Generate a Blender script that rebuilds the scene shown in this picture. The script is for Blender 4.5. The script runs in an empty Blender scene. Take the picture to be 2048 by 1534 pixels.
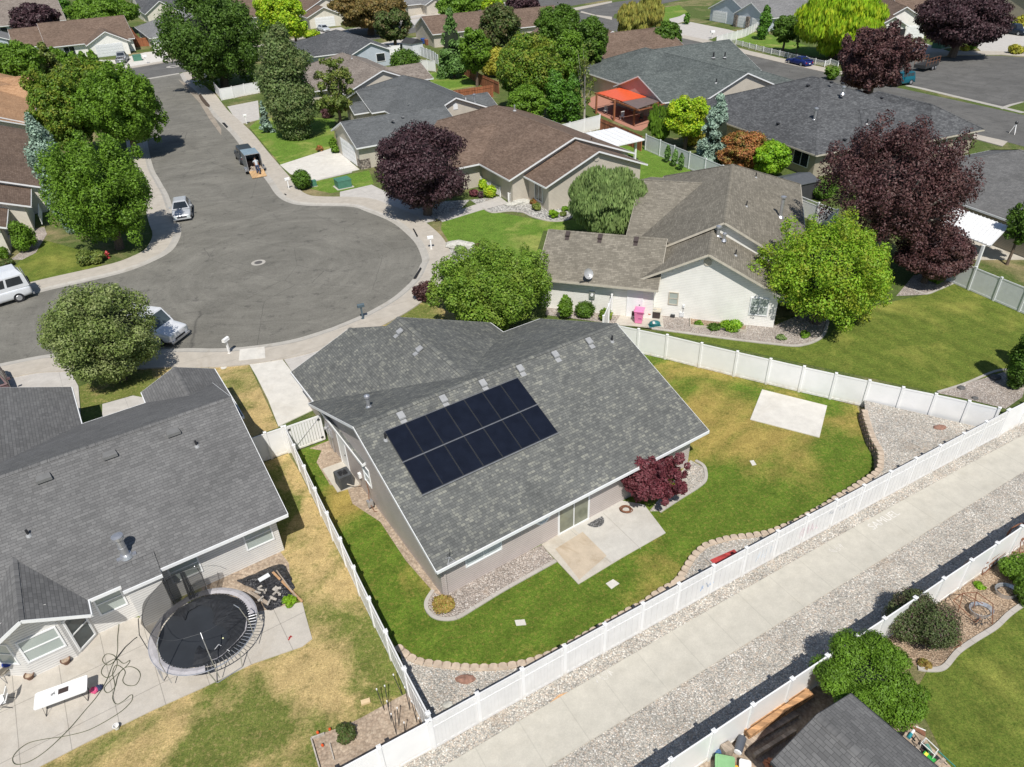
import bpy, math, random
import numpy as np
from math import sin, cos, radians, pi, hypot, atan2, sqrt
from mathutils import Vector, Matrix
random.seed(7)
COL = bpy.context.scene.collection
# ------------------------------------------------------------------ survey of the photograph
F, PITCH, ROLL, H = 1426.8, radians(34.16), radians(-2.43), 25.07
def _cam():
    fw = np.array([0, cos(PITCH), -sin(PITCH)]); rt = np.array([1, 0, 0.]); up = np.array([0, sin(PITCH), cos(PITCH)])
    return cos(ROLL)*rt+sin(ROLL)*up, -sin(ROLL)*rt+cos(ROLL)*up, fw
RT, UP, FW = _cam()
TILES = dict(a=(0,0,.3418), b=(680,0,.3418), c=(1348,0,.3418), d=(0,500,.3418), e=(680,500,.3418), f=(1348,500,.3418),
             g=(0,1014,.3418), h=(680,1014,.3418), i=(1348,1014,.3418), j=(1060,310,.2832), k=(1140,0,.25428),
             l=(560,0,.25428), m=(0,0,.21484), n=(1640,0,.19922))
TILES['*'] = (0,0,1)
def P(k, x, y, z=0.0):
    """surveyed point of the ground plan: photo reading -> world position at height z"""
    ox, oy, s = TILES[k]; x = ox+x*s; y = oy+y*s
    d = FW+RT*(x-1024)/F-UP*(y-767)/F
    t = (z-H)/d[2]
    return (float(d[0]*t), float(d[1]*t), z)
def PL(k, pts, z=0.0): return [P(k, x, y, z)[:2] for x, y in pts]
class Fr:
    def __init__(s, deg): s.a = radians(deg); s.c = cos(s.a); s.s = sin(s.a); s.deg = deg
    def w(s, u, v, z=0.0): return (u*s.c-v*s.s, u*s.s+v*s.c, z)
    def l(s, x, y): return (x*s.c+y*s.s, -x*s.s+y*s.c)
FA = Fr(32.47)
# ------------------------------------------------------------------ mesh helpers
class MB:
    def __init__(s): s.v = []; s.f = []; s.m = []; s.uv = {}
    def poly(s, pts, m=0, uv=None):
        i = len(s.v); s.v += [tuple(p) for p in pts]; s.f.append(tuple(range(i, i+len(pts)))); s.m.append(m)
        if uv: s.uv[len(s.f)-1] = uv
        return s
    def hexa(s, b, t, m=0):
        i = len(s.v); n = len(b); s.v += [tuple(p) for p in b]+[tuple(p) for p in t]
        s.f.append(tuple(i+k for k in reversed(range(n)))); s.f.append(tuple(i+n+k for k in range(n))); s.m += [m, m]
        for k in range(n):
            s.f.append((i+k, i+(k+1) % n, i+n+(k+1) % n, i+n+k)); s.m.append(m)
        return s
    def prism(s, p2, z0, z1, m=0):
        ar = sum(p2[k][0]*p2[(k+1) % len(p2)][1]-p2[(k+1) % len(p2)][0]*p2[k][1] for k in range(len(p2)))
        if ar < 0: p2 = p2[::-1]
        return s.hexa([(x, y, z0) for x, y in p2], [(x, y, z1) for x, y in p2], m)
    def box(s, c, sz, rz=0, m=0, rx=0, ry=0):
        M = Matrix.Translation(c) @ Matrix.Rotation(rz, 4, 'Z') @ Matrix.Rotation(ry, 4, 'Y') @ Matrix.Rotation(rx, 4, 'X')
        a, b, d = sz[0]/2, sz[1]/2, sz[2]/2
        q = lambda x, y, z: tuple(M @ Vector((x, y, z)))
        return s.hexa([q(-a,-b,-d), q(a,-b,-d), q(a,b,-d), q(-a,b,-d)], [q(-a,-b,d), q(a,-b,d), q(a,b,d), q(-a,b,d)], m)
    def bar(s, p, q, w, h, m=0):
        p = Vector(p); q = Vector(q); d = q-p; n = d.normalized()
        up = Vector((0,0,1)) if abs(n.z) < .95 else Vector((1,0,0))
        r = n.cross(up).normalized()*w/2; t = n.cross(r).normalized()*h/2
        return s.hexa([p-r-t, p+r-t, p+r+t, p-r+t], [q-r-t, q+r-t, q+r+t, q-r+t], m)
    def cyl(s, p, q, r0, r1=None, n=10, m=0):
        r1 = r0 if r1 is None else r1
        p = Vector(p); q = Vector(q); d = (q-p).normalized()
        up = Vector((0,0,1)) if abs(d.z) < .9 else Vector((1,0,0))
        a = d.cross(up).normalized(); b = d.cross(a).normalized()
        B = [p+(a*cos(2*pi*k/n)+b*sin(2*pi*k/n))*r0 for k in range(n)]; T = [q+(a*cos(2*pi*k/n)+b*sin(2*pi*k/n))*r1 for k in range(n)]
        return s.hexa(B, T, m)
    def tube(s, pts, r, n=6, m=0, closed=False):
        pts = [Vector(p) for p in pts]; N = len(pts); i0 = len(s.v)
        rr = r if isinstance(r, (list, tuple)) else [r]*N
        for k, p in enumerate(pts):
            if closed: d = pts[(k+1) % N]-pts[k-1]
            else: d = pts[min(k+1, N-1)]-pts[max(k-1, 0)]
            d.normalize(); up = Vector((0,0,1)) if abs(d.z) < .9 else Vector((1,0,0))
            a = d.cross(up).normalized(); b = d.cross(a).normalized()
            s.v += [tuple(p+(a*cos(2*pi*j/n)+b*sin(2*pi*j/n))*rr[k]) for j in range(n)]
        for k in range(N if closed else N-1):
            for j in range(n):
                A = i0+k*n; B = i0+((k+1) % N)*n
                s.f.append((A+j, A+(j+1) % n, B+(j+1) % n, B+j)); s.m.append(m)
        if not closed:
            s.f.append(tuple(i0+j for j in reversed(range(n)))); s.f.append(tuple(i0+(N-1)*n+j for j in range(n))); s.m += [m, m]
        return s
    def ell(s, c, r, n=12, k=8, m=0, z0=-1.0, jit=0):
        i0 = len(s.v)
        for a in range(k+1):
            t = -pi/2+pi*a/k; t = max(t, math.asin(z0))
            for b in range(n):
                j = 1+random.uniform(-jit, jit)
                s.v.append((c[0]+r[0]*cos(t)*cos(2*pi*b/n)*j, c[1]+r[1]*cos(t)*sin(2*pi*b/n)*j, c[2]+r[2]*sin(t)*j))
        for a in range(k):
            for b in range(n):
                s.f.append((i0+a*n+b, i0+a*n+(b+1) % n, i0+(a+1)*n+(b+1) % n, i0+(a+1)*n+b)); s.m.append(m)
        return s
    def lathe(s, c, prof, n=20, m=0):
        i0 = len(s.v)
        for r, z in prof:
            s.v += [(c[0]+r*cos(2*pi*b/n), c[1]+r*sin(2*pi*b/n), c[2]+z) for b in range(n)]
        for a in range(len(prof)-1):
            for b in range(n):
                s.f.append((i0+a*n+b, i0+a*n+(b+1) % n, i0+(a+1)*n+(b+1) % n, i0+(a+1)*n+b)); s.m.append(m)
        return s
    def build(s, name, mats, parent=None, smooth=False, uv=False):
        off = wloc(parent)
        me = bpy.data.meshes.new(name)
        me.from_pydata([(x-off[0], y-off[1], z-off[2]) for x, y, z in s.v], [], s.f)
        if not isinstance(mats, (list, tuple)): mats = [mats]
        for m_ in mats: me.materials.append(m_)
        if len(mats) > 1: me.polygons.foreach_set('material_index', s.m)
        if s.uv:
            L = me.uv_layers.new(name='UVMap')
            for fi, u in s.uv.items():
                for li, c in zip(me.polygons[fi].loop_indices, u): L.data[li].uv = c
        if smooth: me.polygons.foreach_set('use_smooth', [True]*len(me.polygons))
        me.update()
        o = bpy.data.objects.new(name, me); COL.objects.link(o)
        if parent: o.parent = parent
        return o
def wloc(o):
    x = Vector((0,0,0))
    while o is not None: x = x+o.location; o = o.parent
    return x
def tag(o, label=None, cat=None, group=None, kind=None):
    if label: o['label'] = label
    if cat: o['category'] = cat
    if group: o['group'] = group
    if kind: o['kind'] = kind
    return o
def thing(name, label, cat, loc, group=None):
    o = bpy.data.objects.new(name, None); COL.objects.link(o); o.location = loc; o.empty_display_size = .3
    return tag(o, label, cat, group)
def copy_tree(o, parent=None):
    c = o.copy(); COL.objects.link(c); c.parent = parent
    for ch in list(KIDS.get(o.name, [])) or [x for x in COL.objects if x.parent == o]: copy_tree(ch, c)
    return c
KIDS = {}
# ------------------------------------------------------------------ materials
def mat(name):
    m = bpy.data.materials.new(name); m.use_nodes = True; nt = m.node_tree
    b = nt.nodes['Principled BSDF']; return m, nt, b
def N(nt, typ, **k):
    n = nt.nodes.new(typ)
    for a, v in k.items():
        if a == 'ins':
            for i, x in v.items():
                if isinstance(x, bpy.types.NodeSocket): nt.links.new(x, n.inputs[i])
                else: n.inputs[i].default_value = x
        else: setattr(n, a, v)
    return n
def rgb(c): return (c[0], c[1], c[2], 1)
def ramp(nt, fac, stops, interp='LINEAR'):
    r = nt.nodes.new('ShaderNodeValToRGB'); r.color_ramp.interpolation = interp
    while len(r.color_ramp.elements) < len(stops): r.color_ramp.elements.new(.5)
    for e, (p, c) in zip(r.color_ramp.elements, stops):
        e.position = p; e.color = rgb(c) if hasattr(c, '__len__') else (c, c, c, 1)
    nt.links.new(fac, r.inputs[0]); return r.outputs[0]
def mix(nt, fac, a, b, typ='MIX'):
    n = nt.nodes.new('ShaderNodeMix'); n.data_type = 'RGBA'; n.blend_type = typ
    for sock, x in ((n.inputs[0], fac), (n.inputs[6], a), (n.inputs[7], b)):
        if isinstance(x, bpy.types.NodeSocket): nt.links.new(x, sock)
        else: sock.default_value = x if isinstance(x, (int, float)) else rgb(x)
    return n.outputs[2]
def pos(nt): return nt.nodes.new('ShaderNodeNewGeometry').outputs['Position']
def noise(nt, vec, scale, detail=3, rough=.55, dist=0):
    n = N(nt, 'ShaderNodeTexNoise', ins={'Vector': vec, 'Scale': scale, 'Detail': detail, 'Roughness': rough, 'Distortion': dist})
    return n.outputs[0]
def math_(nt, op, a, b=0.0):
    n = N(nt, 'ShaderNodeMath', operation=op)
    for i, x in enumerate((a, b)):
        if isinstance(x, bpy.types.NodeSocket): nt.links.new(x, n.inputs[i])
        else: n.inputs[i].default_value = x
    return n.outputs[0]
def bump(nt, b, h, strength, dist):
    n = N(nt, 'ShaderNodeBump', ins={'Height': h, 'Strength': strength, 'Distance': dist}); nt.links.new(n.outputs[0], b.inputs['Normal'])
def plain(name, c, rough=.6, metal=0, var=.12, scale=3.0, spec=.5, dirt=0):
    m, nt, b = mat(name); p = pos(nt)
    n1 = noise(nt, p, scale, 4)
    k = ramp(nt, n1, [(.3, [x*(1-var) for x in c]), (.7, [min(1, x*(1+var)) for x in c])])
    if dirt:
        k = mix(nt, math_(nt, 'MULTIPLY', ramp(nt, noise(nt, p, scale*.4, 5), [(.5, 0.0), (.75, 1.0)]), dirt), k, [x*.55 for x in c])
    nt.links.new(k, b.inputs['Base Color']); b.inputs['Roughness'].default_value = rough
    b.inputs['Metallic'].default_value = metal; b.inputs['Specular IOR Level'].default_value = spec
    return m
def shingle(name, stops, row=.145, width=.30, lap_shade=.35, off=.37):
    """asphalt shingles; UV is in metres, v up the slope"""
    m, nt, b = mat(name); uv = nt.nodes.new('ShaderNodeUVMap').outputs[0]; p = pos(nt)
    def brick(w, r, o, sq=1):
        n = N(nt, 'ShaderNodeTexBrick', ins={'Vector': uv, 'Color1': (0,0,0,1), 'Color2': (1,1,1,1), 'Mortar': (.5,.5,.5,1), 'Scale': 1.0, 'Mortar Size': .010, 'Mortar Smooth': .3, 'Bias': 0, 'Brick Width': w, 'Row Height': r})
        n.offset = o; n.offset_frequency = 2; n.squash = .62; n.squash_frequency = 3; return n
    b1 = brick(width, row, off); b2 = brick(width*2.3, row*2, .61)
    f = mix(nt, .35, b1.outputs[0], b2.outputs[0])
    f = mix(nt, .18, f, noise(nt, p, 60, 2))
    c = ramp(nt, f, stops)
    n2 = noise(nt, p, .35, 5); c = mix(nt, 1.0, c, ramp(nt, n2, [(.3, .86), (.7, 1.1)]), 'MULTIPLY')
    # shadow line painted under every course
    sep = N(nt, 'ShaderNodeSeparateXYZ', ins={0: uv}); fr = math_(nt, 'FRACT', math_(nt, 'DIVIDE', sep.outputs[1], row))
    line = ramp(nt, fr, [(0, 1-lap_shade), (.16, 1.0), (.9, 1.0), (1, .95)])
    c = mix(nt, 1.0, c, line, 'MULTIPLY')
    c = mix(nt, math_(nt, 'MULTIPLY', b1.outputs[1], .4), c, (.02,.02,.02))
    nt.links.new(c, b.inputs['Base Color']); b.inputs['Roughness'].default_value = .92; b.inputs['Specular IOR Level'].default_value = .25
    h = math_(nt, 'ADD', fr, math_(nt, 'MULTIPLY', b1.outputs[0], -.5))
    bump(nt, b, h, .35, .02)
    return m
def siding(name, c, course=.125, dark=.55):
    m, nt, b = mat(name); p = pos(nt)
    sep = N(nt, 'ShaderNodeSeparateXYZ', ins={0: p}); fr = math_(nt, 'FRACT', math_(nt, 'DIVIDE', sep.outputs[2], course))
    line = ramp(nt, fr, [(0, dark), (.16, dark+.15), (.26, 1.0), (1, 1.0)])  # shadow line under each board, painted into the colour
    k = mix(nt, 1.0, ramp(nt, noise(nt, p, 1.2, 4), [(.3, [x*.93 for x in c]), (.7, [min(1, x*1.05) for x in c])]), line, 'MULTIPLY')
    nt.links.new(k, b.inputs['Base Color']); b.inputs['Roughness'].default_value = .55
    bump(nt, b, fr, .4, .02)
    return m
def grass(name, g0, g1, y0, y1, lo=.5, hi=.62, pscale=.16, seed=0.0, stripes=None, blobs=()):
    """g0,g1 greens; y0,y1 dry colours; lo..hi = noise range where green turns to dry"""
    m, nt, b = mat(name); p = pos(nt)
    mp = N(nt, 'ShaderNodeMapping', ins={0: p, 1: (seed, seed*.7, 0)}).outputs[0]
    fine = noise(nt, mp, 6.0, 8, .8); vfine = noise(nt, mp, 17.0, 5, .85)
    g = ramp(nt, fine, [(.3, g0), (.7, g1)]); y = ramp(nt, fine, [(.3, y0), (.72, y1)])
    big = noise(nt, mp, pscale, 5, .62, .6)
    big = math_(nt, 'ADD', big, math_(nt, 'MULTIPLY', math_(nt, 'SUBTRACT', fine, .5), .22))
    for k_, bx, by, r_, amt in blobs:
        c_ = P(k_, bx, by); dn = N(nt, 'ShaderNodeVectorMath', operation='DISTANCE', ins={0: p, 1: c_}).outputs['Value']
        big = math_(nt, 'ADD', big, math_(nt, 'MULTIPLY', ramp(nt, math_(nt, 'DIVIDE', dn, r_*1.4), [(0, 1.0), (.35, .8), (1, 0.0)], 'EASE'), amt))
    f = ramp(nt, big, [(lo, 0.0), (hi, 1.0)])
    c = mix(nt, f, g, y)
    med = noise(nt, mp, 1.1, 4, .6); c = mix(nt, 1.0, c, ramp(nt, med, [(.3, .82), (.7, 1.18)]), 'MULTIPLY')
    c = mix(nt, 1.0, c, ramp(nt, vfine, [(.3, .45), (.7, 1.65)]), 'MULTIPLY')
    fl = noise(nt, mp, 5.5, 6, .8); c = mix(nt, ramp(nt, fl, [(.52, 0.0), (.64, .55)]), c, [.5*(y0[k]+y1[k]) for k in range(3)])
    c = mix(nt, ramp(nt, noise(nt, N(nt, 'ShaderNodeMapping', ins={0: p, 1: (5, 1, 0)}).outputs[0], 2.2, 6, .75), [(.54, 0.0), (.68, .5)]), c, [x*.55 for x in g0])
    if stripes:
        ang, wid = stripes
        r = N(nt, 'ShaderNodeMapping', ins={0: p, 2: (0, 0, -ang)}).outputs[0]; sx = N(nt, 'ShaderNodeSeparateXYZ', ins={0: r}).outputs[1]
        sx = math_(nt, 'ADD', sx, math_(nt, 'MULTIPLY', noise(nt, p, .5, 2), .8))
        w = math_(nt, 'SINE', math_(nt, 'MULTIPLY', sx, 2*pi/wid)); c = mix(nt, 1.0, c, ramp(nt, math_(nt, 'ADD', math_(nt, 'MULTIPLY', w, .5), .5), [(0, .93), (1, 1.06)]), 'MULTIPLY')
    nt.links.new(c, b.inputs['Base Color']); b.inputs['Roughness'].default_value = .95; b.inputs['Specular IOR Level'].default_value = .15
    bump(nt, b, math_(nt, 'ADD', vfine, fine), .7, .05)
    return m
def gravel(name, stops, scale=15, dk=.4, b_=.9):
    m, nt, b = mat(name); p = pos(nt)
    v = N(nt, 'ShaderNodeTexVoronoi', ins={'Vector': p, 'Scale': scale}); v2 = N(nt, 'ShaderNodeTexVoronoi', ins={'Vector': p, 'Scale': scale*2.3})
    sep = N(nt, 'ShaderNodeSeparateColor', ins={0: v.outputs['Color']}); sep2 = N(nt, 'ShaderNodeSeparateColor', ins={0: v2.outputs['Color']})
    c = mix(nt, .4, ramp(nt, sep.outputs[0], stops), ramp(nt, sep2.outputs[1], stops))
    c = mix(nt, 1.0, c, ramp(nt, v.outputs['Distance'], [(.25, 1.08), (.75, dk)]), 'MULTIPLY')
    c = mix(nt, 1.0, c, ramp(nt, noise(nt, p, .8, 5), [(.3, .80), (.7, 1.14)]), 'MULTIPLY')
    c = mix(nt, ramp(nt, noise(nt, p, .45, 6, .7), [(.60, 0.0), (.72, .5)]), c, (.46,.35,.25))
    nt.links.new(c, b.inputs['Base Color']); b.inputs['Roughness'].default_value = .85
    bump(nt, b, ramp(nt, v.outputs['Distance'], [(0, 1.0), (.8, 0.0)]), b_, .05)
    return m
def concrete(name, c, joint=None, ang=0, off=(0,0), jd=.55, stain=.25, wd=.02):
    m, nt, b = mat(name); p = pos(nt)
    k = ramp(nt, noise(nt, p, 1.6, 6, .65), [(.25, [x*.86 for x in c]), (.75, [min(1, x*1.1) for x in c])])
    k = mix(nt, 1.0, k, ramp(nt, noise(nt, p, 30, 3), [(.25, .9), (.75, 1.08)]), 'MULTIPLY')
    k = mix(nt, math_(nt, 'MULTIPLY', ramp(nt, noise(nt, p, .5, 6, .7, 1), [(.52, 0.0), (.72, 1.0)]), stain), k, [c[0]*.62, c[1]*.55, c[2]*.45])
    if joint:
        r = N(nt, 'ShaderNodeMapping', ins={0: p, 2: (0, 0, -ang)}).outputs[0]; sp = N(nt, 'ShaderNodeSeparateXYZ', ins={0: r})
        for ax, sz in enumerate(joint):
            if not sz: continue
            fr = math_(nt, 'FRACT', math_(nt, 'DIVIDE', math_(nt, 'ADD', sp.outputs[ax], off[ax]+1000*sz), sz))
            ln = ramp(nt, fr, [(0, jd), (wd/sz, jd), (wd*1.6/sz, 1.0), (1, 1.0)]); k = mix(nt, 1.0, k, ln, 'MULTIPLY')
    nt.links.new(k, b.inputs['Base Color']); b.inputs['Roughness'].default_value = .85; b.inputs['Specular IOR Level'].default_value = .3
    bump(nt, b, noise(nt, p, 40, 3), .15, .01)
    return m
def asphalt(name, c):
    m, nt, b = mat(name); p = pos(nt)
    k = ramp(nt, noise(nt, p, .22, 7, .6, 1.2), [(.3, [x*.82 for x in c]), (.5, c), (.72, [x*1.2 for x in c])])
    k = mix(nt, 1.0, k, ramp(nt, noise(nt, p, 25, 4, .8), [(.25, .72), (.75, 1.3)]), 'MULTIPLY')
    k = mix(nt, ramp(nt, noise(nt, N(nt, 'ShaderNodeMapping', ins={0: p, 1: (3, 9, 0)}).outputs[0], .9, 6, .7), [(.56, 0.0), (.70, .75)]), k, [c[0]*.45, c[1]*.45, c[2]*.48])
    k = mix(nt, ramp(nt, noise(nt, N(nt, 'ShaderNodeMapping', ins={0: p, 1: (7, 2, 0), 2: (0, 0, 1.1), 3: (.25, 1.6, 1)}).outputs[0], .8, 7, .7, .8), [(.56, 0.0), (.70, .35)]), k, [min(1, x*1.55) for x in c])
    k = mix(nt, ramp(nt, noise(nt, p, 3.2, 5, .75), [(.60, 0.0), (.68, .55)]), k, [x*.42 for x in c])
    # scuffs and tyre tracks that follow the turning circle
    c0 = P('*', 560, 540); dv = N(nt, 'ShaderNodeVectorMath', operation='SUBTRACT', ins={0: p, 1: c0}).outputs[0]; sp = N(nt, 'ShaderNodeSeparateXYZ', ins={0: dv})
    ln_ = N(nt, 'ShaderNodeVectorMath', operation='LENGTH', ins={0: dv}).outputs['Value']; an_ = math_(nt, 'ARCTAN2', sp.outputs[1], sp.outputs[0])
    pv = N(nt, 'ShaderNodeCombineXYZ', ins={0: math_(nt, 'MULTIPLY', ln_, 1.3), 1: math_(nt, 'MULTIPLY', an_, 1.6)}).outputs[0]
    k = mix(nt, 1.0, k, ramp(nt, noise(nt, pv, 1.0, 6, .7, .4), [(.34, .90), (.5, 1.0), (.66, 1.10)]), 'MULTIPLY')
    k = mix(nt, 1.0, k, ramp(nt, noise(nt, p, 7, 5, .8), [(.3, .80), (.7, 1.2)]), 'MULTIPLY')
    v = N(nt, 'ShaderNodeTexVoronoi', feature='DISTANCE_TO_EDGE', ins={'Vector': mix(nt, .12, p, N(nt, 'ShaderNodeTexNoise', ins={'Vector': p, 'Scale': .8}).outputs[1]), 'Scale': .16})
    k = mix(nt, ramp(nt, v.outputs['Distance'], [(0, .45), (.0022, 0.0)]), k, (.02,.02,.022))
    nt.links.new(k, b.inputs['Base Color']); b.inputs['Roughness'].default_value = .9; b.inputs['Specular IOR Level'].default_value = .25
    bump(nt, b, noise(nt, p, 50, 3), .3, .01)
    return m
def leaf(name, c0, c1, c2=None, trans=.3, clump=1.25):
    m, nt, b = mat(name); g = nt.nodes.new('ShaderNodeNewGeometry')
    c0 = tuple(a*.62+b_*.38 for a, b_ in zip(c0, c1)); st = [(0, c0), (.75, c1)]+([(1, c2)] if c2 else [])
    k = ramp(nt, g.outputs['Random Per Island'], st)
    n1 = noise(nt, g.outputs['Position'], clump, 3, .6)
    k = mix(nt, 1.0, k, ramp(nt, n1, [(.3, .60), (.5, 1.0), (.7, 1.35)]), 'MULTIPLY')  # noise paints dark hollows and lighter clumps into the leaf colour
    if c2:
        k = mix(nt, ramp(nt, noise(nt, g.outputs['Position'], clump*.55, 3), [(.52, 0.0), (.68, .75)]), k, c2)
    nt.links.new(k, b.inputs['Base Color']); b.inputs['Roughness'].default_value = .55; b.inputs['Specular IOR Level'].default_value = .35
    t = N(nt, 'ShaderNodeBsdfTranslucent', ins={0: k}); mx = N(nt, 'ShaderNodeMixShader', ins={0: trans, 1: b.outputs[0], 2: t.outputs[0]})
    nt.links.new(mx.outputs[0], nt.nodes['Material Output'].inputs[0])
    return m
def glassy(name, c=(.03,.04,.05), rough=.08, blinds=None):
    m, nt, b = mat(name); p = pos(nt)
    k = ramp(nt, noise(nt, p, 1.5, 2), [(.3, [x*.8 for x in c]), (.7, [x*1.4 for x in c])])
    if blinds:
        fr = math_(nt, 'FRACT', math_(nt, 'DIVIDE', N(nt, 'ShaderNodeSeparateXYZ', ins={0: p}).outputs[2], .05))
        k = mix(nt, 1.0, blinds, ramp(nt, fr, [(0, .6), (.3, 1.0), (1, 1.0)]), 'MULTIPLY')
    nt.links.new(k, b.inputs['Base Color']); b.inputs['Roughness'].default_value = rough; b.inputs['Specular IOR Level'].default_value = .8
    return m
def screen_mesh(name, c, alpha):
    m, nt, b = mat(name); b.inputs['Base Color'].default_value = rgb(c); b.inputs['Alpha'].default_value = alpha; b.inputs['Roughness'].default_value = .8
    k = ramp(nt, noise(nt, pos(nt), 6, 3), [(.3, [x*.7 for x in c]), (.7, [x*1.3 for x in c])]); nt.links.new(k, b.inputs['Base Color'])
    return m
def wood(name, c, board=.14, ang=0, vert=True):
    m, nt, b = mat(name); p = pos(nt)
    sp = N(nt, 'ShaderNodeSeparateXYZ', ins={0: N(nt, 'ShaderNodeMapping', ins={0: p, 2: (0, 0, -ang)}).outputs[0]})
    q = math_(nt, 'DIVIDE', math_(nt, 'ADD', sp.outputs[0], sp.outputs[1]), board); fr = math_(nt, 'FRACT', q)
    r = N(nt, 'ShaderNodeTexWhiteNoise', noise_dimensions='1D', ins={'W': math_(nt, 'FLOOR', q)}).outputs[0]
    k = ramp(nt, r, [(0, [x*.7 for x in c]), (1, [min(1, x*1.25) for x in c])])
    k = mix(nt, 1.0, k, ramp(nt, fr, [(0, .35), (.1, 1.0), (1, 1.0)]), 'MULTIPLY')
    k = mix(nt, 1.0, k, ramp(nt, noise(nt, p, 8, 4), [(.3, .8), (.7, 1.15)]), 'MULTIPLY')
    nt.links.new(k, b.inputs['Base Color']); b.inputs['Roughness'].default_value = .8
    return m
M = {}
M['roof_main'] = shingle('variegated_grey_shingle', [(0, (.092,.096,.093)), (.36, (.125,.129,.123)), (.58, (.152,.156,.146)), (.74, (.20,.202,.178)), (1, (.29,.288,.245))], row=.135, width=.21, lap_shade=.24)
M['roof_grey'] = shingle('grey_shingle', [(0, (.112,.112,.111)), (.5, (.152,.151,.149)), (1, (.195,.194,.19))], row=.145, width=.3, lap_shade=.3)
M['roof_tan'] = shingle('weathered_tan_shingle', [(0, (0.146,0.132,0.106)), (.5, (0.207,0.188,0.151)), (1, (0.302,0.274,0.224))], lap_shade=.3)
M['roof_brown'] = shingle('brown_shingle', [(0, (.10,.068,.05)), (.5, (.165,.115,.085)), (1, (.24,.175,.135))], lap_shade=.35)
M['roof_slate'] = shingle('slate_grey_shingle', [(0, (.08,.085,.088)), (.5, (.115,.122,.125)), (1, (.15,.158,.16))], lap_shade=.2)
M['roof_dark'] = shingle('charcoal_shingle', [(0, (.05,.052,.055)), (.5, (.092,.095,.099)), (1, (.17,.175,.178))], lap_shade=.25)
M['roof_green'] = shingle('green_grey_shingle', [(0, (.06,.072,.07)), (.5, (.105,.12,.115)), (1, (.18,.2,.19))], lap_shade=.25)
M['roof_taupe'] = shingle('taupe_shingle', [(0, (0.127,0.103,0.086)), (.5, (0.230,0.196,0.167)), (1, (0.322,0.282,0.247))], lap_shade=.25)
M['roof_orange'] = shingle('orange_tan_shingle', [(0, (.3,.16,.08)), (.5, (.42,.25,.14)), (1, (.5,.31,.18))], lap_shade=.35)
M['roof_mid'] = shingle('pale_grey_shingle', [(0, (.14,.14,.145)), (.5, (.2,.2,.2)), (1, (.27,.27,.265))], lap_shade=.2)
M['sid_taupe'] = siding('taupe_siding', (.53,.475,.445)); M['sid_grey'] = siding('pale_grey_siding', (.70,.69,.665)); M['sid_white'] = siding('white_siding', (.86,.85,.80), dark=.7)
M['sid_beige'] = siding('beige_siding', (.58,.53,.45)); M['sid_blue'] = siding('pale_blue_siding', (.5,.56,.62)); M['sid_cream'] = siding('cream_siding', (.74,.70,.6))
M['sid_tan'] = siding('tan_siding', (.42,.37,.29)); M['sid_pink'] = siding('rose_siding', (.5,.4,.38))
def vinyl():
    m, nt, b = mat('white_vinyl'); p = pos(nt); z = N(nt, 'ShaderNodeSeparateXYZ', ins={0: p}).outputs[2]
    k = ramp(nt, noise(nt, p, 1.3, 5), [(.3, (.77,.775,.765)), (.7, (.84,.84,.835))])
    f = math_(nt, 'MULTIPLY', ramp(nt, z, [(.02, 1.0), (.35, 0.0)]), ramp(nt, noise(nt, p, 4, 5), [(.4, .1), (.65, .8)]))
    k = mix(nt, f, k, (.5,.42,.3)); nt.links.new(k, b.inputs['Base Color']); b.inputs['Roughness'].default_value = .35; return m
M['white'] = vinyl(); M['white_board'] = plain('white_board_vinyl', (.70,.70,.69), .4, var=.05, scale=2, dirt=.15); M['trim'] = plain('white_trim_paint', (.78,.79,.79), .4, var=.04)
M['tan_trim'] = plain('tan_trim_paint', (.5,.46,.38), .5); M['grey_vinyl'] = plain('grey_vinyl', (.68,.70,.71), .45, var=.05)
M['metal'] = plain('galvanised_metal', (.55,.56,.58), .35, .7); M['dark_metal'] = plain('dark_metal', (.05,.052,.055), .45, .3); M['black'] = plain('black_rubber', (.018,.018,.02), .6)
M['vent'] = plain('roof_vent_grey', (.38,.385,.385), .45, .2); M['vent_brown'] = plain('roof_vent_brown', (.05,.035,.032), .6); M['vent_dark'] = plain('roof_vent_black', (.025,.025,.028), .6)
M['glass'] = glassy('window_glass', (.05,.065,.07)); M['blinds'] = glassy('window_with_blinds', rough=.2, blinds=(.40,.45,.42)); M['dark_glass'] = glassy('dark_glass', (.02,.025,.03))
M['pale_glass'] = glassy('pale_window', (.45,.5,.5), .15)
M['asphalt'] = asphalt('street_asphalt', (.172,.165,.143)); M['asphalt2'] = asphalt('dark_asphalt', (.125,.122,.115))
M['walk'] = concrete('sidewalk_concrete', (.46,.42,.36), (1.5, 0), radians(-62), jd=.72); M['drive'] = concrete('driveway_concrete', (.50,.475,.44), (3.1, 3.1), FA.a, (.6, 1.2), jd=.75, stain=.15)
M['gutter'] = concrete('gutter_concrete', (.42,.40,.36), None, stain=.5); M['pale_conc'] = concrete('new_pale_concrete', (.63,.605,.55), None, stain=.22)
M['path'] = concrete('walkway_concrete', (.50,.475,.41), (1.83, 0), FA.a-radians(4.2), (.6, 0), jd=.88, stain=.12, wd=.03); M['edging'] = concrete('edging_concrete', (.45,.42,.38), (.9, 0), FA.a, jd=.7)
M['patio'] = concrete('patio_concrete', (.51,.475,.41), (0, 0), FA.a, stain=.45); M['patio2'] = concrete('neighbour_patio_concrete', (.49,.455,.40), (1.62, 2.3), FA.a, (1.4, 1.06), jd=.6, stain=.3)
M['dirt'] = gravel('dry_soil', [(0, (.28,.21,.15)), (.5, (.4,.31,.23)), (1, (.5,.41,.31))], 9, .8, .3)
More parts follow.
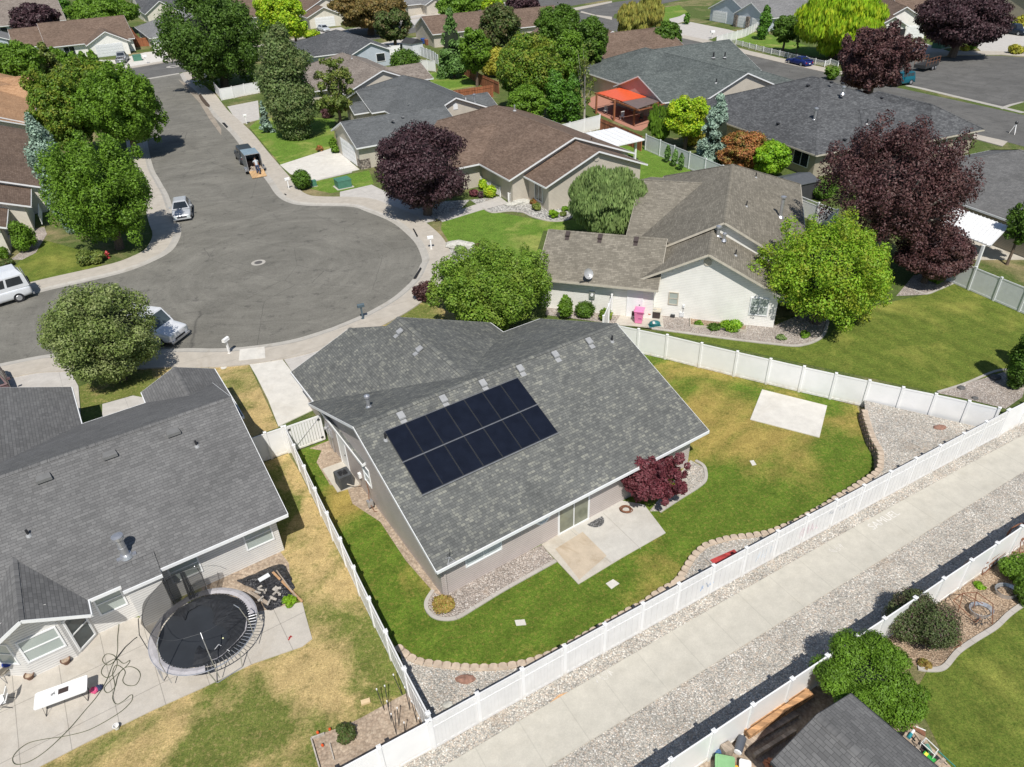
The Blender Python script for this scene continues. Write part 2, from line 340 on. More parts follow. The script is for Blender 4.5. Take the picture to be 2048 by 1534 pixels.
M['gravel'] = gravel('mixed_grey_gravel', [(0, (.17,.175,.165)), (.22, (.38,.37,.33)), (.55, (.56,.525,.46)), (.8, (.54,.42,.32)), (.92, (.82,.78,.7)), (1, (.95,.93,.88))], 18, .62, .5)
M['gravel2'] = gravel('tan_river_gravel', [(0, (.22,.19,.17)), (.4, (.42,.36,.31)), (.75, (.52,.44,.38)), (1, (.8,.77,.72))], 16, .55, .7)
M['gravel3'] = gravel('pale_pebbles', [(0, (.3,.29,.27)), (.4, (.5,.48,.44)), (1, (.8,.79,.75))], 7, .35, 1.0)
M['bark'] = gravel('wood_mulch', [(0, (.2,.13,.08)), (.5, (.42,.3,.2)), (1, (.6,.47,.34))], 16, .5, .6)
GR = dict(g0=(.055,.105,.012), g1=(.12,.19,.028), y0=(.27,.19,.06), y1=(.44,.33,.13))
D = .085
M['lawn_main'] = grass('half_dry_lawn', (0.061,0.112,0.011), (0.137,0.206,0.027), (0.252,0.192,0.046), (0.420,0.322,0.101), 0.50, .66, .14, 3.0, (FA.a+.2, 1.6), [('*',1390,770,3.2,D), ('*',1450,860,3,D), ('*',1560,900,2.6,.09), ('*',1640,960,2.4,.07), ('*',1600,1010,1.8,.05), ('*',1000,1270,4,-.10), ('*',1250,1180,3.5,-.09), ('*',1420,1070,3.5,-.10), ('*',1560,1030,2,-.06), ('*',1690,900,2,-.08), ('*',700,960,2,.06), ('*',740,1070,2.2,-.06), ('*',1060,1190,1,.08), ('*',700,1000,1,.06)])
M['lawn_dry'] = grass('dry_patchy_lawn', (0.080,0.125,0.022), (0.195,0.203,0.053), (0.357,0.260,0.110), (0.556,0.426,0.202), .43, .57, .24, 11.0, None, [('*',590,950,2,D), ('*',660,1130,2,.1), ('*',540,1010,1.5,-.12), ('*',620,1080,1.6,-.09), ('*',600,1200,1.8,-.10), ('*',700,1240,1.6,-.08), ('*',470,1400,2.4,.13), ('*',640,1330,1.8,.1), ('*',560,1420,1.5,-.16), ('*',420,1500,1.3,-.14), ('*',250,1500,1.8,-.03), ('*',760,1290,1.3,-.1), ('*',720,1340,1.5,-.08), ('*',700,1180,1.3,.08), ('*',500,830,3,.05), ('*',220,790,5,-.12)])
M['lawn_green'] = grass('even_green_lawn', (0.062,0.112,0.014), (0.165,0.194,0.036), (0.212,0.218,0.047), (0.282,0.287,0.064), .5, .7, .2, 5.0, (radians(-60), 1.3))
M['lawn_lush'] = grass('lush_green_lawn', (0.067,0.137,0.016), (0.150,0.259,0.036), (0.265,0.275,0.074), (0.353,0.362,0.110), .52, .72, .2, 21.0)
M['lawn_far'] = grass('neighbourhood_ground', (0.050,0.081,0.020), (0.109,0.152,0.036), (0.210,0.177,0.092), (0.315,0.260,0.138), .5, .66, .12, 8.0)
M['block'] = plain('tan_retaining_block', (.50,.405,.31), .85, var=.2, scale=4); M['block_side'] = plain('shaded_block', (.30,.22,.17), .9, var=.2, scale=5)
M['panel'] = None
def solar():
    m, nt, b = mat('solar_cells'); uv = nt.nodes.new('ShaderNodeUVMap').outputs[0]; sp = N(nt, 'ShaderNodeSeparateXYZ', ins={0: uv})
    k = None
    for ax, sz in ((0, .105), (1, .105)):
        fr = math_(nt, 'FRACT', math_(nt, 'DIVIDE', sp.outputs[ax], sz)); ln = ramp(nt, fr, [(0, 1.0), (.05, 1.0), (.09, 0.0), (1, 0.0)])
        k = ln if k is None else math_(nt, 'MAXIMUM', k, ln)
    c = mix(nt, math_(nt, 'MULTIPLY', k, .35), ramp(nt, noise(nt, pos(nt), 2, 3), [(.3, (.006,.008,.015)), (.7, (.009,.012,.022))]), (.016,.02,.032))
    nt.links.new(c, b.inputs['Base Color']); b.inputs['Roughness'].default_value = .3; b.inputs['Specular IOR Level'].default_value = .3
    return m
M['panel'] = solar()
M['cedar'] = wood('red_cedar_boards', (.32,.12,.055)); M['weathered'] = wood('weathered_boards', (.4,.33,.26), .2)
M['stone'] = gravel('stacked_stone', [(0, (.12,.1,.09)), (.5, (.3,.25,.21)), (1, (.45,.4,.35))], 5, .3, .6)
M['bark_trunk'] = plain('tree_bark', (.13,.095,.07), .9, var=.35, scale=9); M['pale_bark'] = plain('pale_bark', (.42,.38,.33), .9, var=.25, scale=9)
# ------------------------------------------------------------------ polyline helpers
def smooth(pts, n=6, closed=False):
    out = []; N_ = len(pts)
    for i in range(N_ if closed else N_-1):
        g = lambda k: pts[k % N_] if closed else pts[max(0, min(N_-1, k))]
        a, b, c, d = g(i-1), g(i), g(i+1), g(i+2)
        for k in range(n):
            t = k/n
            out.append(tuple(.5*((2*b[j])+(-a[j]+c[j])*t+(2*a[j]-5*b[j]+4*c[j]-d[j])*t*t+(-a[j]+3*b[j]-3*c[j]+d[j])*t**3) for j in range(len(b))))
    if not closed: out.append(tuple(pts[-1]))
    return out
def offset(pts, d):
    out = []
    for k, p in enumerate(pts):
        a = pts[max(k-1, 0)]; b = pts[min(k+1, len(pts)-1)]
        dx, dy = b[0]-a[0], b[1]-a[1]; L = hypot(dx, dy) or 1
        out.append((p[0]-dy/L*d, p[1]+dx/L*d))
    return out
def ribbon(mb, A, B, z0, z1=None, m=0):
    z1 = z0 if z1 is None else z1
    for k in range(len(A)-1):
        q = [(*A[k], z0), (*A[k+1], z0), (*B[k+1], z1), (*B[k], z1)]
        ar = sum(q[i][0]*q[(i+1) % 4][1]-q[(i+1) % 4][0]*q[i][1] for i in range(4))
        mb.poly(q if ar > 0 else q[::-1], m)
def wallstrip(mb, A, z0, z1, m=0):
    for k in range(len(A)-1): mb.poly([(*A[k], z0), (*A[k+1], z0), (*A[k+1], z1), (*A[k], z1)], m)
def sheet(name, pts, z, m, kind='structure', skirt=True):
    ar = sum(pts[k][0]*pts[(k+1) % len(pts)][1]-pts[(k+1) % len(pts)][0]*pts[k][1] for k in range(len(pts)))
    if ar < 0: pts = pts[::-1]
    mb = MB(); mb.poly([(x, y, z) for x, y in pts])
    if skirt and z > .02:
        for k in range(len(pts)):
            a, b = pts[k], pts[(k+1) % len(pts)]; mb.poly([(*a, -.02), (*b, -.02), (*b, z), (*a, z)])
    o = mb.build(name, m)
    if kind: o['kind'] = kind
    return o
def resample(pts, step):
    out = [pts[0]]; acc = 0
    for a, b in zip(pts, pts[1:]):
        L = hypot(b[0]-a[0], b[1]-a[1])
        if L == 0: continue
        t = step-acc
        while t <= L:
            out.append((a[0]+(b[0]-a[0])*t/L, a[1]+(b[1]-a[1])*t/L)); t += step
        acc = L-(t-step)
    return out
# ------------------------------------------------------------------ ground, streets, walks
g = MB(); g.poly([(-900,-500,0), (900,-500,0), (900,1800,0), (-900,1800,0)]); o = g.build('ground', M['lawn_far']); o['kind'] = 'structure'
west_curb = PL('m', [(1255,750),(1270,800),(1300,900)])+PL('a', [(880,920),(940,1060),(985,1140),(1030,1270),(1060,1340),(1050,1400)])+PL('d', [(1000,10),(880,75),(750,125),(600,165),(280,238),(0,310),(-300,385),(-800,510)])
east_curb = PL('a', [(1050,430),(1090,500),(1160,560),(1230,660),(1310,740),(1370,805),(1460,930),(1560,1060),(1620,1145),(1700,1190),(1820,1205),(2048,1210)])+PL('b', [(150,1237),(300,1300),(400,1380),(450,1440),(480,1521)])+PL('e', [(468,90),(440,150),(400,200),(300,285),(150,370),(0,435)])+PL('d', [(1900,468),(1700,527),(1450,565),(1250,577),(1100,575),(800,590),(500,598),(280,612),(0,665),(-300,725),(-800,830)])
wc = smooth(west_curb, 4); ec = smooth(east_curb, 5)
sheet('street', wc+ec[::-1], .008, M['asphalt'])
def curbwalk(name, line, side, w_gut=.42, w_walk=1.9):
    mb = MB(); A = line; B = offset(line, side*w_gut); C = offset(line, side*(w_gut+.22)); D = offset(line, side*(w_gut+.22+w_walk))
    mb2 = MB(); ribbon(mb2, A, B, .014); ribbon(mb2, B, C, .014, .10); o = mb2.build('gutter', M['gutter']); o['kind'] = 'structure'
    ribbon(mb, C, D, .10); wallstrip(mb, D, 0, .10); o = mb.build(name, M['walk']); o['kind'] = 'structure'
# orientation of each kerb line decides the side of the walk
def side_of(line, inside):
    a, b = line[len(line)//2], line[len(line)//2+1]
    return -1 if ((b[0]-a[0])*(inside[1]-a[1])-(b[1]-a[1])*(inside[0]-a[0])) > 0 else 1
curbwalk('sidewalk', wc, side_of(wc, P('*', 515, 524)[:2]))
curbwalk('sidewalk', ec, side_of(ec, P('*', 515, 524)[:2]))
# cross street at the top left, running right across the picture
cs_far = PL('m', [(1000,690),(1170,648),(1590,575),(2000,510)]); cs_near = PL('m', [(1000,800),(1262,748),(1660,680),(2050,620)])
def ext(line, a, b):
    p, q = line[0], line[-1]; L = hypot(q[0]-p[0], q[1]-p[1]); d = ((q[0]-p[0])/L, (q[1]-p[1])/L)
    return [(p[0]-d[0]*a, p[1]-d[1]*a)]+line+[(q[0]+d[0]*b, q[1]+d[1]*b)]
cf = ext(cs_far[1:3], 90, 200); cn = ext(cs_near[1:3], 90, 200)
sheet('cross_street', cf+cn[::-1], .004, M['asphalt2'])
mb = MB(); ribbon(mb, cs_near[1:3], offset(cs_near[1:3], -1.2), .014); o = mb.build('valley_gutter', M['gutter']); o['kind'] = 'structure'
mb = MB(); ribbon(mb, cf, offset(cf, 2.0), .1); wallstrip(mb, cf, 0, .1); o = mb.build('sidewalk', M['walk']); o['kind'] = 'structure'
# second street at the top right with its own turning circle
r2u = PL('c', [(-500,60),(0,215),(150,248),(380,310),(640,372),(860,420),(1350,522),(1930,648),(2400,750)])
r2l = PL('c', [(-500,130),(0,300),(530,452),(690,490),(1740,782),(1950,832),(2400,950)])
sheet('back_street', r2u+r2l[::-1], .006, M['asphalt2'])
c2 = PL('n', [(850,855),(700,780),(640,700),(760,610),(1000,598),(1170,575),(1400,560),(1620,558),(1800,560),(2050,575),(2400,640),(2500,800),(2300,920),(2019,1025),(1800,1080)])
sheet('turning_circle', c2, .007, M['asphalt2'])
mb = MB(); L_ = PL('n', [(850,862),(1000,893),(1300,965),(1800,1083),(2019,1137)]); ribbon(mb, L_, offset(L_, .9), .016); ribbon(mb, PL('n', [(1800,1083),(1900,1048),(2019,1022)]), PL('n', [(1830,1098),(1925,1062),(2060,1022)]), .017); o = mb.build('valley_gutter', M['gutter']); o['kind'] = 'structure'
mb = MB(); A = PL('c', [(0,215),(150,248),(380,310),(640,372),(860,420),(960,442)]); ribbon(mb, A, offset(A, 2.6), .1); wallstrip(mb, A, 0, .1); o = mb.build('sidewalk', M['walk']); o['kind'] = 'structure'
sheet('sidewalk', PL('c', [(530,450),(690,490),(640,500),(600,512),(560,500)]), .1, M['walk'])
sheet('sidewalk', PL('c', [(1720,780),(1950,832),(1920,860),(1700,800)]), .1, M['walk'])
sheet('sidewalk', PL('n', [(940,600),(1170,572),(1400,556),(1800,553),(2100,572),(2100,540),(1800,520),(1400,515),(1170,530),(930,560)]), .1, M['walk'])
# far street pieces at the top edge
sheet('far_street', PL('k', [(-200,60),(80,100),(330,160),(360,190),(340,250),(200,200),(-200,110)]), .008, M['asphalt2'])
sheet('far_street', PL('k', [(60,75),(330,20),(900,-60),(1200,-60),(870,0),(350,110),(330,160),(90,105)]), .010, M['asphalt2'])
sheet('sidewalk', PL('k', [(-400,60),(0,70),(330,10),(330,22),(60,80),(-400,75)]), .1, M['walk'])
sheet('sidewalk', PL('k', [(80,100),(330,160),(330,135),(200,120),(90,90)]), .1, M['walk'])
# ------------------------------------------------------------------ driveways and front walks
def slab(pts, m='drive', z=.055, name='driveway'): return sheet(name, pts, z, M[m])
slab(PL('d', [(1450,655),(1640,625),(1730,745),(1815,900),(1840,935),(1630,1035),(1570,880),(1500,740)]), 'pale_conc')
slab(PL('d', [(1405,590),(1550,573),(1555,640),(1400,655)]), 'pale_conc', .118)
slab(PL('d', [(1650,625),(1900,520),(2048,440),(2150,500),(1900,760),(1790,880),(1730,745)]), 'drive', .05)
slab(PL('d', [(0,740),(60,735),(405,700),(460,800),(475,1000),(430,1010),(0,1000)]), 'drive', .05)
slab(PL('d', [(600,905),(780,855),(860,870),(880,900),(700,990),(600,1010)]), 'drive', .05, 'front_walk')
slab(PL('a', [(1650,975),(1900,905),(1960,880),(2048,930),(2060,1010),(1830,1065),(1700,1010)]), 'drive', .05)
slab(PL('l', [(0,1300),(400,1170),(480,1215),(625,1335),(250,1425),(80,1370)]), 'pale_conc', .058)
slab(PL('b', [(0,1125),(185,1083),(420,1200),(560,1290),(400,1330),(200,1240),(0,1180)]), 'drive', .05)
slab(PL('a', [(1330,625),(1510,590),(1520,700),(1400,730)]), 'drive', .05)
slab(PL('b', [(560,1275),(760,1210),(930,1155),(985,1190),(830,1230),(600,1300)]), 'drive', .05, 'front_walk')
slab(PL('m', [(905,560),(1090,560),(1230,520),(1350,490),(1540,470),(1600,570),(1170,645),(1100,600)]), 'pale_conc', .05)
slab(PL('k', [(800,200),(950,175),(1250,235),(1300,250),(1150,290),(1060,325),(860,285)]), 'drive', .05)
slab(PL('k', [(780,150),(860,130),(900,110),(930,160),(800,200)]), 'drive', .05, 'front_walk')
slab(PL('n', [(830,490),(960,400),(1150,470),(1300,520),(1000,560)]), 'drive', .05)
slab(PL('n', [(1560,460),(1700,330),(2050,250),(2100,560),(1620,520)]), 'drive', .05)
slab(PL('l', [(290,240),(480,215),(560,260),(330,300)]), 'drive', .05)
slab(PL('l', [(1000,130),(1180,100),(1250,200),(1080,230)]), 'drive', .05)
slab(PL('l', [(780,345),(960,310),(1180,285),(1190,300),(900,360)]), 'drive', .1, 'sidewalk')
# dirt shoulder and planting by the kerb
sheet('dirt', PL('m', [(1660,740),(1740,830),(1860,960),(1950,1110),(2060,1260),(2060,1200),(1960,1040),(1850,880),(1760,790)]), .02, asphalt('dusty_asphalt', (.30,.26,.21)))
for q_ in ([(1850,890),(1870,880),(1900,920),(1955,985),(1950,1002),(1915,985),(1870,930)],): sheet('mud_patch', PL('m', q_), .104, plain('dark_mulch', (.07,.05,.035), .95, var=.3, scale=6))
for k_, q_ in (('e',[(430,172),(470,108),(478,112),(446,170)]),('b',[(425,1345),(433,1343),(458,1388),(450,1392)]),('a',[(1300,722),(1315,722),(1335,745),(1325,750)]),('a',[(1662,1140),(1670,1138),(1680,1146),(1672,1149)])): tag(sheet('storm_drain', PL(k_, q_), .112, M['black'], None), {'e':'long dark kerb drain by the purple kerb shrub','b':'dark kerb drain near the white mailbox by the turning circle'}.get(k_, 'small dark kerb drain on the right side of the street'), 'drain', 'kerb drains along the street' if k_ == 'a' else None)
# ------------------------------------------------------------------ yards: lawns
LAWNS_LATER = True
sheet('front_lawn', PL('d', [(1380,655),(1450,655),(1630,1040),(1540,1070),(1470,1100),(1300,800),(860,870),(780,850),(600,900),(475,930),(465,800),(800,660),(1060,650)]), .014, M['lawn_dry'])
sheet('front_lawn', PL('e', [(200,455),(440,300),(560,330),(800,420),(800,480),(300,480)]), .014, M['lawn_dry'])
sheet('back_lawn', PL('j', [(620,1205),(850,1225),(1400,1290),(1900,1360),(2100,1290),(2250,1100)])+PL('f', [(1480,260),(1630,195),(2048,360),(2300,470),(2048,760),(1960,700),(1540,835),(0,500),(-120,455)]), .010, M['lawn_green'])
sheet('front_lawn', PL('b', [(600,1290),(830,1225),(1180,1290),(1370,1290),(1480,1340),(1190,1350),(1150,1480),(1080,1521),(640,1420),(590,1340)]), .012, M['lawn_lush'])
sheet('front_lawn', PL('a', [(1460,745),(1520,690),(1850,690),(1960,700),(1950,880),(1645,965)]), .012, M['lawn_lush'])
sheet('front_lawn', PL('l', [(0,1170),(430,1010),(400,1170),(0,1300)]), .013, M['lawn_lush'])
sheet('front_lawn', PL('l', [(215,1480),(300,1420),(700,1340),(740,1450),(400,1521)]), .013, M['lawn_lush'])
sheet('side_yard_lawn', PL('j', [(600,30),(1000,150),(1180,120),(1250,160),(760,300),(600,200)]), .012, M['lawn_lush'])
sheet('side_yard_lawn', PL('b', [(1560,850),(1800,860),(2048,990),(2048,1090),(1780,1120),(1700,950)]), .014, M['lawn_lush'])
sheet('back_lawn', PL('l', [(1080,580),(1220,570),(1560,600),(1620,660),(1320,715),(1190,690)]), .013, M['lawn_lush'])
sheet('front_lawn', PL('d', [(0,190),(120,60),(250,-60),(470,0),(600,90),(440,130),(220,180),(0,240)]), .013, M['lawn_green'])
sheet('corner_lawn', PL('i', [(1480,960),(1560,965),(1700,840),(1900,700),(2048,560),(2300,500),(2400,1600),(1650,1600),(1500,1300),(1400,1100)]), .012, M['lawn_green'])
sheet('front_lawn', PL('k', [(740,60),(860,40),(930,100),(800,150),(790,180),(860,200),(700,170)]), .013, M['lawn_lush'])
sheet('front_lawn', PL('k', [(1270,295),(1400,250),(1560,270),(1800,340),(2048,420),(2048,470),(1300,320)]), .013, M['lawn_lush'])
sheet('front_lawn', PL('n', [(1230,400),(1400,330),(1620,390),(1560,440),(1300,430)]), .013, M['lawn_lush'])
# ------------------------------------------------------------------ big white fences
def fence(name, label, posts, h=1.83, m='white', cat='fence', style='panel', group=None, base=0.0, groove=False, skip=()):
    x0, y0 = posts[0]; t = thing(name, label, cat, (x0, y0, base), group)
    bases = base if isinstance(base, (list, tuple)) else [base]*len(posts)
    for k, (x, y) in enumerate(posts):
        a = posts[max(k-1, 0)]; b = posts[min(k+1, len(posts)-1)]; rz = atan2(b[1]-a[1], b[0]-a[0]); z = bases[k]
        pw = .127 if style != 'cedar' else .09
        if style in ('panel', 'lattice', 'picket', 'bars'):
            o = MB().box((x, y, z+h/2), (pw, pw, h), rz).build('post', M[m], t)
            c = MB().box((x, y, z+h+.011), (pw+.035, pw+.035, .022), rz); c.hexa([(x+sx*.06*cos(rz)-sy*.06*sin(rz), y+sx*.06*sin(rz)+sy*.06*cos(rz), z+h+.023) for sx, sy in ((-1,-1),(1,-1),(1,1),(-1,1))], [(x+sx*.01, y+sy*.01, z+h+.06) for sx, sy in ((-1,-1),(1,-1),(1,1),(-1,1))]).build('post_cap', M[m], o)
        else: MB().box((x, y, z+h*.48), (pw, pw, h*.96), rz).build('post', M[m], t)
    for k in range(len(posts)-1):
        if k in skip: continue
        (ax, ay), (bx, by) = posts[k], posts[k+1]; L = hypot(bx-ax, by-ay); d = ((bx-ax)/L, (by-ay)/L); rz = atan2(d[1], d[0]); n = (-d[1], d[0])
        za = bases[k]; zb = bases[k+1]; zm = (za+zb)/2
        a = (ax+d[0]*.06, ay+d[1]*.06); b = (bx-d[0]*.06, by-d[1]*.06)
        mb = MB()
        def rail(z, hh, th):
            mb.bar((a[0], a[1], za+z), (b[0], b[1], zb+z), th, hh)
        if style == 'panel':
            top = h-.06; rail(top-.045, .09, .05); rail(.10, .13, .05)
            if not groove:
                q = lambda s_, e: [(a[0]+s_*n[0], a[1]+s_*n[1]), (b[0]+s_*n[0], b[1]+s_*n[1])]
                mb.bar((a[0], a[1], za+h*.5), (b[0], b[1], zb+h*.5), .022, h-.3)
                rail(h*.52, .02, .03) if False else None
            else:
                nb = max(4, int(L/.152)); w = (L-.12)/nb
                for q in range(nb):
                    s0 = q*w+.004; s1 = (q+1)*w-.004; off = -.009 if q % 2 else .0
                    p0 = (a[0]+d[0]*s0+n[0]*off, a[1]+d[1]*s0+n[1]*off); p1 = (a[0]+d[0]*s1+n[0]*off, a[1]+d[1]*s1+n[1]*off)
                    mb.bar((*p0, zm+h*.47), (*p1, zm+h*.47), .022, h-.26)
                mb.bar((a[0]-n[0]*.01, a[1]-n[1]*.01, za+h*.72), (b[0]-n[0]*.01, b[1]-n[1]*.01, zb+h*.72), .045, .07)
                mb.bar((a[0], a[1], za+h*.47), (b[0], b[1], zb+h*.47), .012, h-.28)
        elif style == 'midrail':
            pass
        elif style == 'lattice':
            rail(h-.10, .06, .05); rail(h-.38, .06, .05); rail(.1, .12, .05); mb.bar((a[0], a[1], zm+(h-.4)/2+.08), (b[0], b[1], zm+(h-.4)/2+.08), .022, h-.5)
            nn = int(L/.09)
            for q in range(nn):
                s0 = q*L/nn
                p = (a[0]+d[0]*s0, a[1]+d[1]*s0); e = (a[0]+d[0]*min(L-.12, s0+.22), a[1]+d[1]*min(L-.12, s0+.22))
                mb.bar((*p, zm+h-.36), (*e, zm+h-.12), .012, .02)
        elif style == 'picket':
            rail(h-.1, .06, .04); rail(.15, .06, .04); nn = int(L/.15)
            for q in range(nn+1):
                s0 = q*(L-.12)/nn; mb.bar((a[0]+d[0]*s0, a[1]+d[1]*s0, zm+.1), (a[0]+d[0]*s0, a[1]+d[1]*s0, zm+h-.05), .055, .02)
        elif style == 'bars':
            rail(h-.06, .05, .04); rail(.12, .05, .04); nn = int(L/.11)
            for q in range(nn+1):
                s0 = q*(L-.12)/nn; mb.bar((a[0]+d[0]*s0, a[1]+d[1]*s0, zm+.1), (a[0]+d[0]*s0, a[1]+d[1]*s0, zm+h-.06), .03, .03)
        elif style == 'cedar':
            nb = max(3, int(L/.14)); w = L/nb
            for q in range(nb):
                s0 = q*w+.004; s1 = (q+1)*w-.004; hh = h-random.uniform(0, .03)
                mb.bar((ax+d[0]*s0, ay+d[1]*s0, zm+hh/2), (ax+d[0]*s1, ay+d[1]*s1, zm+hh/2), .02, hh)
            mb.bar((ax-n[0]*.03, ay-n[1]*.03, za+h*.8), (bx-n[0]*.03, by-n[1]*.03, zb+h*.8), .04, .08)
        mb.build('panel', M['white_board' if groove else m], t)
    return t
def tops(k, pts, h=1.87): return PL(k, pts, h)
# long fence between the lots and the walkway (posts every 1.85 m)
fl = [FA.w(u, 13.52-(u-4.65)*.0655+.0009*0)[:2] for u in [4.65+1.855*k for k in range(19)]]
long_posts = []
for k in range(19):
    u = 4.65+1.855*k; long_posts.append(FA.w(u, 13.50-.060*(u-4.65)-.00038*(u-4.65)**2)[:2])
fence('vinyl_fence', 'long white board fence with chalk marks dividing the back yard from the concrete walkway', long_posts, 1.83, groove=True)
left_ext = [FA.w(4.65-1.855*k, 13.50+.07*k*1.855)[:2] for k in range(0, 9)]
fence('vinyl_fence', 'smooth white fence behind the raised bed, at the bottom edge by the walkway', left_ext[0:1] and [(left_ext[0][0]-.07*FA.c, left_ext[0][1]-.07*FA.s)]+left_ext[1:], 1.83)
right_ext = [FA.w(38.05+1.855*k, 11.07-.085*1.855*k)[:2] for k in range(0, 6)]
fence('vinyl_fence', 'smooth white fence beside the gravel at the right edge, past the corner of the lots', [(right_ext[0][0]+.14*FA.c, right_ext[0][1]+.14*FA.s)]+right_ext[1:], 1.83)
mid = [FA.w(u, v)[:2] for u, v in [(27.72,30.48),(28.45,29.2),(29.38,27.55),(30.36,25.53),(31.35,23.55),(32.26,21.8),(33.14,20.1),(33.97,18.55),(34.83,17.0),(35.68,15.5),(36.5,14.1),(37.26,12.7),(37.9,11.45)]]
fence('vinyl_fence', 'smooth white fence between the grey roofed house and the neighbour with the pink bin', mid, 1.83)
lt = [FA.w(u, v)[:2] for u, v in [(6.18,32.89),(6.02,31.0),(5.86,29.05),(5.70,27.13),(5.55,25.2),(5.42,23.3),(5.25,21.42),(5.10,19.52),(4.97,17.68),(4.83,15.8),(4.72,13.75)]]
fence('vinyl_fence', 'white fence seen almost from above between the dry lawn and the green side yard', lt, 1.83, groove=True)
fence('vinyl_fence', 'short white fence joining the plain grey roofed house to the gate', [FA.w(3.35,33.05)[:2], FA.w(5.11,32.98)[:2], FA.w(6.05,32.92)[:2]], 1.83)
# gate
gt = thing('fence_gate', 'wide white vinyl gate with black hinges between driveway and side yard', 'gate', FA.w(6.3,32.86))
A = FA.w(6.28,32.86); B = FA.w(8.15,32.78); mb = MB(); 
for z_ in (.12, 1.72): mb.bar((A[0],A[1],z_), (B[0],B[1],z_), .05, .11)
for p_ in (A, B): mb.bar((p_[0],p_[1],.1), (p_[0],p_[1],1.75), .09, .05)
mb.build('frame', M['white'], gt)
mb = MB()
for q in range(12):
    t0 = (q+.06)/12; t1 = (q+.94)/12; mb.bar((A[0]+(B[0]-A[0])*t0, A[1]+(B[1]-A[1])*t0, .92), (A[0]+(B[0]-A[0])*t1, A[1]+(B[1]-A[1])*t1, .92), .02, 1.5)
mb.build('board_panel', M['white'], gt)
MB().bar((A[0]+.02,A[1]-.04,.15), (B[0]-.05,B[1]-.04,1.66), .02, .025).build('brace', M['metal'], gt)
for z_ in (.3, 1.55):
    for q in (.05, .93): MB().box((A[0]+(B[0]-A[0])*q, A[1]+(B[1]-A[1])*q-.05, z_), (.14,.05,.08), FA.a).build('hinge', M['dark_metal'], gt)
# fence on the far side of the walkway
f2 = [FA.w(u, v)[:2] for u, v in [(3.0,8.2),(4.9,8.1),(6.75,8.0),(8.6,7.9),(10.45,7.78),(12.3,7.66),(14.1,7.55),(16.0,7.42),(17.8,7.3),(19.4,7.18),(20.94,7.07),(22.78,6.95),(24.6,6.84),(26.42,6.72),(28.2,6.6),(30.03,6.49),(31.9,6.35),(33.8,6.2)]]
fence('vinyl_fence', 'white fence on the lower side of the walkway with old wagon wheels leaning on it', f2, 1.83)
# walkway and its gravel strips
def strip(u0, u1, va, vb, n=24):
    A = [FA.w(u0+(u1-u0)*k/n, va(u0+(u1-u0)*k/n))[:2] for k in range(n+1)]; B = [FA.w(u0+(u1-u0)*k/n, vb(u0+(u1-u0)*k/n))[:2] for k in range(n+1)]
    return A+B[::-1]
pu = lambda u: 12.72-.0455*(u-4.8)-.0007*(u-4.8)**2+.0
pl = lambda u: 10.62-.062*(u-7.75)
fv = lambda u: 13.50-.060*(u-4.65)-.00038*(u-4.65)**2
f2v = lambda u: 8.2-.055*(u-3)
sheet('gravel_verge', strip(-14, 55, fv, f2v), .016, M['gravel'])
sheet('walkway', strip(-14, 55, pu, pl), .05, M['path'])
# ------------------------------------------------------------------ retaining wall with its raised gravel
wall_px = PL('h', [(345,825),(400,870),(470,903),(590,920),(700,933),(820,938),(940,932),(1060,915),(1150,890),(1250,850),(1350,800),(1480,725),(1600,660),(1690,605),(1780,560),(1860,500),(1940,455),(2000,420)], .2)+PL('i', [(-5,465),(25,425),(50,390),(75,350),(100,310),(130,270),(165,240),(200,215),(250,200),(310,182),(370,172),(430,167),(490,158),(550,148),(610,128),(660,108),(710,92),(780,55)], .2)+PL('f', [(900,1490),(960,1450),(1020,1420),(1085,1380),(1145,1345),(1195,1305)], .3)+PL('f', [(1212,1230),(1205,1170),(1170,1110),(1145,1040),(1125,980),(1118,940)], .5)
ws = resample(smooth(wall_px, 5), .37)
nw = len(ws)
def wh(k): t = k/nw; return .20 if t < .62 else .20+min(1, (t-.62)/.2)*.36
rw = thing('retaining_wall', 'curved retaining wall of tan split blocks around the back lawn', 'retaining wall', (*ws[nw//2], 0))
mb = MB(); mb2 = MB()
for k in range(nw):
    x, y = ws[k]; a = ws[max(0, k-1)]; b = ws[min(nw-1, k+1)]; rz = atan2(b[1]-a[1], b[0]-a[0]); h = wh(k); c_, s_ = cos(rz), sin(rz)
    # lawn lies to the left of travel
    def blk(B, z0, z1, off, w=.155, m=0, jj=0):
        pts = [(-w, -.13), (w, -.13), (w*.82, .12), (w*.4, .17), (-w*.4, .17), (-w*.82, .12)]
        q = [(x+(px+jj)*c_-(py+off)*s_, y+(px+jj)*s_+(py+off)*c_) for px, py in pts]
        B.hexa([(u_, v_, z0) for u_, v_ in q], [(u_, v_, z1) for u_, v_ in q], m)
    blk(mb, h-.1+random.uniform(-.004,.004), h+random.uniform(-.004,.004), 0, .180)
    z = h-.1; r = 0
    while z > 0.02:
        r += 1; blk(mb2, max(-.02, z-.15), z-.004, .025*r, .182, 0, .15 if r % 2 else 0); z -= .15
sheet('main_lawn', [FA.w(u,v)[:2] for u,v in [(4.9,16.2),(5.3,21.4),(5.75,27.1),(6.2,32.75),(27.0,32.75)]]+mid[:8]+[FA.w(34.6,17.2)[:2]]+ws[:-1][::-1], .012, M['lawn_main'])
sheet('side_lawn', [FA.w(u,v)[:2] for u,v in [(4.6,13.6),(5.1,19.5),(5.4,23.3),(5.95,30.9),(6.0,32.9),(-14,32.9),(-14,15)]], .010, M['lawn_dry'])
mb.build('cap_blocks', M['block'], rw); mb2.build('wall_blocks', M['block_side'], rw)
mb = MB()
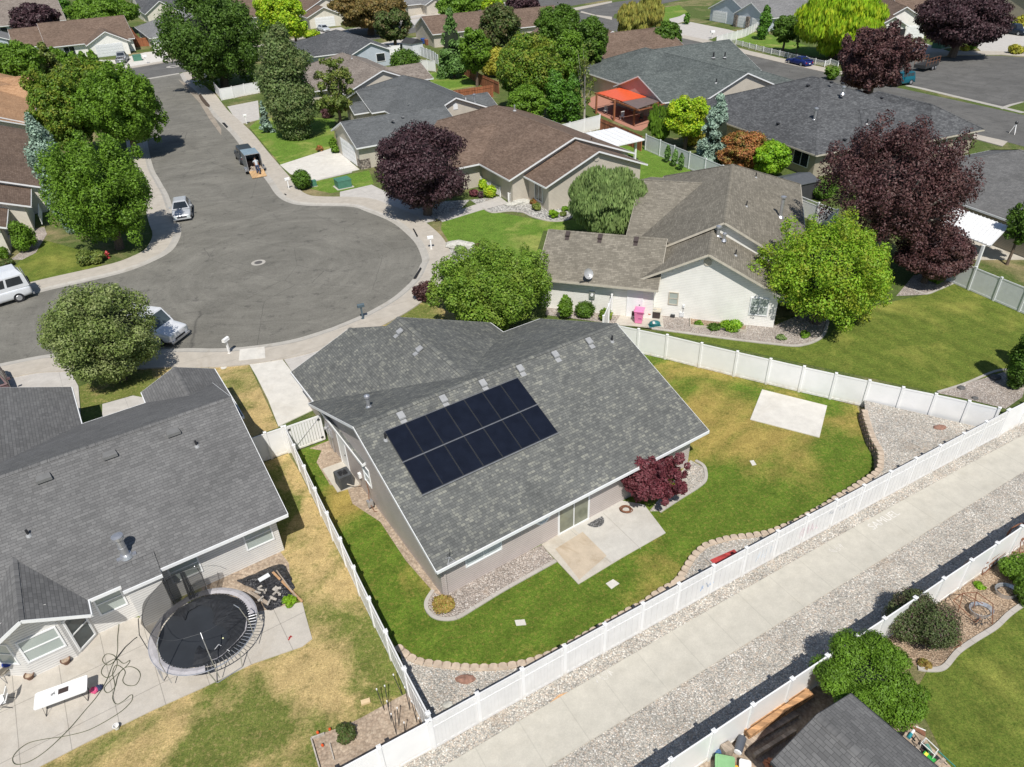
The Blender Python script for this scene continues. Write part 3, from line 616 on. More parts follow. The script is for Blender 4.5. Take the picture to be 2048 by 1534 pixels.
for k in range(nw-1):
    A = ws[k]; B = ws[k+1]; ua, va = FA.l(*A); ub, vb = FA.l(*B); ha = wh(k)-.05; hb = wh(k+1)-.05
    def side(u): return FA.w(u, fv(u)+.07)[:2]
    if k < nw*.80:
        C = side(ub); D = side(ua); mb.poly([(*A, ha), (*D, ha), (*C, hb), (*B, hb)])
# east triangle: fan from wall to the corner of the fences
k0 = int(nw*.80); cor = FA.w(37.75, fv(37.75)+.1)[:2]; D0 = FA.w(FA.l(*ws[k0])[0], fv(FA.l(*ws[k0])[0])+.07)[:2]
mb.poly([(*ws[k0], wh(k0)-.05), (*D0, wh(k0)-.05), (*cor, .5)])
for k in range(k0, nw-1): mb.poly([(*ws[k], wh(k)-.05), (*cor, .5), (*ws[k+1], wh(k+1)-.05)])
endp = FA.w(34.75, 16.95)[:2]; mb.poly([(*ws[-1], .5), (*cor, .5), (*endp, .5)])
A = ws[0]; D = FA.w(4.78, 13.45)[:2]; C = FA.w(FA.l(*A)[0], fv(FA.l(*A)[0])+.07)[:2]; Z = FA.w(4.92, 16.0)[:2]
mb.poly([(*A, .15), (*Z, .15), (*D, .15), (*C, .15)])
o = mb.build('raised_gravel_bed', M['gravel']); o['kind'] = 'structure'
# ------------------------------------------------------------------ beds, pads and patios of the main lot
def edging(pts, w=.16, z=.07, name='garden_edging', label=None, h=True):
    L = smooth(pts, 6); mb = MB(); A = offset(L, w/2); B = offset(L, -w/2)
    ribbon(mb, A, B, z); wallstrip(mb, A, 0, z); wallstrip(mb, B, 0, z); o = mb.build(name, M['edging'])
    tag(o, label, 'garden edging'); return o
sheet('gravel_bed', PL('h', [(590,520),(1180,222),(1262,318),(950,492),(800,582),(700,645),(600,655),(535,620),(510,565),(545,500)]), .02, M['gravel2'])
edging(PL('h', [(545,490),(505,560),(520,620),(580,655),(680,652),(790,590),(940,498),(1100,408),(1262,318)]), .17, label='concrete edging curving round the tan gravel bed under the back wall')
sheet('gravel_bed', PL('e', [(1810,1530),(2050,1230),(2140,1280),(2130,1370),(2000,1450),(1870,1530)]), .021, M['gravel'])
edging(PL('e', [(1868,1535),(1990,1455),(2100,1385),(2140,1340),(2130,1270),(2080,1235)]), .17, label='concrete edging round the gravel bed with the red maple')
sheet('patio', PL('h', [(1180,222),(1375,108),(1500,40),(1640,-35),(1780,-10),(1905,155),(1650,300),(1395,455),(1260,310)]), .05, M['patio'])
mb = MB(); 
for a_, b_ in (((1350,135),(1585,325)), ((1540,35),(1760,245))):
    p_ = P('h', *a_, .054); q_ = P('h', *b_, .054); mb.bar(p_, q_, .035, .004)
o = mb.build('patio_joint', M['gutter']); o['kind'] = 'structure'
sheet('patio', PL('h', [(1365,128),(1500,40),(1640,-35),(1780,-10),(1905,155),(1650,300),(1590,325)]), .053, concrete('patio_newer_slab', (.52,.50,.455), None, stain=.2), skirt=False)
sheet('patio_stain', PL('h', [(1260,250),(1420,150),(1560,290),(1400,430)]), .059, concrete('stained_patio', (.50,.42,.32), None, stain=.8), skirt=False)
for lab, k_, pts in (('small square concrete cover in the lawn nearest the patio corner','h',[(1555,450),(1598,425),(1635,450),(1588,482)]), ('small concrete cover in the lawn below the tan gravel bed','h',[(1022,665),(1080,660),(1090,692),(1032,697)]), ('small concrete cover in the dry grass beyond the red maple','f',[(442,1236),(465,1232),(482,1258),(458,1264)])):
    o = sheet('utility_cover', PL(k_, pts), .035, M['pale_conc'], None); tag(o, lab, 'utility cover')
sheet('concrete_pad', PL('f', [(515,820),(895,915),(850,1100),(445,995)]), .06, M['pale_conc'])
sheet('concrete_pad', PL('d', [(1885,1285),(2048,1225),(2120,1310),(2100,1380),(1975,1420)]), .05, M['patio'])
sheet('bare_soil', [FA.w(u,v)[:2] for u,v in [(7.1,32.6),(8.4,32.6),(8.4,19.3),(8.0,19.3),(7.8,22),(7.9,25),(7.3,27),(7.6,28.5),(6.9,29),(7.0,31.2),(7.6,32)]], .016, M['dirt'])
# ------------------------------------------------------------------ neighbour on the left: patio, raised bed
sheet('patio', PL('g', [(575,700),(640,660),(820,650),(1060,560),(1500,620),(1770,560),(1790,640),(1828,775),(1770,820),(1480,920),(1180,1065),(900,1190),(500,1385),(200,1540),(-300,1780),(-500,900),(0,870)]), .05, M['patio2'])
sheet('bare_soil', PL('g', [(1180,440),(1640,262),(1690,330),(1700,420),(1740,560),(1500,625),(1400,600),(1180,520)]), .018, M['dirt'])
sheet('raised_bed_soil', PL('h', [(20,1290),(140,1230),(320,1130),(400,1090),(500,1245),(540,1330),(300,1460),(0,1600),(-120,1521),(-165,1350)]), .06, M['dirt'])
# ------------------------------------------------------------------ neighbour with the white gable: gravel bed, edging
sheet('gravel_bed', PL('j', [(120,1075),(640,1130),(930,1120),(1740,1200),(1900,1130),(2080,1120),(2100,1200),(2060,1290),(1900,1345),(1500,1315),(1200,1280),(850,1225),(600,1195),(110,1130)]), .018, M['gravel2'])
edging(PL('j', [(860,1228),(1100,1260),(1400,1300),(1700,1335),(1900,1348),(2050,1295),(2100,1190),(2090,1100)]), .2, label='pale concrete edging between the white house gravel bed and the big green lawn')
sheet('side_patio', PL('j', [(600,1195),(640,1130),(930,1110),(945,1222),(640,1205)]), .05, M['patio'])
sheet('gravel_bed', PL('f', [(1300,270),(1480,262),(1632,200),(1560,120),(1400,150)]), .019, M['gravel2'])
edging(PL('f', [(1400,235),(1475,258),(1550,232),(1630,198)]), .15, label='concrete edging at the foot of the great purple tree by the grey fence')
sheet('gravel_bed', PL('f', [(1540,838),(1960,705),(2060,770),(2040,860),(1940,930),(1720,875)]), .019, M['gravel2'])
edging(PL('f', [(1540,835),(1700,785),(1870,715),(1965,700)]), .15, label='concrete edging between green lawn and gravel in the far right corner')
# brown roofed house: pebble bed at the front
sheet('pebble_bed', PL('b', [(760,1170),(850,1160),(935,1150),(985,1190),(1120,1170),(1220,1225),(1400,1180),(1375,1260),(1310,1295),(1180,1285),(1100,1250),(980,1235),(900,1245),(830,1215)]), .02, M['gravel3'])
edging(PL('b', [(835,1218),(890,1245),(980,1237),(1060,1240),(1130,1270),(1230,1295),(1320,1290),(1370,1255)]), .22, label='pale edging round the pebble bed before the brown roofed house')
sheet('pebble_bed', PL('b', [(420,1240),(560,1180),(760,1170),(700,1230),(560,1280),(480,1290)]), .02, M['gravel3'])
sheet('pebble_bed', PL('b', [(640,1430),(700,1425),(840,1425),(850,1475),(760,1500),(690,1540),(640,1540)]), .022, M['gravel3'])
# lower right garden
sheet('mulch_bed', PL('i', [(1250,740),(1500,540),(1800,330),(2048,150),(2300,0),(2300,420),(2048,555),(1900,690),(1700,820),(1560,940),(1440,950),(1300,850)]), .022, M['bark'])
edging(PL('i', [(1425,945),(1500,955),(1580,940),(1660,850),(1760,780),(1880,705),(1960,630),(2048,570),(2150,530)]), .2, label='curving concrete edging between the corner lawn and the bark bed')
sheet('dirt', PL('i', [(0,1470),(820,960),(1200,900),(1500,1400),(1700,1600),(0,1700)]), .015, M['dirt'])
sheet('pebble_bed', PL('a', [(190,1340),(260,1330),(275,1370),(210,1480),(130,1521),(60,1521),(170,1440)]), .02, M['gravel2'])
# ------------------------------------------------------------------ houses
class House:
    def __init__(s, name, label, fr, center, roof, wall, trim='trim', oh=.45, cat='house'):
        s.fr = fr; s.mods = []; s.roofm = M[roof]; s.wallm = M[wall]; s.trim = M[trim]; s.oh = oh; s.nm = 0
        s.t = thing(name, label, cat, fr.w(*center)); s.rb = MB(); s.fb = MB(); s.wb = MB()
    def mod(s, u0, u1, v0, v1, axis, ze, zr, hipA=False, hipB=False, oh=None, ohr=None, walls='WESN', ridge=None, th=.15, nof=(), z0=0.0, hd=None):
        """gable or hip block; axis = ridge direction. hipA is the low-coordinate end"""
        fr = s.fr; s.nm += 1; e = .003*s.nm; u0 += e; u1 -= e; v0 += e; v1 -= e; ze -= e; zr -= e
        oh = s.oh if oh is None else oh; ohr = (oh*.75 if ohr is None else ohr)
        if axis == 'u': W = lambda a, b, z: fr.w(a, b, z); a0, a1, b0, b1 = u0, u1, v0, v1
        else: W = lambda a, b, z: fr.w(b, a, z); a0, a1, b0, b1 = v0, v1, u0, u1
        bm = (b0+b1)/2 if ridge is None else ridge; d = (b1-b0)/2 if hd is None else hd
        A = a0+(d if hipA else 0); B = a1-(d if hipB else 0)
        if A > B: A = B = (A+B)/2
        E = {'00': (a0, b0, ze), '10': (a1, b0, ze), '11': (a1, b1, ze), '01': (a0, b1, ze), 'A': (A, bm, zr), 'B': (B, bm, zr)}
        fac = [(['00','10','B','A'], (1,0)), (['11','01','A','B'], (1,0))]
        if hipA: fac.append((['01','00','A'], (0,1)))
        if hipB: fac.append((['10','11','B'], (0,1)))
        flip = (axis != 'u')
        ro = random.uniform(0, 5)
        for names, hd_ in fac:
            pts = [E[n] for n in names]
            x0 = pts[0]; sl_len = lambda p: sqrt(((p[1]-x0[1]) if hd_ == (1,0) else (p[0]-x0[0]))**2+(p[2]-x0[2])**2)
            uv = [((p[0] if hd_ == (1,0) else p[1])+ro, sl_len(p)+ro) for p in pts]
            w3 = [W(*p) for p in pts]
            if flip: w3 = w3[::-1]; uv = uv[::-1]
            s.rb.poly(w3, 0, uv); lo = [(x, y, z-th) for x, y, z in w3][::-1]; s.fb.poly(lo)
        # fascia boards round the outline
        loop = ['00', '10']+(['11'] if hipB else ['B', '11'])+['01']+([] if hipA else ['A'])
        for k in range(len(loop)):
            if k in nof: continue
            p = E[loop[k]]; q = E[loop[(k+1) % len(loop)]]; P0 = W(*p); Q0 = W(*q); eave = abs(p[2]-q[2]) < 1e-6
            s.fb.bar((P0[0], P0[1], P0[2]-th/2-.012), (Q0[0], Q0[1], Q0[2]-th/2-.012), .05 if not eave else .10, th)
        # ridge and hip caps, overlapping shingles laid along the line
        caps = [('A', 'B')]+([('00', 'A'), ('01', 'A')] if hipA else [])+([('10', 'B'), ('11', 'B')] if hipB else [])
        for ka, kb in caps:
            p = Vector(W(*E[ka])); q = Vector(W(*E[kb])); Lc = (q-p).length
            if Lc < .4: continue
            dr = (q-p)/Lc; sd = Vector((-dr.y, dr.x, 0)); sd.normalize(); nc = max(2, int(Lc/.32)); dz = Vector((0, 0, .13*(zr-ze)/max(.1, bm-b0)*(1.0 if ka == 'A' else .7)))
            for k in range(nc):
                a = p+dr*(Lc*k/nc); b = p+dr*(Lc*(k+1.15)/nc if k < nc-1 else Lc); h0 = Vector((0, 0, .016)); h1 = Vector((0, 0, .034))
                s.rb.poly([tuple(a+h0), tuple(b+h1), tuple(b+h1+sd*.14-dz), tuple(a+h0+sd*.14-dz)], 0, [(k*.9, .02), (k*.9+.25, .02), (k*.9+.25, .12), (k*.9, .12)])
                s.rb.poly([tuple(b+h1), tuple(a+h0), tuple(a+h0-sd*.14-dz), tuple(b+h1-sd*.14-dz)], 0, [(k*.9+.25, .02), (k*.9, .02), (k*.9, .12), (k*.9+.25, .12)])
        # walls
        sl = (zr-ze)/(bm-b0); sl2 = (zr-ze)/(b1-bm)
        wa0 = a0+(oh if hipA else ohr); wa1 = a1-(oh if hipB else ohr); wb0 = b0+oh; wb1 = b1-oh
        zt = ze+sl*oh-th; zt2 = ze+sl2*oh-th; zp = zr-th
        def wp(*q):
            q = [W(*x) for x in q]
            s.wb.poly(q if not flip else q[::-1])
        wp((wa0,wb0,z0), (wa1,wb0,z0), (wa1,wb0,zt), (wa0,wb0,zt)); wp((wa1,wb1,z0), (wa0,wb1,z0), (wa0,wb1,zt2), (wa1,wb1,zt2))
        wp(*([(wa0,wb1,z0), (wa0,wb0,z0), (wa0,wb0,zt)]+([] if hipA else [(wa0,bm,zp)])+[(wa0,wb1,zt2)]))
        wp(*([(wa1,wb0,z0), (wa1,wb1,z0), (wa1,wb1,zt2)]+([] if hipB else [(wa1,bm,zp)])+[(wa1,wb0,zt)]))
        s.mods.append((wa0, wa1, wb0, wb1, axis))
        return s
    def done(s):
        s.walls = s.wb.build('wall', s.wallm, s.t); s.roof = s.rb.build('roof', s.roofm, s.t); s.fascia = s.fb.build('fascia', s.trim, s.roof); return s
    # a point on a vertical plane given by a wall line in (u,v)
    def frame_on(s, u, v, ang_uv):
        """returns function (along, out, up)->world for a wall with tangent angle ang_uv (deg, in house frame), outward = right of tangent"""
        a = radians(ang_uv); t = (cos(a), sin(a)); n = (sin(a), -cos(a))
        return lambda x, o, z: s.fr.w(u+t[0]*x+n[0]*o, v+t[1]*x+n[1]*o, z)
    def window(s, u, v, ang, w, h, z, glass='glass', mull='v', fr_m='trim', fw=.07, lab=None):
        f = s.frame_on(u, v, ang); mb = MB()
        def b(x0, x1, z0, z1, o0, o1, B, m=0): B.hexa([f(x0,o1,z0), f(x1,o1,z0), f(x1,o0,z0), f(x0,o0,z0)], [f(x0,o1,z1), f(x1,o1,z1), f(x1,o0,z1), f(x0,o0,z1)], m)
        b(-w/2-fw, w/2+fw, z-fw, z, -.02, .045, mb); b(-w/2-fw, w/2+fw, z+h, z+h+fw, -.02, .045, mb)
        b(-w/2-fw, -w/2, z, z+h, -.02, .045, mb); b(w/2, w/2+fw, z, z+h, -.02, .045, mb)
        if mull == 'v': b(-.025, .025, z, z+h, -.02, .035, mb)
        if mull == 'h': b(-w/2, w/2, z+h*.5-.025, z+h*.5+.025, -.02, .035, mb)
        if mull == 'x':
            b(-.03, .03, z, z+h, -.02, .035, mb); b(-w/2, w/2, z+h*.5-.02, z+h*.5+.02, -.02, .030, mb)
        o = mb.build('window', M[fr_m], s.walls)
        if lab: o['label'] = lab
        gb = MB(); b(-w/2, w/2, z, z+h, -.03, .008, gb)
        if mull: gb.build('pane', M[glass], s.walls) if False else gb.build('pane', M[glass], o) if False else None
        g_ = MB(); b(-w/2, w/2, z, z+h, -.03, .008, g_); p_ = g_.build('pane', M[glass], s.t); p_.parent = s.t
        # window is a part of the house, pane its sub-part
        o.parent = s.t; p_.parent = o; p_.location = (0,0,0)
        return o
    def door(s, u, v, ang, w=.95, h=2.05, z=.05, m='trim', handle=True, label=None):
        f = s.frame_on(u, v, ang); mb = MB()
        def b(x0, x1, z0, z1, o0, o1): mb.hexa([f(x0,o1,z0), f(x1,o1,z0), f(x1,o0,z0), f(x0,o0,z0)], [f(x0,o1,z1), f(x1,o1,z1), f(x1,o0,z1), f(x0,o0,z1)])
        b(-w/2, w/2, z, z+h, -.02, .03); b(-w/2-.09, -w/2, z, z+h+.09, -.02, .05); b(w/2, w/2+.09, z, z+h+.09, -.02, .05); b(-w/2, w/2, z+h, z+h+.09, -.02, .048)
        o = mb.build('door', M[m], s.t)
        if label: o['label'] = label
        if handle:
            p_ = f(w/2-.12, .05, z+1.0); MB().ell(p_, (.04,.04,.04), 8, 6).build('handle', M['dark_metal'], o)
        return o
    def garage(s, u, v, ang, w=4.9, h=2.1, z=.05, m='trim', nx=8, nz=4):
        f = s.frame_on(u, v, ang); mb = MB()
        def b(x0, x1, z0, z1, o0, o1, mm=0): mb.hexa([f(x0,o1,z0), f(x1,o1,z0), f(x1,o0,z0), f(x0,o0,z0)], [f(x0,o1,z1), f(x1,o1,z1), f(x1,o0,z1), f(x0,o0,z1)], mm)
        b(-w/2-.1, w/2+.1, z, z+h+.1, -.02, .02)
        for k in range(nz): b(-w/2, w/2, z+h*k/nz+.012, z+h*(k+1)/nz-.012, .0, .035)
        for k in range(nz):
            for q in range(nx): b(-w/2+w*(q+.12)/nx, -w/2+w*(q+.88)/nx, z+h*(k+.2)/nz, z+h*(k+.8)/nz, .03, .047)
        return mb.build('garage_door', M[m], s.t)
def roofz(ze, zr, e0, r0, x): return ze+(zr-ze)*abs(x-e0)/abs(r0-e0)
def pipe_vent(h, u, v, z, hh=.35, r=.05, m='vent_dark', base='vent'):
    p = h.fr.w(u, v, z); o = MB().cyl((p[0],p[1],z-.05), (p[0],p[1],z+hh), r, r, 8).build('vent_pipe', M[m], h.roof)
    MB().cyl((p[0],p[1],z-.03), (p[0],p[1],z+.05), r*3, r*1.6, 8).build('flashing', M[base], o) if False else MB().cyl((p[0],p[1],z-.06), (p[0],p[1],z+.06), r*2.8, r*1.5, 10).build('flashing', M[base], h.roof)
def flue(h, u, v, z, hh=.8, r=.11, lean=0):
    p = h.fr.w(u, v, z); mb = MB().cyl((p[0],p[1],z-.1), (p[0],p[1],z+hh), r, r, 12); mb.cyl((p[0],p[1],z+hh), (p[0],p[1],z+hh+.04), r*1.05, r*1.7, 12); mb.cyl((p[0],p[1],z+hh+.04), (p[0],p[1],z+hh+.14), r*1.7, r*1.6, 12); mb.cyl((p[0],p[1],z+hh+.14), (p[0],p[1],z+hh+.2), r*1.6, r*.5, 12)
    mb.cyl((p[0],p[1],z-.08), (p[0],p[1],z+.1), r*2.3, r*1.2, 12); mb.build('chimney_flue', M['metal'], h.roof, smooth=False)
def box_vent(h, u, v, z, slope_sign, ang=0, m='vent', sl=.4, axis='v'):
    """low box vent lying on a slope; slope_sign = direction (in v or u) in which the roof rises"""
    fr = h.fr; s_ = .165; k = sl*slope_sign
    def Q(du, dv, up):
        dz = k*(dv if axis == 'v' else du); return fr.w(u+du, v+dv, z+dz+up)
    lift = .13
    b = [Q(-s_*.6,-s_*.6,-.02), Q(s_*.6,-s_*.6,-.02), Q(s_*.6,s_*.6,-.02), Q(-s_*.6,s_*.6,-.02)]; t = [Q(-s_*.6,-s_*.6,lift), Q(s_*.6,-s_*.6,lift), Q(s_*.6,s_*.6,lift), Q(-s_*.6,s_*.6,lift)]
    mb = MB().hexa(b, t); mb.hexa([Q(-s_,-s_,lift-.05), Q(s_,-s_,lift-.05), Q(s_,s_,lift-.05), Q(-s_,s_,lift-.05)], [Q(-s_,-s_,lift+.03), Q(s_,-s_,lift+.03), Q(s_*.95,s_,lift+.05), Q(-s_*.95,s_,lift+.05)])
    # flange
    o = -slope_sign*.28 
    if axis == 'v': mb.poly([Q(-s_*.9,-.1+o,.012), Q(s_*.9,-.1+o,.012), Q(s_*.9,.25+o,.012), Q(-s_*.9,.25+o,.012)])
    else: mb.poly([Q(-.1+o,-s_*.9,.012), Q(.25+o,-s_*.9,.012), Q(.25+o,s_*.9,.012), Q(-.1+o,s_*.9,.012)])
    return mb.build('roof_vent', M[m], h.roof)
# === main house
H1 = House('house', 'taupe house with variegated grey shingles and a dark solar array on its back roof', FA, (15.5, 26), 'roof_main', 'sid_taupe', oh=.62)
H1.mod(7.75, 23.4, 18.5, 33.05, 'u', 2.6, 5.5, oh=.68, ohr=.45)
H1.mod(8.05, 20.55, 26.5, 34.6, 'v', 2.6, 5.1, oh=.5, nof=(1,))
H1.mod(8.05, 16.0, 30, 36.75, 'v', 2.6, 4.18, oh=.5)
uvp = [(12.0,36.7,4.19), (16.0,36.7,2.6), (14.2,34.55,4.6), (13.5,34.5,4.76)]
H1.rb.poly([FA.w(*p) for p in uvp], 0, [(p[0], p[1]) for p in uvp])
tri = [(12.0,36.74,4.18),(12.0,34.4,4.18),(13.55,34.4,4.80)]; H1.rb.poly([FA.w(*p) for p in tri], 0, [(p[1], p[0]*1.08) for p in tri])
H1.done()
slp = 2.9/7.275
def z1(v): return 2.6+(v-18.5)*slp
# back wall features (wall v=19.18, tangent +u, outward = -v)
vw = 19.18
H1.window(10.35, vw, 0, 1.75, .95, 1.15, 'pale_glass', 'v')
f = H1.frame_on(13.55, vw, 0); mb = MB(); 
oc = [(.36*cos(pi/8+k*pi/4), .36*sin(pi/8+k*pi/4)) for k in range(8)]
for k in range(8):
    a, b = oc[k], oc[(k+1) % 8]; mb.hexa([f(a[0]*1.25,.05,1.75+a[1]*1.25), f(b[0]*1.25,.05,1.75+b[1]*1.25), f(b[0],.05,1.75+b[1]), f(a[0],.05,1.75+a[1])], [f(a[0]*1.25,-.02,1.75+a[1]*1.25), f(b[0]*1.25,-.02,1.75+b[1]*1.25), f(b[0],-.02,1.75+b[1]), f(a[0],-.02,1.75+a[1])])
o8 = mb.build('window', M['trim'], H1.t); o8['label'] = 'small octagonal window with white frame'; MB().poly([f(x, .012, 1.75+z) for x, z in oc]).build('pane', M['pale_glass'], o8)
M['door_glass'] = glassy('sliding_door_glass', (.17,.18,.13), .12); sd_ = H1.window(15.35, vw, 0, 1.7, 1.98, .12, 'door_glass', 'v', fw=.09, lab='sliding glass patio door'); sd_.name = 'sliding_door'  # lighter olive of the reflection is put into the glass colour
H1.window(19.5, vw, 0, 1.5, 1.0, 1.1, 'blinds', 'v')
# west gable wall u=8.2, outward -u : tangent -90deg gives normal (sin(-90),-cos(-90)) = (-1,0)
uw = 8.203
H1.window(uw, 26.6, -90, .7, 1.0, 1.25, 'pale_glass', 'h')
H1.door(uw, 29.9, -90, .92, 2.05, .05, label='white side door')
f = H1.frame_on(uw, 28.0, -90); MB().hexa([f(-.1,.03,2.2), f(.1,.03,2.2), f(.1,0,2.2), f(-.1,0,2.2)], [f(-.1,.03,2.55), f(.1,.03,2.55), f(.1,0,2.55), f(-.1,0,2.55)]).build('wall_vent', M['trim'], H1.t)
H1.garage(12.0, 36.35, 180)
# downspouts and gutter
mb = MB()
for u_, v_ in ((8.35, 19.05),): 
    p_ = FA.w(u_, v_); q_ = FA.w(u_, 18.62)
    mb.bar((q_[0],q_[1],2.42), (p_[0],p_[1],2.15), .07, .07); mb.bar((p_[0],p_[1],2.15), (p_[0],p_[1],.1), .07, .07)
mb.build('downspout', M['sid_taupe'], H1.t)
for k_, q_ in enumerate(((362,985),(608,885),(838,792),(1052,702),(1257,620),(1452,540))):
    p_ = FA.l(*P('e', *q_, 5.3)[:2]); box_vent(H1, p_[0], 25.3, z1(25.3), 1, sl=slp)

wz = lambda u_: 2.6+(u_-8.05)*.4
for v_ in (33.2, 30.8): box_vent(H1, 13.7, v_, wz(13.7), 1, sl=.4, axis='u')
pipe_vent(H1, 8.75, 24.6, z1(24.6)); pipe_vent(H1, 22.35, 24.9, z1(24.9)); flue(H1, 9.35, 27.9, 2.6+(33.05-27.9)*slp, .55, .09)
# solar array: two rows of seven
def on(u, v, up): return FA.w(u, v, z1(v)+up)
sa = thing('solar_array', 'two rows of seven dark solar panels on the grey shingle roof', 'solar panels', on(12.5, 23.2, .1))
for r in range(2):
    for c in range(7):
        u0 = 8.86+c*1.048; u1 = u0+1.03; v0 = 21.52+r*1.70; v1 = v0+1.655; q = [(u0,v0),(u1,v0),(u1,v1),(u0,v1)]
        fo = MB(); fo.hexa([on(a,b,.09) for a,b in q], [on(a,b,.128) for a,b in q]); pn = fo.build('solar_panel', M['dark_metal'], sa)
        i_ = .018; q2 = [(u0+i_,v0+i_),(u1-i_,v0+i_),(u1-i_,v1-i_),(u0+i_,v1-i_)]
        MB().poly([on(a,b,.131) for a,b in q2], 0, [(0,0),(.99,0),(.99,1.73),(0,1.73)]).build('cells', M['panel'], pn)
mb = MB(); 
for v_ in (21.50, 23.198, 24.895): mb.bar(on(8.84, v_, .1), on(16.2, v_, .1), .02 if v_ != 23.198 else .035, .06)
mb.build('mounting_rail', M['metal'], sa)
# === left neighbour
GV_ = plain('grey_ridge_vent', (.17,.17,.165), .8)
H2 = House('house', 'pale grey house with plain grey shingles beside the trampoline', FA, (-4, 32), 'roof_grey', 'sid_grey', oh=.6)
H2.mod(-14, 3.9, 25.35, 38.6, 'u', 2.6, 5.25, oh=.62, ohr=.5)
H2.mod(.35, 4.45, 34, 39.9, 'v', 2.6, 3.5, oh=.35, ohr=.35)
H2.mod(-10.2, -2.9, 35, 43.0, 'v', 2.6, 4.05, oh=.4)
H2.mod(-8.35, -4.3, 24.5, 31.5, 'v', 2.6, 3.75, oh=.45, ohr=1.55)
H2.mod(-3.1, -1.55, 25.05, 27, 'u', 2.55, 2.95, oh=.12, ohr=.12, hipA=False, nof=(1,2,3,4,5))
H2.done(); vw = 25.97
H2.window(2.5, vw, 0, 1.15, 1.15, 1.0, 'blinds', 'h'); H2.window(-.75, vw, 0, 1.15, 1.15, 1.0, 'blinds', 'h'); H2.window(-3.75, vw, 0, .95, 1.15, 1.0, 'blinds', 'h')
# bay with three faces under the little gable roof
bay = [(-4.62,26.0), (-5.55,25.25), (-7.15,25.25), (-8.08,26.0)]
mb = MB(); 
for k in range(3):
    a, b = bay[k+1], bay[k]; mb.poly([FA.w(*a,0), FA.w(*b,0), FA.w(*b,3.35 if k == 1 else 2.75), FA.w(*a,3.35 if k == 1 else 2.75)])
mb.build('bay_wall', M['sid_grey'], H2.t)
for k, (w_, hh, zz) in enumerate(((.75,1.75,.25), (1.25,1.1,.95), (.7,1.1,.95))):
    a, b = bay[k+1], bay[k]; an = math.degrees(atan2(b[1]-a[1], b[0]-a[0])); H2.window((a[0]+b[0])/2, (a[1]+b[1])/2, an, w_, hh, zz, 'blinds' if k else 'glass', 'h')
f = H2.frame_on(-4.05, vw, 0)
for u_ in (.9, -1.85, -4.5): 
    zz = 2.6+(31.25-25.35)*.4; pp = FA.w(u_-.0, 31.0, zz)
    mb = MB(); mb.hexa([FA.w(u_-.3,30.9,zz-.05), FA.w(u_+.3,30.9,zz-.05), FA.w(u_+.3,31.15,zz), FA.w(u_-.3,31.15,zz)], [FA.w(u_-.3,30.9,zz+.1), FA.w(u_+.3,30.9,zz+.1), FA.w(u_+.25,31.3,zz+.12), FA.w(u_-.25,31.3,zz+.12)]); mb.build('roof_vent', GV_, H2.roof)
pipe_vent(H2, 1.6, 30.1, 2.6+(30.1-25.35)*.4, .3); pipe_vent(H2, -5.6, 28.9, 2.6+(28.9-25.35)*.4, .3)
# big flue standing on the chimney bump
zz = 2.6+(26.3-25.35)*.4; pp = FA.w(-2.55, 26.45); mb = MB(); mb.box((pp[0],pp[1],zz+.02), (.75,.3,.1), FA.a); mb.cyl((pp[0],pp[1],zz), (pp[0],pp[1],zz+.14), .28, .22, 20); mb.cyl((pp[0],pp[1],zz+.1), (pp[0],pp[1],zz+1.0), .15, .15, 20); mb.cyl((pp[0],pp[1],zz+.55), (pp[0],pp[1],zz+.58), .165, .165, 20); mb.cyl((pp[0],pp[1],zz+1.0), (pp[0],pp[1],zz+1.06), .15, .23, 20); mb.cyl((pp[0],pp[1],zz+1.06), (pp[0],pp[1],zz+1.2), .23, .23, 20); mb.cyl((pp[0],pp[1],zz+1.2), (pp[0],pp[1],zz+1.24), .23, .1, 20); mb.build('chimney_flue', M['metal'], H2.roof)
# === white neighbour on the right
F3 = Fr(-18)
H3 = House('house', 'white sided house with a weathered tan roof and wide gable facing the green lawn', F3, (-2, 55), 'roof_tan', 'sid_white', 'tan_trim', oh=.5)
H3.mod(-6.2, 6.15, 49.5, 68.9, 'v', 2.6, 5.95, hipB=True, oh=.5)
H3.mod(-5.85, 4.4, 45.45, 50.5, 'v', 2.62, 5.25, oh=.25, ohr=.5)
H3.mod(-12.45, -3.75, 44.75, 52.5, 'u', 2.6, 4.75, oh=.55, ohr=.3)
H3.mod(-7.4, 1, 53.8, 68.4, 'u', 2.6, 4.75, oh=.5)
H3.done()
H3.window(-2.75, 45.945, 0, .55, .85, 1.05, 'blinds', 'h', 'tan_trim'); H3.window(3.0, 45.945, 0, 1.1, 1.2, .9, 'blinds', 'x')
H3.door(-5.35, 45.29, 0, .95, 2.05, .05, label='white side door with a pet flap')
f = H3.frame_on(-5.35, 45.29, 0); MB().hexa([f(-.15,.06,.15), f(.1,.06,.15), f(.1,.03,.15), f(-.15,.03,.15)], [f(-.15,.06,.5), f(.1,.06,.5), f(.1,.03,.5), f(-.15,.03,.5)]).build('pet_flap', M['vent_brown'], H3.t)
f = H3.frame_on(-.74, 45.945, 0); MB().hexa(*[[f(.28*cos(k*pi/4+pi/8), o_, 4.45+.28*sin(k*pi/4+pi/8)) for k in range(8)] for o_ in (.0, .05)]).build('gable_vent', M['tan_trim'], H3.t)
for u_ in (-10.9, -8.5, -5.9): box_vent(H3, u_, 48.25, 2.6+(48.25-44.75)*.555, 1, m='vent_brown', sl=.555)
def z3(u_): return 5.95-abs(u_)*.543
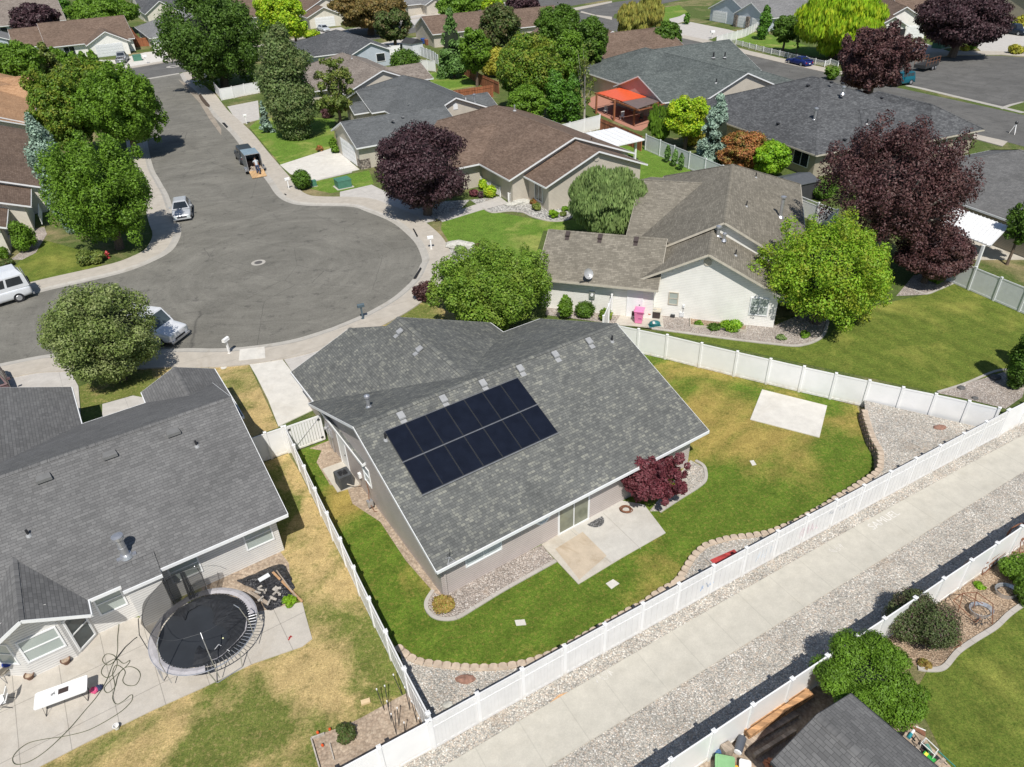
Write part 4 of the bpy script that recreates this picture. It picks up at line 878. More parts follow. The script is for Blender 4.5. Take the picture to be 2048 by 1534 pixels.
pipe_vent(H3, 2.0, 63.0, z3(2.0), .4); pipe_vent(H3, 1.4, 55.0, z3(1.4), .4); pipe_vent(H3, 1.0, 47.6, 5.25-(1.7)*.51, .4); flue(H3, 4.1, 57.2, z3(4.1), 1.5, .13); flue(H3, -.35, 49.2, 5.0, .6, .12); flue(H3, .1, 48.6, 5.0, .35, .09)
# === brown roofed house in the middle distance
F4 = Fr(28)
H4 = House('house', 'beige house with brown roof behind the purple round tree and its white porch rail', F4, (40, 68), 'roof_brown', 'sid_beige', oh=.55)
H4.mod(32.5, 47.6, 59.9, 84, 'v', 2.6, 5.45, hipB=True)
H4.mod(34.3, 46.3, 56.1, 62, 'v', 2.6, 4.95)
H4.mod(29.5, 41, 66.3, 78, 'u', 2.6, 4.6, hipA=True)
H4.done()
f4v = 56.50
H4.window(39.2, f4v, 0, .55, .22, 1.75, 'glass', None); H4.window(40.0, f4v, 0, .55, .22, 1.75, 'glass', None)
H4.window(34.83, 58.3, -90, 1.3, 1.5, .6, 'glass', 'v'); 
f = H4.frame_on(40.3, f4v, 0); MB().hexa(*[[f(.3*cos(k*pi/6), o_, 4.15+.3*sin(k*pi/6)) for k in range(12)] for o_ in (.0, .05)]).build('gable_vent', M['sid_beige'], H4.t)
pipe_vent(H4, 40.9, 73.5, 5.3, .6, .08, 'metal'); pipe_vent(H4, 43.5, 62, 4.0, .35)
# === slate house with the double garage
H5 = House('house', 'beige house with blue grey slate roof, stone corner and garage facing the street', F4, (36, 90), 'roof_slate', 'sid_beige', oh=.5)
H5.mod(32.7, 45, 84.6, 108, 'v', 2.6, 5.05, hipB=True)
H5.mod(23.8, 37, 79.5, 88.9, 'u', 2.6, 4.5, oh=.45)
H5.mod(30.9, 40, 94.0, 104.5, 'u', 2.6, 4.4)
H5.mod(38, 45.6, 85.9, 92.5, 'u', 2.6, 4.0)
H5.mod(28.9, 33, 95.2, 99.2, 'u', 2.5, 3.5, oh=.3)
H5.done(); H5.garage(24.14, 84.0, -90, 5.0, 2.1)
MB().hexa([F4.w(24.10,79.9,0), F4.w(25.3,79.9,0), F4.w(25.3,80.9,0), F4.w(24.10,80.9,0)], [F4.w(24.10,79.9,1.1), F4.w(25.3,79.9,1.1), F4.w(25.3,80.9,1.1), F4.w(24.10,80.9,1.1)]).build('stone_cladding', M['stone'], H5.t)
f = H5.frame_on(38.85, 84.98, 0); MB().hexa(*[[f(.3*x, o_, 3.9+.35*z) for x, z in ((-1,-1),(1,-1),(1,.6),(0,1.3),(-1,.6))] for o_ in (.0, .05)]).build('gable_vent', M['trim'], H5.t)
flue(H5, 42.3, 86.5, 3.6, .9, .13); pipe_vent(H5, 40.6, 84.0+1.5, 4.2, .4, .06, 'trim')
for u_, v_ in ((33.9, 88.0), (31.0, 83.0), (29.5, 82.3)): box_vent(H5, u_, v_, 4.2 if v_ > 85 else 4.1, -1, m='vent')
# === houses further back
H6 = House('house', 'beige house with mottled taupe roof between the slate houses', F4, (37, 118), 'roof_taupe', 'sid_beige', oh=.5)
H6.mod(31.5, 44, 107, 132, 'v', 2.6, 5.1, hipB=True); H6.mod(38, 46.5, 109, 118, 'u', 2.6, 4.2); H6.mod(26, 36, 112, 126, 'u', 2.6, 4.3)
H6.done(); pipe_vent(H6, 37.5, 120, 5.0, .5, .08, 'metal')
H7 = House('house', 'pale blue sided house with dark grey roof and one dark window', F4, (46, 148), 'roof_dark', 'sid_blue', oh=.5)
H7.mod(37, 52, 141, 159, 'u', 2.6, 5.4, hipA=True, hipB=True); H7.mod(42.8, 51.0, 137.6, 148, 'v', 2.6, 4.3); H7.done()
H7.window(48.6, 137.95, 0, 1.6, 1.3, .9, 'dark_glass', None)
F8 = Fr(30)
H8 = House('house', 'brown roofed house with white gabled garage at the street corner, upper left', F8, (9, 198), 'roof_brown', 'sid_white', oh=.6)
H8.mod(.8, 18.3, 191.8, 209.4, 'u', 2.6, 6.4); H8.mod(8.2, 16.9, 188.0, 198, 'v', 2.6, 4.9); H8.mod(-5, 3, 196, 210, 'u', 2.6, 5.6)
H8.done(); g8 = H8.garage(12.5, 188.44, 0, 5.2, 2.3, m='grey_vinyl'); H8.window(5.0, 192.38, 0, 2.0, 1.5, .7, 'dark_glass', 'v')
H10 = House('house', 'white house with grey hip roof and small dormer gable left of the dark ash tree', F8, (27, 200), 'roof_mid', 'sid_white', oh=.5)
H10.mod(20.9, 36, 189, 212, 'u', 2.6, 6.6, hipA=True); H10.mod(23.6, 32, 193, 205, 'v', 3.2, 5.4); H10.done(); H10.garage(26.5, 189.49, 0, 4.9, 2.2)
H11 = House('house', 'cream house with dark grey roof at the top edge behind the grey hip roof', F8, (33, 250), 'roof_dark', 'sid_cream', oh=.5)
H11.mod(27, 50, 246, 268, 'u', 2.6, 6.8); H11.mod(27, 36, 238, 250, 'v', 2.6, 5.5); H11.done()
H9 = House('house', 'pale house with long taupe roof in the top left corner', F8, (-4, 255), 'roof_taupe', 'sid_blue', oh=.6)
H9.mod(-40, 8, 243, 268, 'u', 2.6, 7.6); H9.done(); H9.window(-7.5, 243.6, 0, 3, 1.4, .8, 'dark_glass', 'v')
H9b = House('house', 'small grey roofed house at the left edge below the plum tree', F8, (-9, 214), 'roof_mid', 'sid_blue', oh=.5)
H9b.mod(-16, -5.6, 213, 226, 'v', 2.6, 4.6); H9b.done()
# === left edge houses
H12 = House('house', 'cream house with bright orange tan roof at the left edge', F4, (-12, 133), 'roof_orange', 'sid_cream', 'grey_vinyl', oh=.7)
H12.mod(-26, -7.9, 116.6, 151, 'v', 2.6, 6.2); H12.mod(-16, -6.8, 141, 147, 'u', 2.7, 4.6); H12.mod(-16, -6.8, 132.8, 139.2, 'u', 2.7, 4.7); H12.mod(-16, -8.2, 115.9, 124, 'v', 2.6, 4.0)
H12.done()
H13 = House('house', 'cream house with dark brown roof and shaded porch at the left edge', F4, (-14, 95), 'roof_brown', 'sid_cream', oh=.6)
H13.mod(-26, -7.2, 85.5, 110.8, 'v', 2.6, 6.2); H13.mod(-22, -8.4, 79.8, 92, 'v', 2.6, 5.2); H13.mod(-18, -10.3, 74.7, 84, 'v', 2.6, 4.2)
H13.done(); H13.window(-10.88, 78, 90, 1.2, 1.4, .8, 'dark_glass', 'v')
mb = MB(); 
for k in range(16): p_ = F4.w(-8.2+.0, 84.5-k*.25); mb.bar((p_[0],p_[1],.5), (p_[0],p_[1],1.3), .04, .04)
a_ = F4.w(-8.2,84.6,1.35); b_ = F4.w(-8.2,80.6,1.35); mb.bar(a_, b_, .06, .06); mb.bar((a_[0],a_[1],.5), (b_[0],b_[1],.5), .06, .06); mb.build('porch_railing', M['trim'], H13.t)
# === green grey house with the pergola
F14 = Fr(24)
H14 = House('house', 'pale house with green grey shingles and rose gable over the red pergola', F14, (70, 92), 'roof_green', 'sid_beige', oh=.5)
H14.mod(62.2, 76.4, 76.5, 107, 'v', 2.6, 5.45, hipB=True); H14.mod(58.4, 70, 79.4, 91.4, 'u', 2.6, 4.9); H14.mod(60, 82.2, 88, 103.8, 'u', 2.6, 5.85, hipA=True); H14.mod(70, 81, 79.5, 90, 'u', 2.6, 4.4, hipB=True)
H14.done(); H14.window(67.6, 76.86, 0, .6, .3, 1.7, 'glass', None); H14.window(68.5, 76.86, 0, .6, .3, 1.7, 'glass', None)
f = H14.frame_on(58.77, 85.4, -90); mb = MB().poly([f(-5.4,.02,2.0), f(5.4,.02,2.0), f(5.4,.02,2.55), f(0,.02,4.62), f(-5.4,.02,2.55)]); mb.build('gable_cladding', M['sid_pink'], H14.t)
for u_, v_, z_ in ((66.0,97.5,4.3), (67.3,95.8,4.7)): pipe_vent(H14, u_, v_, z_, .3)
pipe_vent(H14, 76.2, 92.0, 4.4, .7, .12); pipe_vent(H14, 78.0, 91.6, 4.3, .7, .1); pipe_vent(H14, 66.2, 78.8, 4.2, .5, .08)
# === dark slate house
F15 = Fr(22)
H15 = House('house', 'tan house with very broad charcoal hip roof behind the great purple tree', F15, (66, 64), 'roof_dark', 'sid_tan', 'tan_trim', oh=.6)
H15.mod(56.3, 76.5, 54.7, 79, 'v', 2.6, 6.9, hipA=True, hipB=True, hd=11.5); H15.mod(62, 77.2, 53.6, 66, 'u', 2.6, 4.7, hipA=True, hipB=True, hd=4.6); H15.mod(70, 78, 53, 68.5, 'v', 2.6, 4.9, hipA=True, hipB=True)
H15.done(); H15.window(59.3, 55.31, 0, 0.01, .01, 1, 'glass', None) if False else None
H15.window(56.88, 57.3, -90, 2.1, 1.35, .85, 'dark_glass', 'v', lab='large dark sliding window'); H15.window(72.4, 53.59, 0, 1.6, 1.2, .9, 'dark_glass', 'v'); H15.window(75.0, 53.59, 0, .9, 1.2, .9, 'dark_glass', 'h')
for u_, v_, a_ in ((66.2,64.3,6.7),(68.2,64.6,6.3),(64.7,66.2,6.2)): box_vent(H15, u_, v_, a_, 0, m='vent_dark')
for u_, v_, z_ in ((58.3,63.0,3.45),(61.0,55.9,3.0),(62.2,55.6,3.0),(71.8,61.9,4.7),(74.3,60.4,4.4),(75.0,57.8,4.1)): box_vent(H15, u_, v_, z_+.1, 0, m='vent_dark')
flue(H15, 60.6, 60.2, 4.3, 1.1, .14); flue(H15, 66.0, 62.2, 6.0, .6, .12); pipe_vent(H15, 65.3, 57.4, 3.9, .5, .07)
H16 = House('house', 'grey roofed house with a white patio cover at the right edge', F15, (66, 40), 'roof_grey', 'sid_tan', oh=.5)
H16.mod(57.0, 72, 26, 47.6, 'v', 2.6, 5.6, hipB=True); H16.done(); pipe_vent(H16, 60.5, 40.0, 3.85, .3)
F17 = Fr(24)
H17 = House('house', 'beige house with long brown roof and tall paired windows behind the trees', F17, (76, 118), 'roof_brown', 'sid_beige', oh=.5)
H17.mod(66, 84, 108.3, 122, 'u', 2.6, 5.5); H17.mod(67, 80, 116, 138, 'v', 2.6, 5.6); H17.done()
H17.window(68.2, 108.78, 0, 1.1, 1.9, .5, 'dark_glass', 'h'); H17.window(69.7, 108.78, 0, 1.1, 1.9, .5, 'dark_glass', 'h')
H18 = House('house', 'cream house with brown roof behind the tall pine, upper middle', F17, (62, 160), 'roof_brown', 'sid_beige', oh=.5)
H18.mod(53.8, 72, 153.5, 166, 'u', 2.6, 5.3, hipA=False); H18.mod(72, 84, 150, 164, 'u', 2.6, 5.3); H18.done()
F19 = Fr(22)
H19 = House('house', 'white house with two garage doors, stone piers and grey roof at the top right', F19, (120, 143), 'roof_mid', 'sid_blue', oh=.5)
H19.mod(113.5, 128, 131.2, 142, 'u', 2.6, 5.2); H19.mod(114.5, 126, 138, 152.5, 'u', 2.6, 5.6); H19.done()
H19.garage(114.83, 148.4, -90, 5, 2.2); H19.garage(113.83, 139.2, -90, 2.7, 2.2, nx=4); H19.garage(113.83, 134.3, -90, 3.2, 2.2, nx=4)
mb = MB(); 
for v_ in (141.2, 137.1, 131.9): mb.hexa([F19.w(113.5,v_-.5,0), F19.w(114.4,v_-.5,0), F19.w(114.4,v_+.5,0), F19.w(113.5,v_+.5,0)], [F19.w(113.5,v_-.5,2.4), F19.w(114.4,v_-.5,2.4), F19.w(114.4,v_+.5,2.4), F19.w(113.5,v_+.5,2.4)])
mb.build('stone_pier', M['stone'], H19.t)
H20 = House('house', 'pale green house with brown gable roof tucked behind the great yellow willow', F19, (127, 128), 'roof_brown', 'sid_blue', oh=.5)
H20.mod(122.5, 138, 123, 134, 'u', 2.6, 5.0); H20.done()
F21 = Fr(24)
F21b = Fr(-10)
H21 = House('house', 'white house whose double garage gable faces the turning circle', F21b, (50.5, 168), 'roof_brown', 'sid_white', oh=.6)
H21.mod(45.5, 55.7, 161.3, 182, 'v', 2.6, 5.6); H21.mod(45.3, 51.2, 159.0, 170, 'v', 2.5, 4.3); H21.mod(52, 66, 168, 182, 'u', 2.6, 5.4); H21.done(); H21.garage(53.2, 161.72, 0, 3.0, 2.1)
MB().hexa([F21b.w(45.9,159.3,.1), F21b.w(50.7,159.3,.1), F21b.w(50.7,159.7,.1), F21b.w(45.9,159.7,.1)], [F21b.w(45.9,159.3,2.05), F21b.w(50.7,159.3,2.05), F21b.w(50.7,159.7,2.05), F21b.w(45.9,159.7,2.05)]).build('garage_opening', M['black'], H21.t)  # solid black block stands in for the shaded inside of the garage
H22 = House('house', 'beige house with brown gable in the top right corner behind the purple tree', F21, (172, 110), 'roof_brown', 'sid_tan', oh=.5)
H22.mod(170.5, 186, 104, 117, 'u', 2.6, 5.4); H22.done()
H23 = House('house', 'pale house with grey green roof and white front door at the top edge', F4, (88, 203), 'roof_mid', 'sid_beige', oh=.5)
H23.mod(80, 98, 201, 214, 'u', 2.6, 5.6); H23.mod(84,90,198,206,'v',2.6,4.0); H23.done()
H24 = House('house', 'cream house with brown roof and white garage, silver car on its drive', F4, (56, 202), 'roof_brown', 'sid_cream', oh=.6)
H24.mod(51, 66, 202, 222, 'v', 2.6, 6.2); H24.mod(51.5, 60.6, 196.5, 208, 'v', 2.6, 4.6); H24.mod(38, 56, 208, 224, 'u', 2.6, 6.2); H24.done(); H24.garage(56, 196.93, 0, 4.8, 2.2)
# === shed with grey shingles, bottom right
H25 = House('shed', 'shed with plain grey shingle roof in the lower right corner', FA, (15, 3), 'roof_grey', 'weathered', 'dark_metal', oh=.15, cat='shed')
H25.mod(12.9, 17.0, -1.5, 5.85, 'v', 2.05, 2.72, oh=.15, ohr=.15, th=.08); H25.done()
# dark lean-to shed behind the fence
sh = thing('shed', 'dark grey resin shed with double door panels beside the bright green tree', 'shed', F15.w(51.3, 52.3)); mb = MB()
q = [(49.9,50.5),(53.0,50.5),(53.0,53.4),(49.9,53.4)]; MB().hexa([F15.w(a,b,0) for a,b in q], [F15.w(a,b,1.7) for a,b in q]).build('wall', plain('dark_resin', (.05,.05,.055)), sh)
MB().hexa([F15.w(49.8,50.4,1.7), F15.w(53.1,50.4,1.7), F15.w(53.1,53.5,1.7), F15.w(49.8,53.5,1.7)], [F15.w(49.8,50.4,1.76), F15.w(53.1,50.4,1.76), F15.w(53.1,52.0,2.15), F15.w(49.8,52.0,2.15)]).build('roof', plain('resin_roof', (.09,.095,.1), .5), sh)
s2 = thing('shed', 'small grey plank shed with dark roof beside the white fence, upper middle', 'shed', P('l', 1040, 440)); a_, b_ = P('l', 985, 430), P('l', 1110, 450); rz_ = atan2(b_[1]-a_[1], b_[0]-a_[0]); c_ = ((a_[0]+b_[0])/2, (a_[1]+b_[1])/2)
MB().box((c_[0], c_[1]+1, 1.2), (3.2, 2.6, 2.4), rz_).build('wall', M['grey_vinyl'], s2); MB().hexa(*[[(c_[0]+x*cos(rz_)-y*sin(rz_), c_[1]+1+x*sin(rz_)+y*cos(rz_), z) for x, y, z in q] for q in ([(-1.8,-1.5,2.35),(1.8,-1.5,2.35),(1.8,1.5,2.35),(-1.8,1.5,2.35)], [(-1.8,0-.02,3.1),(1.8,-.02,3.1),(1.8,.02,3.1),(-1.8,.02,3.1)])]).build('roof', M['roof_dark'], s2)
# ------------------------------------------------------------------ trees and shrubs
RNG = np.random.default_rng(11)
L_ = {}
def LM(name, *a, **k): L_[name] = leaf(name, *a, **k)
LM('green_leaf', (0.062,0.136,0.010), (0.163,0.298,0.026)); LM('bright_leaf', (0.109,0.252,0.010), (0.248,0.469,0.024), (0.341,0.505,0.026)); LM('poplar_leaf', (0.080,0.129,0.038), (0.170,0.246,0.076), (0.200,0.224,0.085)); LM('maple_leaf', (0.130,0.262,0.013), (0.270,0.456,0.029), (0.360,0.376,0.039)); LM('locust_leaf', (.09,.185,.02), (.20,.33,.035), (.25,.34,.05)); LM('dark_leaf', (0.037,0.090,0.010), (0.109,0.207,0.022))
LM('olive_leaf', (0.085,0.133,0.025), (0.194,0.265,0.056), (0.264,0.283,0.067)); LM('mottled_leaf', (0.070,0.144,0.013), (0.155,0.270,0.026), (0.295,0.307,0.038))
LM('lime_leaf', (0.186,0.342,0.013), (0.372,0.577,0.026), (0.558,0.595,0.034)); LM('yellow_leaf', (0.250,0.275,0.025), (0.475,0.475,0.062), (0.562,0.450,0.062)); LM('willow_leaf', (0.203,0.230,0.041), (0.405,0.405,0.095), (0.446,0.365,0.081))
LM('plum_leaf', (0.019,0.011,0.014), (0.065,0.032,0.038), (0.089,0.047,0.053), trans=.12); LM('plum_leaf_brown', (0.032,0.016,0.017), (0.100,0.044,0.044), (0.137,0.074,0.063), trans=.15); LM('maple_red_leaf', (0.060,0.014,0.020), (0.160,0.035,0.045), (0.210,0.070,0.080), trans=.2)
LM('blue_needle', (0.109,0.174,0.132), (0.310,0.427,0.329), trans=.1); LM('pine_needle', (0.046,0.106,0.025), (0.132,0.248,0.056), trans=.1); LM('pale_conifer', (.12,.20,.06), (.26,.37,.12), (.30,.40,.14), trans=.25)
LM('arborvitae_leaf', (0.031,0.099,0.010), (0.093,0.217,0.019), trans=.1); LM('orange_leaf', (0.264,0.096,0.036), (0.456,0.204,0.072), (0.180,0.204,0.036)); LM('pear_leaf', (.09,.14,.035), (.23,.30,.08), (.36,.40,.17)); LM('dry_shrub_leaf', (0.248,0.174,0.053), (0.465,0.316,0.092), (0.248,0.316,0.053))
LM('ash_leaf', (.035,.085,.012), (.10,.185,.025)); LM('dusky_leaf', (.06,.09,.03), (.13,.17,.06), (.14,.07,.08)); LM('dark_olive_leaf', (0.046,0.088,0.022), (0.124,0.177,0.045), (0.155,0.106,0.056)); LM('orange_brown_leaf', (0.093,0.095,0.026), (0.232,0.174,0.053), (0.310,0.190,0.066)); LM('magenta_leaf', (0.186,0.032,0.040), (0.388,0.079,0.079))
CORE = {}
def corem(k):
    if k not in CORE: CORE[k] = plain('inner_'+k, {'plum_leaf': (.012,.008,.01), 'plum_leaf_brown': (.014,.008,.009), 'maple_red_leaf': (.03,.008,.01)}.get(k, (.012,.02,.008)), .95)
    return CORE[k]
def leaves(C, Rr, n, size, droop=0.0, inner=.35, elong=1.4, hemi=False):
    """n leaf quads on a set of clumps C (k,3) with radii Rr (k,3)"""
    k = len(C); wgt = (Rr[:, 0]*Rr[:, 2]); idx = RNG.choice(k, n, p=wgt/wgt.sum())
    d = RNG.normal(size=(n, 3)); d /= np.linalg.norm(d, axis=1)[:, None]
    rad = 1-inner*RNG.random(n)**1.6; rad *= 1+RNG.normal(0, .06, n)
    c = C[idx]+d*Rr[idx]*rad[:, None]
    nn = d+RNG.normal(0, .55, (n, 3))+np.array([0, 0, .35]); nn /= np.linalg.norm(nn, axis=1)[:, None]
    t = np.cross(nn, RNG.normal(size=(n, 3))); t /= np.linalg.norm(t, axis=1)[:, None]
    if droop: t = t*(1-droop)+np.array([0, 0, -1.])*droop; t /= np.linalg.norm(t, axis=1)[:, None]
    b = np.cross(nn, t); b /= (np.linalg.norm(b, axis=1)[:, None]+1e-9)
    s = size*(.6+.8*RNG.random(n))[:, None]
    L = t*s*elong*.5; W = b*s*.42
    v = np.empty((n, 4, 3)); v[:, 0] = c-L; v[:, 1] = c+W; v[:, 2] = c+L; v[:, 3] = c-W
    return v.reshape(-1, 3)
def quads(name, v, m, parent):
    off = np.array(wloc(parent)); v = v-off; n = len(v)//4
    me = bpy.data.meshes.new(name); me.vertices.add(len(v)); me.vertices.foreach_set('co', v.astype(np.float32).ravel())
    me.loops.add(len(v)); me.loops.foreach_set('vertex_index', np.arange(len(v), dtype=np.int32)); me.polygons.add(n)
    me.polygons.foreach_set('loop_start', np.arange(0, len(v), 4, dtype=np.int32)); me.polygons.foreach_set('loop_total', np.full(n, 4, dtype=np.int32))
    me.materials.append(m); me.update(calc_edges=True); me.validate(); o = bpy.data.objects.new(name, me); COL.objects.link(o); o.parent = parent; return o
def solve(cx, cy, hw, hh, clear):
    """crown centre reading and half sizes in the photograph -> world centre and radii"""
    zc = 3.0
    for _ in range(12):
        x, y, _z = P('*', cx, cy, zc); dv = np.array([x, y, zc-H]); depth = float(dv @ FW); s = depth/F; rx = hw*s
        dl = atan2(H-zc, hypot(x, y)); r2 = (hh*s*1.0)**2-(rx*sin(dl))**2; rz = sqrt(max(r2, (rx*.35)**2))/cos(dl); rz = min(rz, rx*6)
        zc = .6*zc+.4*(clear+rz)
    return x, y, zc, rx, rz, depth
def tree(name, label, cx, cy, hw, hh, m, kind='round', clear=None, cat='tree', group=None, dens=1.0, trunk='bark_trunk', lsize=None, base=None, rzmax=None, bare=0):
    clear = {'round': 1.6, 'wild': 1.6, 'column': .2, 'cone': .3, 'shrub': .0, 'ball': .0, 'weep': .6, 'loose': 1.4}[kind] if clear is None else clear
    x, y, zc, rx, rz, depth = solve(cx, cy, hw, hh, clear)
    if rzmax and rz > rzmax: rz = rzmax; zc = clear+rz; x, y, _ = P('*', cx, cy, zc)
    t = thing(name, label, cat, (x, y, 0), group); mt = L_[m]
    px = depth/(F/2); sz = (lsize*.75 if lsize else max(.075, px*(1.65 if hw > 30 else 1.5))); sz = min(sz, rx*.5); rx *= 1.06; rz *= 1.04
    area = 4*pi*((rx*rx*rx*rz*2)**.5)/1.0*.5; 
    if kind in ('round', 'loose', 'weep', 'wild'):
        n = max(16, int(44*min(1.6, rx/2.5)))
        d = RNG.normal(size=(n, 3)); d /= np.linalg.norm(d, axis=1)[:, None]; cr = RNG.uniform(.16, .36, n) if kind != 'loose' else RNG.uniform(.14, .28, n); rr = 1.0-cr*.92-RNG.uniform(0, .22, n)*RNG.random(n)
        C = d*rr[:, None]*np.array([rx, rx, rz]); R_ = np.stack([cr*rx, cr*rx, cr*min(rx, rz)*.85], 1)
        C = np.vstack([C, [[0, 0, 0]]]); R_ = np.vstack([R_, [[.70*rx, .70*rx, .70*rz]]]) if kind != 'loose' else np.vstack([R_, [[.4*rx, .4*rx, .5*rz]]])
        C += np.array([x, y, zc])
        if kind == 'wild':
            n2 = 60; d = RNG.normal(size=(n2, 3)); d /= np.linalg.norm(d, axis=1)[:, None]; d[:, 2] = np.abs(d[:, 2])*np.sign(RNG.random(n2)-.3); q = RNG.uniform(.75, 1.12, n2)
            C = np.vstack([C, d*q[:, None]*np.array([rx, rx, rz])+np.array([x, y, zc])]); c2 = RNG.uniform(.07, .15, n2); R_ = np.vstack([R_, np.stack([c2*rx, c2*rx, c2*rx*1.5], 1)])
    elif kind in ('cone',):
        n = int(16+22*min(1, rz/4)); tt = RNG.random(n)**.75; an = RNG.random(n)*2*pi; zz = -rz+2*rz*tt*.98; rad = rx*(1-tt)**.8*.72
        C = np.stack([x+rad*np.cos(an), y+rad*np.sin(an), zc+zz], 1); cr = rx*(.14+.30*(1-tt)); R_ = np.stack([cr, cr, cr*.8], 1)
        C = np.vstack([C, [[x, y, zc-rz*.45], [x, y, zc+rz*.1], [x, y, zc+rz*.7]]]); R_ = np.vstack([R_, [[rx*.6, rx*.6, rz*.5], [rx*.38, rx*.38, rz*.5], [rx*.13, rx*.13, rz*.32]]])
    elif kind == 'column':
        n = 16; tt = np.linspace(0, 1, n); C = np.stack([x+RNG.normal(0, .12*rx, n), y+RNG.normal(0, .12*rx, n), zc-rz*.85+1.68*rz*tt], 1); pr = np.sin(pi*(.15+.80*tt))**.6
        R_ = np.stack([rx*.85*pr, rx*.85*pr, np.full(n, rz*.18)], 1)
    else:   # shrub / ball
        n = 14 if kind == 'shrub' else 3; d = RNG.normal(size=(n, 3)); d /= np.linalg.norm(d, axis=1)[:, None]; q = .58 if kind == 'shrub' else .12
        C = d*q*np.array([rx, rx, rz])+np.array([x, y, zc]); cr = RNG.uniform(.36, .56, n) if kind == 'shrub' else np.full(n, .88); R_ = np.stack([cr*rx, cr*rx, cr*rz], 1)
        C[:, 2] = np.maximum(C[:, 2], R_[:, 2]*.8)
    A = float(np.sum(4*pi*R_[:, 0]*(R_[:, 0]+2*R_[:, 2])/3)); nl = int(min(60000, max(250, dens*A*(1.3 if kind != 'loose' else 1.0)/(sz*sz*.62))))
    v = leaves(C, R_, nl, sz, droop={'weep': .8, 'cone': .25}.get(kind, 0), elong={'weep': 2.8, 'cone': 1.8}.get(kind, 1.4), inner=.45)
    v[:, 2] = np.maximum(v[:, 2], .03)
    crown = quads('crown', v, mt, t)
    if kind not in ('loose', 'shrub', 'ball'):
        mb = MB(); mb.ell((x, y, zc-rz*.05), (rx*.5, rx*.5, rz*(.6 if kind != 'cone' else .5)), 10, 7, jit=.05).build('inner_twigs', corem(m), crown)  # near-black solid core stands in for the shade inside the crown
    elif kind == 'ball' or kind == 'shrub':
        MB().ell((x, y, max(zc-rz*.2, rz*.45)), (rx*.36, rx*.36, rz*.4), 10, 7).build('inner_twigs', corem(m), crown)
    if kind not in ('shrub', 'ball'):
        mb = MB(); r0 = max(.07, rx*.075); mb.tube([(x, y, 0), (x+.04*rx, y, zc*.35), (x, y+.03*rx, zc*.8), (x, y, zc+rz*.4)], [r0*1.25, r0, r0*.75, r0*.3], 8)
        nb = 7 if kind in ('round', 'loose', 'weep', 'wild') else 0
        for q in range(nb+bare):
            j = q % len(C); e = C[j]; e = np.array([x, y, zc])+(e-np.array([x, y, zc]))*(1.0 if q < nb else 1.18); s_ = max(clear*.8, zc-rz*.55); mx_ = ((x+e[0])/2, (y+e[1])/2, (s_+e[2])/2-.1*rz)
            mb.tube([(x, y, s_*.9), mx_, tuple(e)], [r0*.55, r0*.35, r0*.12], 5)
        mb.build('trunk', M[trunk], t)
    return t
T = tree
# --- upper left
T('plum_tree', 'dark plum tree behind the brown roof in the upper left', 72, 42, 47, 34, 'plum_leaf')
T('evergreen_tree', 'upright dark green evergreen at the top edge right of the plum tree', 112, 18, 30, 24, 'arborvitae_leaf', 'round', clear=.3)
T('leafy_tree', 'wide bright green tree at the top edge behind the brown roof', 205, 22, 68, 30, 'green_leaf')
T('leafy_tree', 'leafy green tree filling the left edge below the top corner', 32, 125, 50, 42, 'green_leaf')
T('olive_tree', 'thin grey green tree beside the left edge tree', 80, 122, 32, 38, 'olive_leaf', 'loose', dens=1.6)
for k, (x_, y_, w_, h_) in enumerate([(99,103,9,13),(107,107,9,13),(121,113,9,14),(129,117,9.5,13),(147,117,9.5,13),(165,117,9.5,13),(185,116,10.5,15)]):
    T('conical_shrub', 'conical clipped shrub in the row before the brown roofed corner house', x_, y_, w_, h_, 'green_leaf', 'column', cat='shrub', group='conical shrubs before the corner house')
T('shade_tree', 'large mottled green tree at the left, its crown edge touching the orange roof', 125, 222, 58, 72, 'mottled_leaf', 'wild')
T('shade_tree', 'large green shade tree overhanging the street kerb with a dark round shadow', 240, 214, 74, 74, 'green_leaf', 'wild')
T('shade_tree', 'broad lobed tree top just below the cross street, left of the asphalt', 178, 168, 56, 38, 'mottled_leaf', 'wild')
T('blue_spruce', 'tall pale blue spruce between the brown roof and the great maple', 104, 350, 33, 112, 'blue_needle', 'column')
T('maple_tree', 'great dense green maple left of the parked silver car', 198, 382, 96, 100, 'green_leaf', 'wild', dens=1.1, clear=1.0)
T('ash_tree', 'large dark green ash tree over the white corner fence', 425, 74, 98, 80, 'ash_leaf', 'wild', dens=1.1)
T('yellow_tree', 'yellow green tree, left of a pair behind the ash tree', 538, 28, 30, 46, 'lime_leaf', group=None)
T('yellow_tree', 'yellow green tree beside the cream garage with the silver car', 582, 34, 32, 44, 'lime_leaf')
T('poplar_tree', 'tall grey green poplar standing on the small front lawn', 570, 166, 56, 103, 'poplar_leaf', 'column', clear=.3, dens=1.1)
T('young_tree', 'thin sparse young tree before the taupe roof', 668, 170, 38, 66, 'olive_leaf', 'loose', dens=1.1, bare=4)
T('blue_spruce', 'small blue spruce tucked left of the poplar', 528, 232, 13, 28, 'blue_needle', 'cone')
T('round_shrub', 'clipped round dark shrub at the kerb beside the driveway', 604, 358, 19, 20, 'dark_leaf', 'ball', cat='shrub')
T('crabapple_shrub', 'pale pink flowering shrub below the taupe roof', 640, 210, 14, 14, 'olive_leaf', 'shrub', cat='shrub')
T('dark_shrub', 'low purple shrub beside the sparse young tree', 655, 226, 14, 9, 'plum_leaf_brown', 'shrub', cat='shrub')
T('shrub', 'upright green shrub by the corner of the slate garage', 668, 290, 9, 16, 'green_leaf', 'shrub', cat='shrub')
T('crabapple_shrub', 'tiny red leaved tree in the mulch beside the pale driveway', 640, 297, 7, 6, 'orange_leaf', 'shrub', cat='shrub')
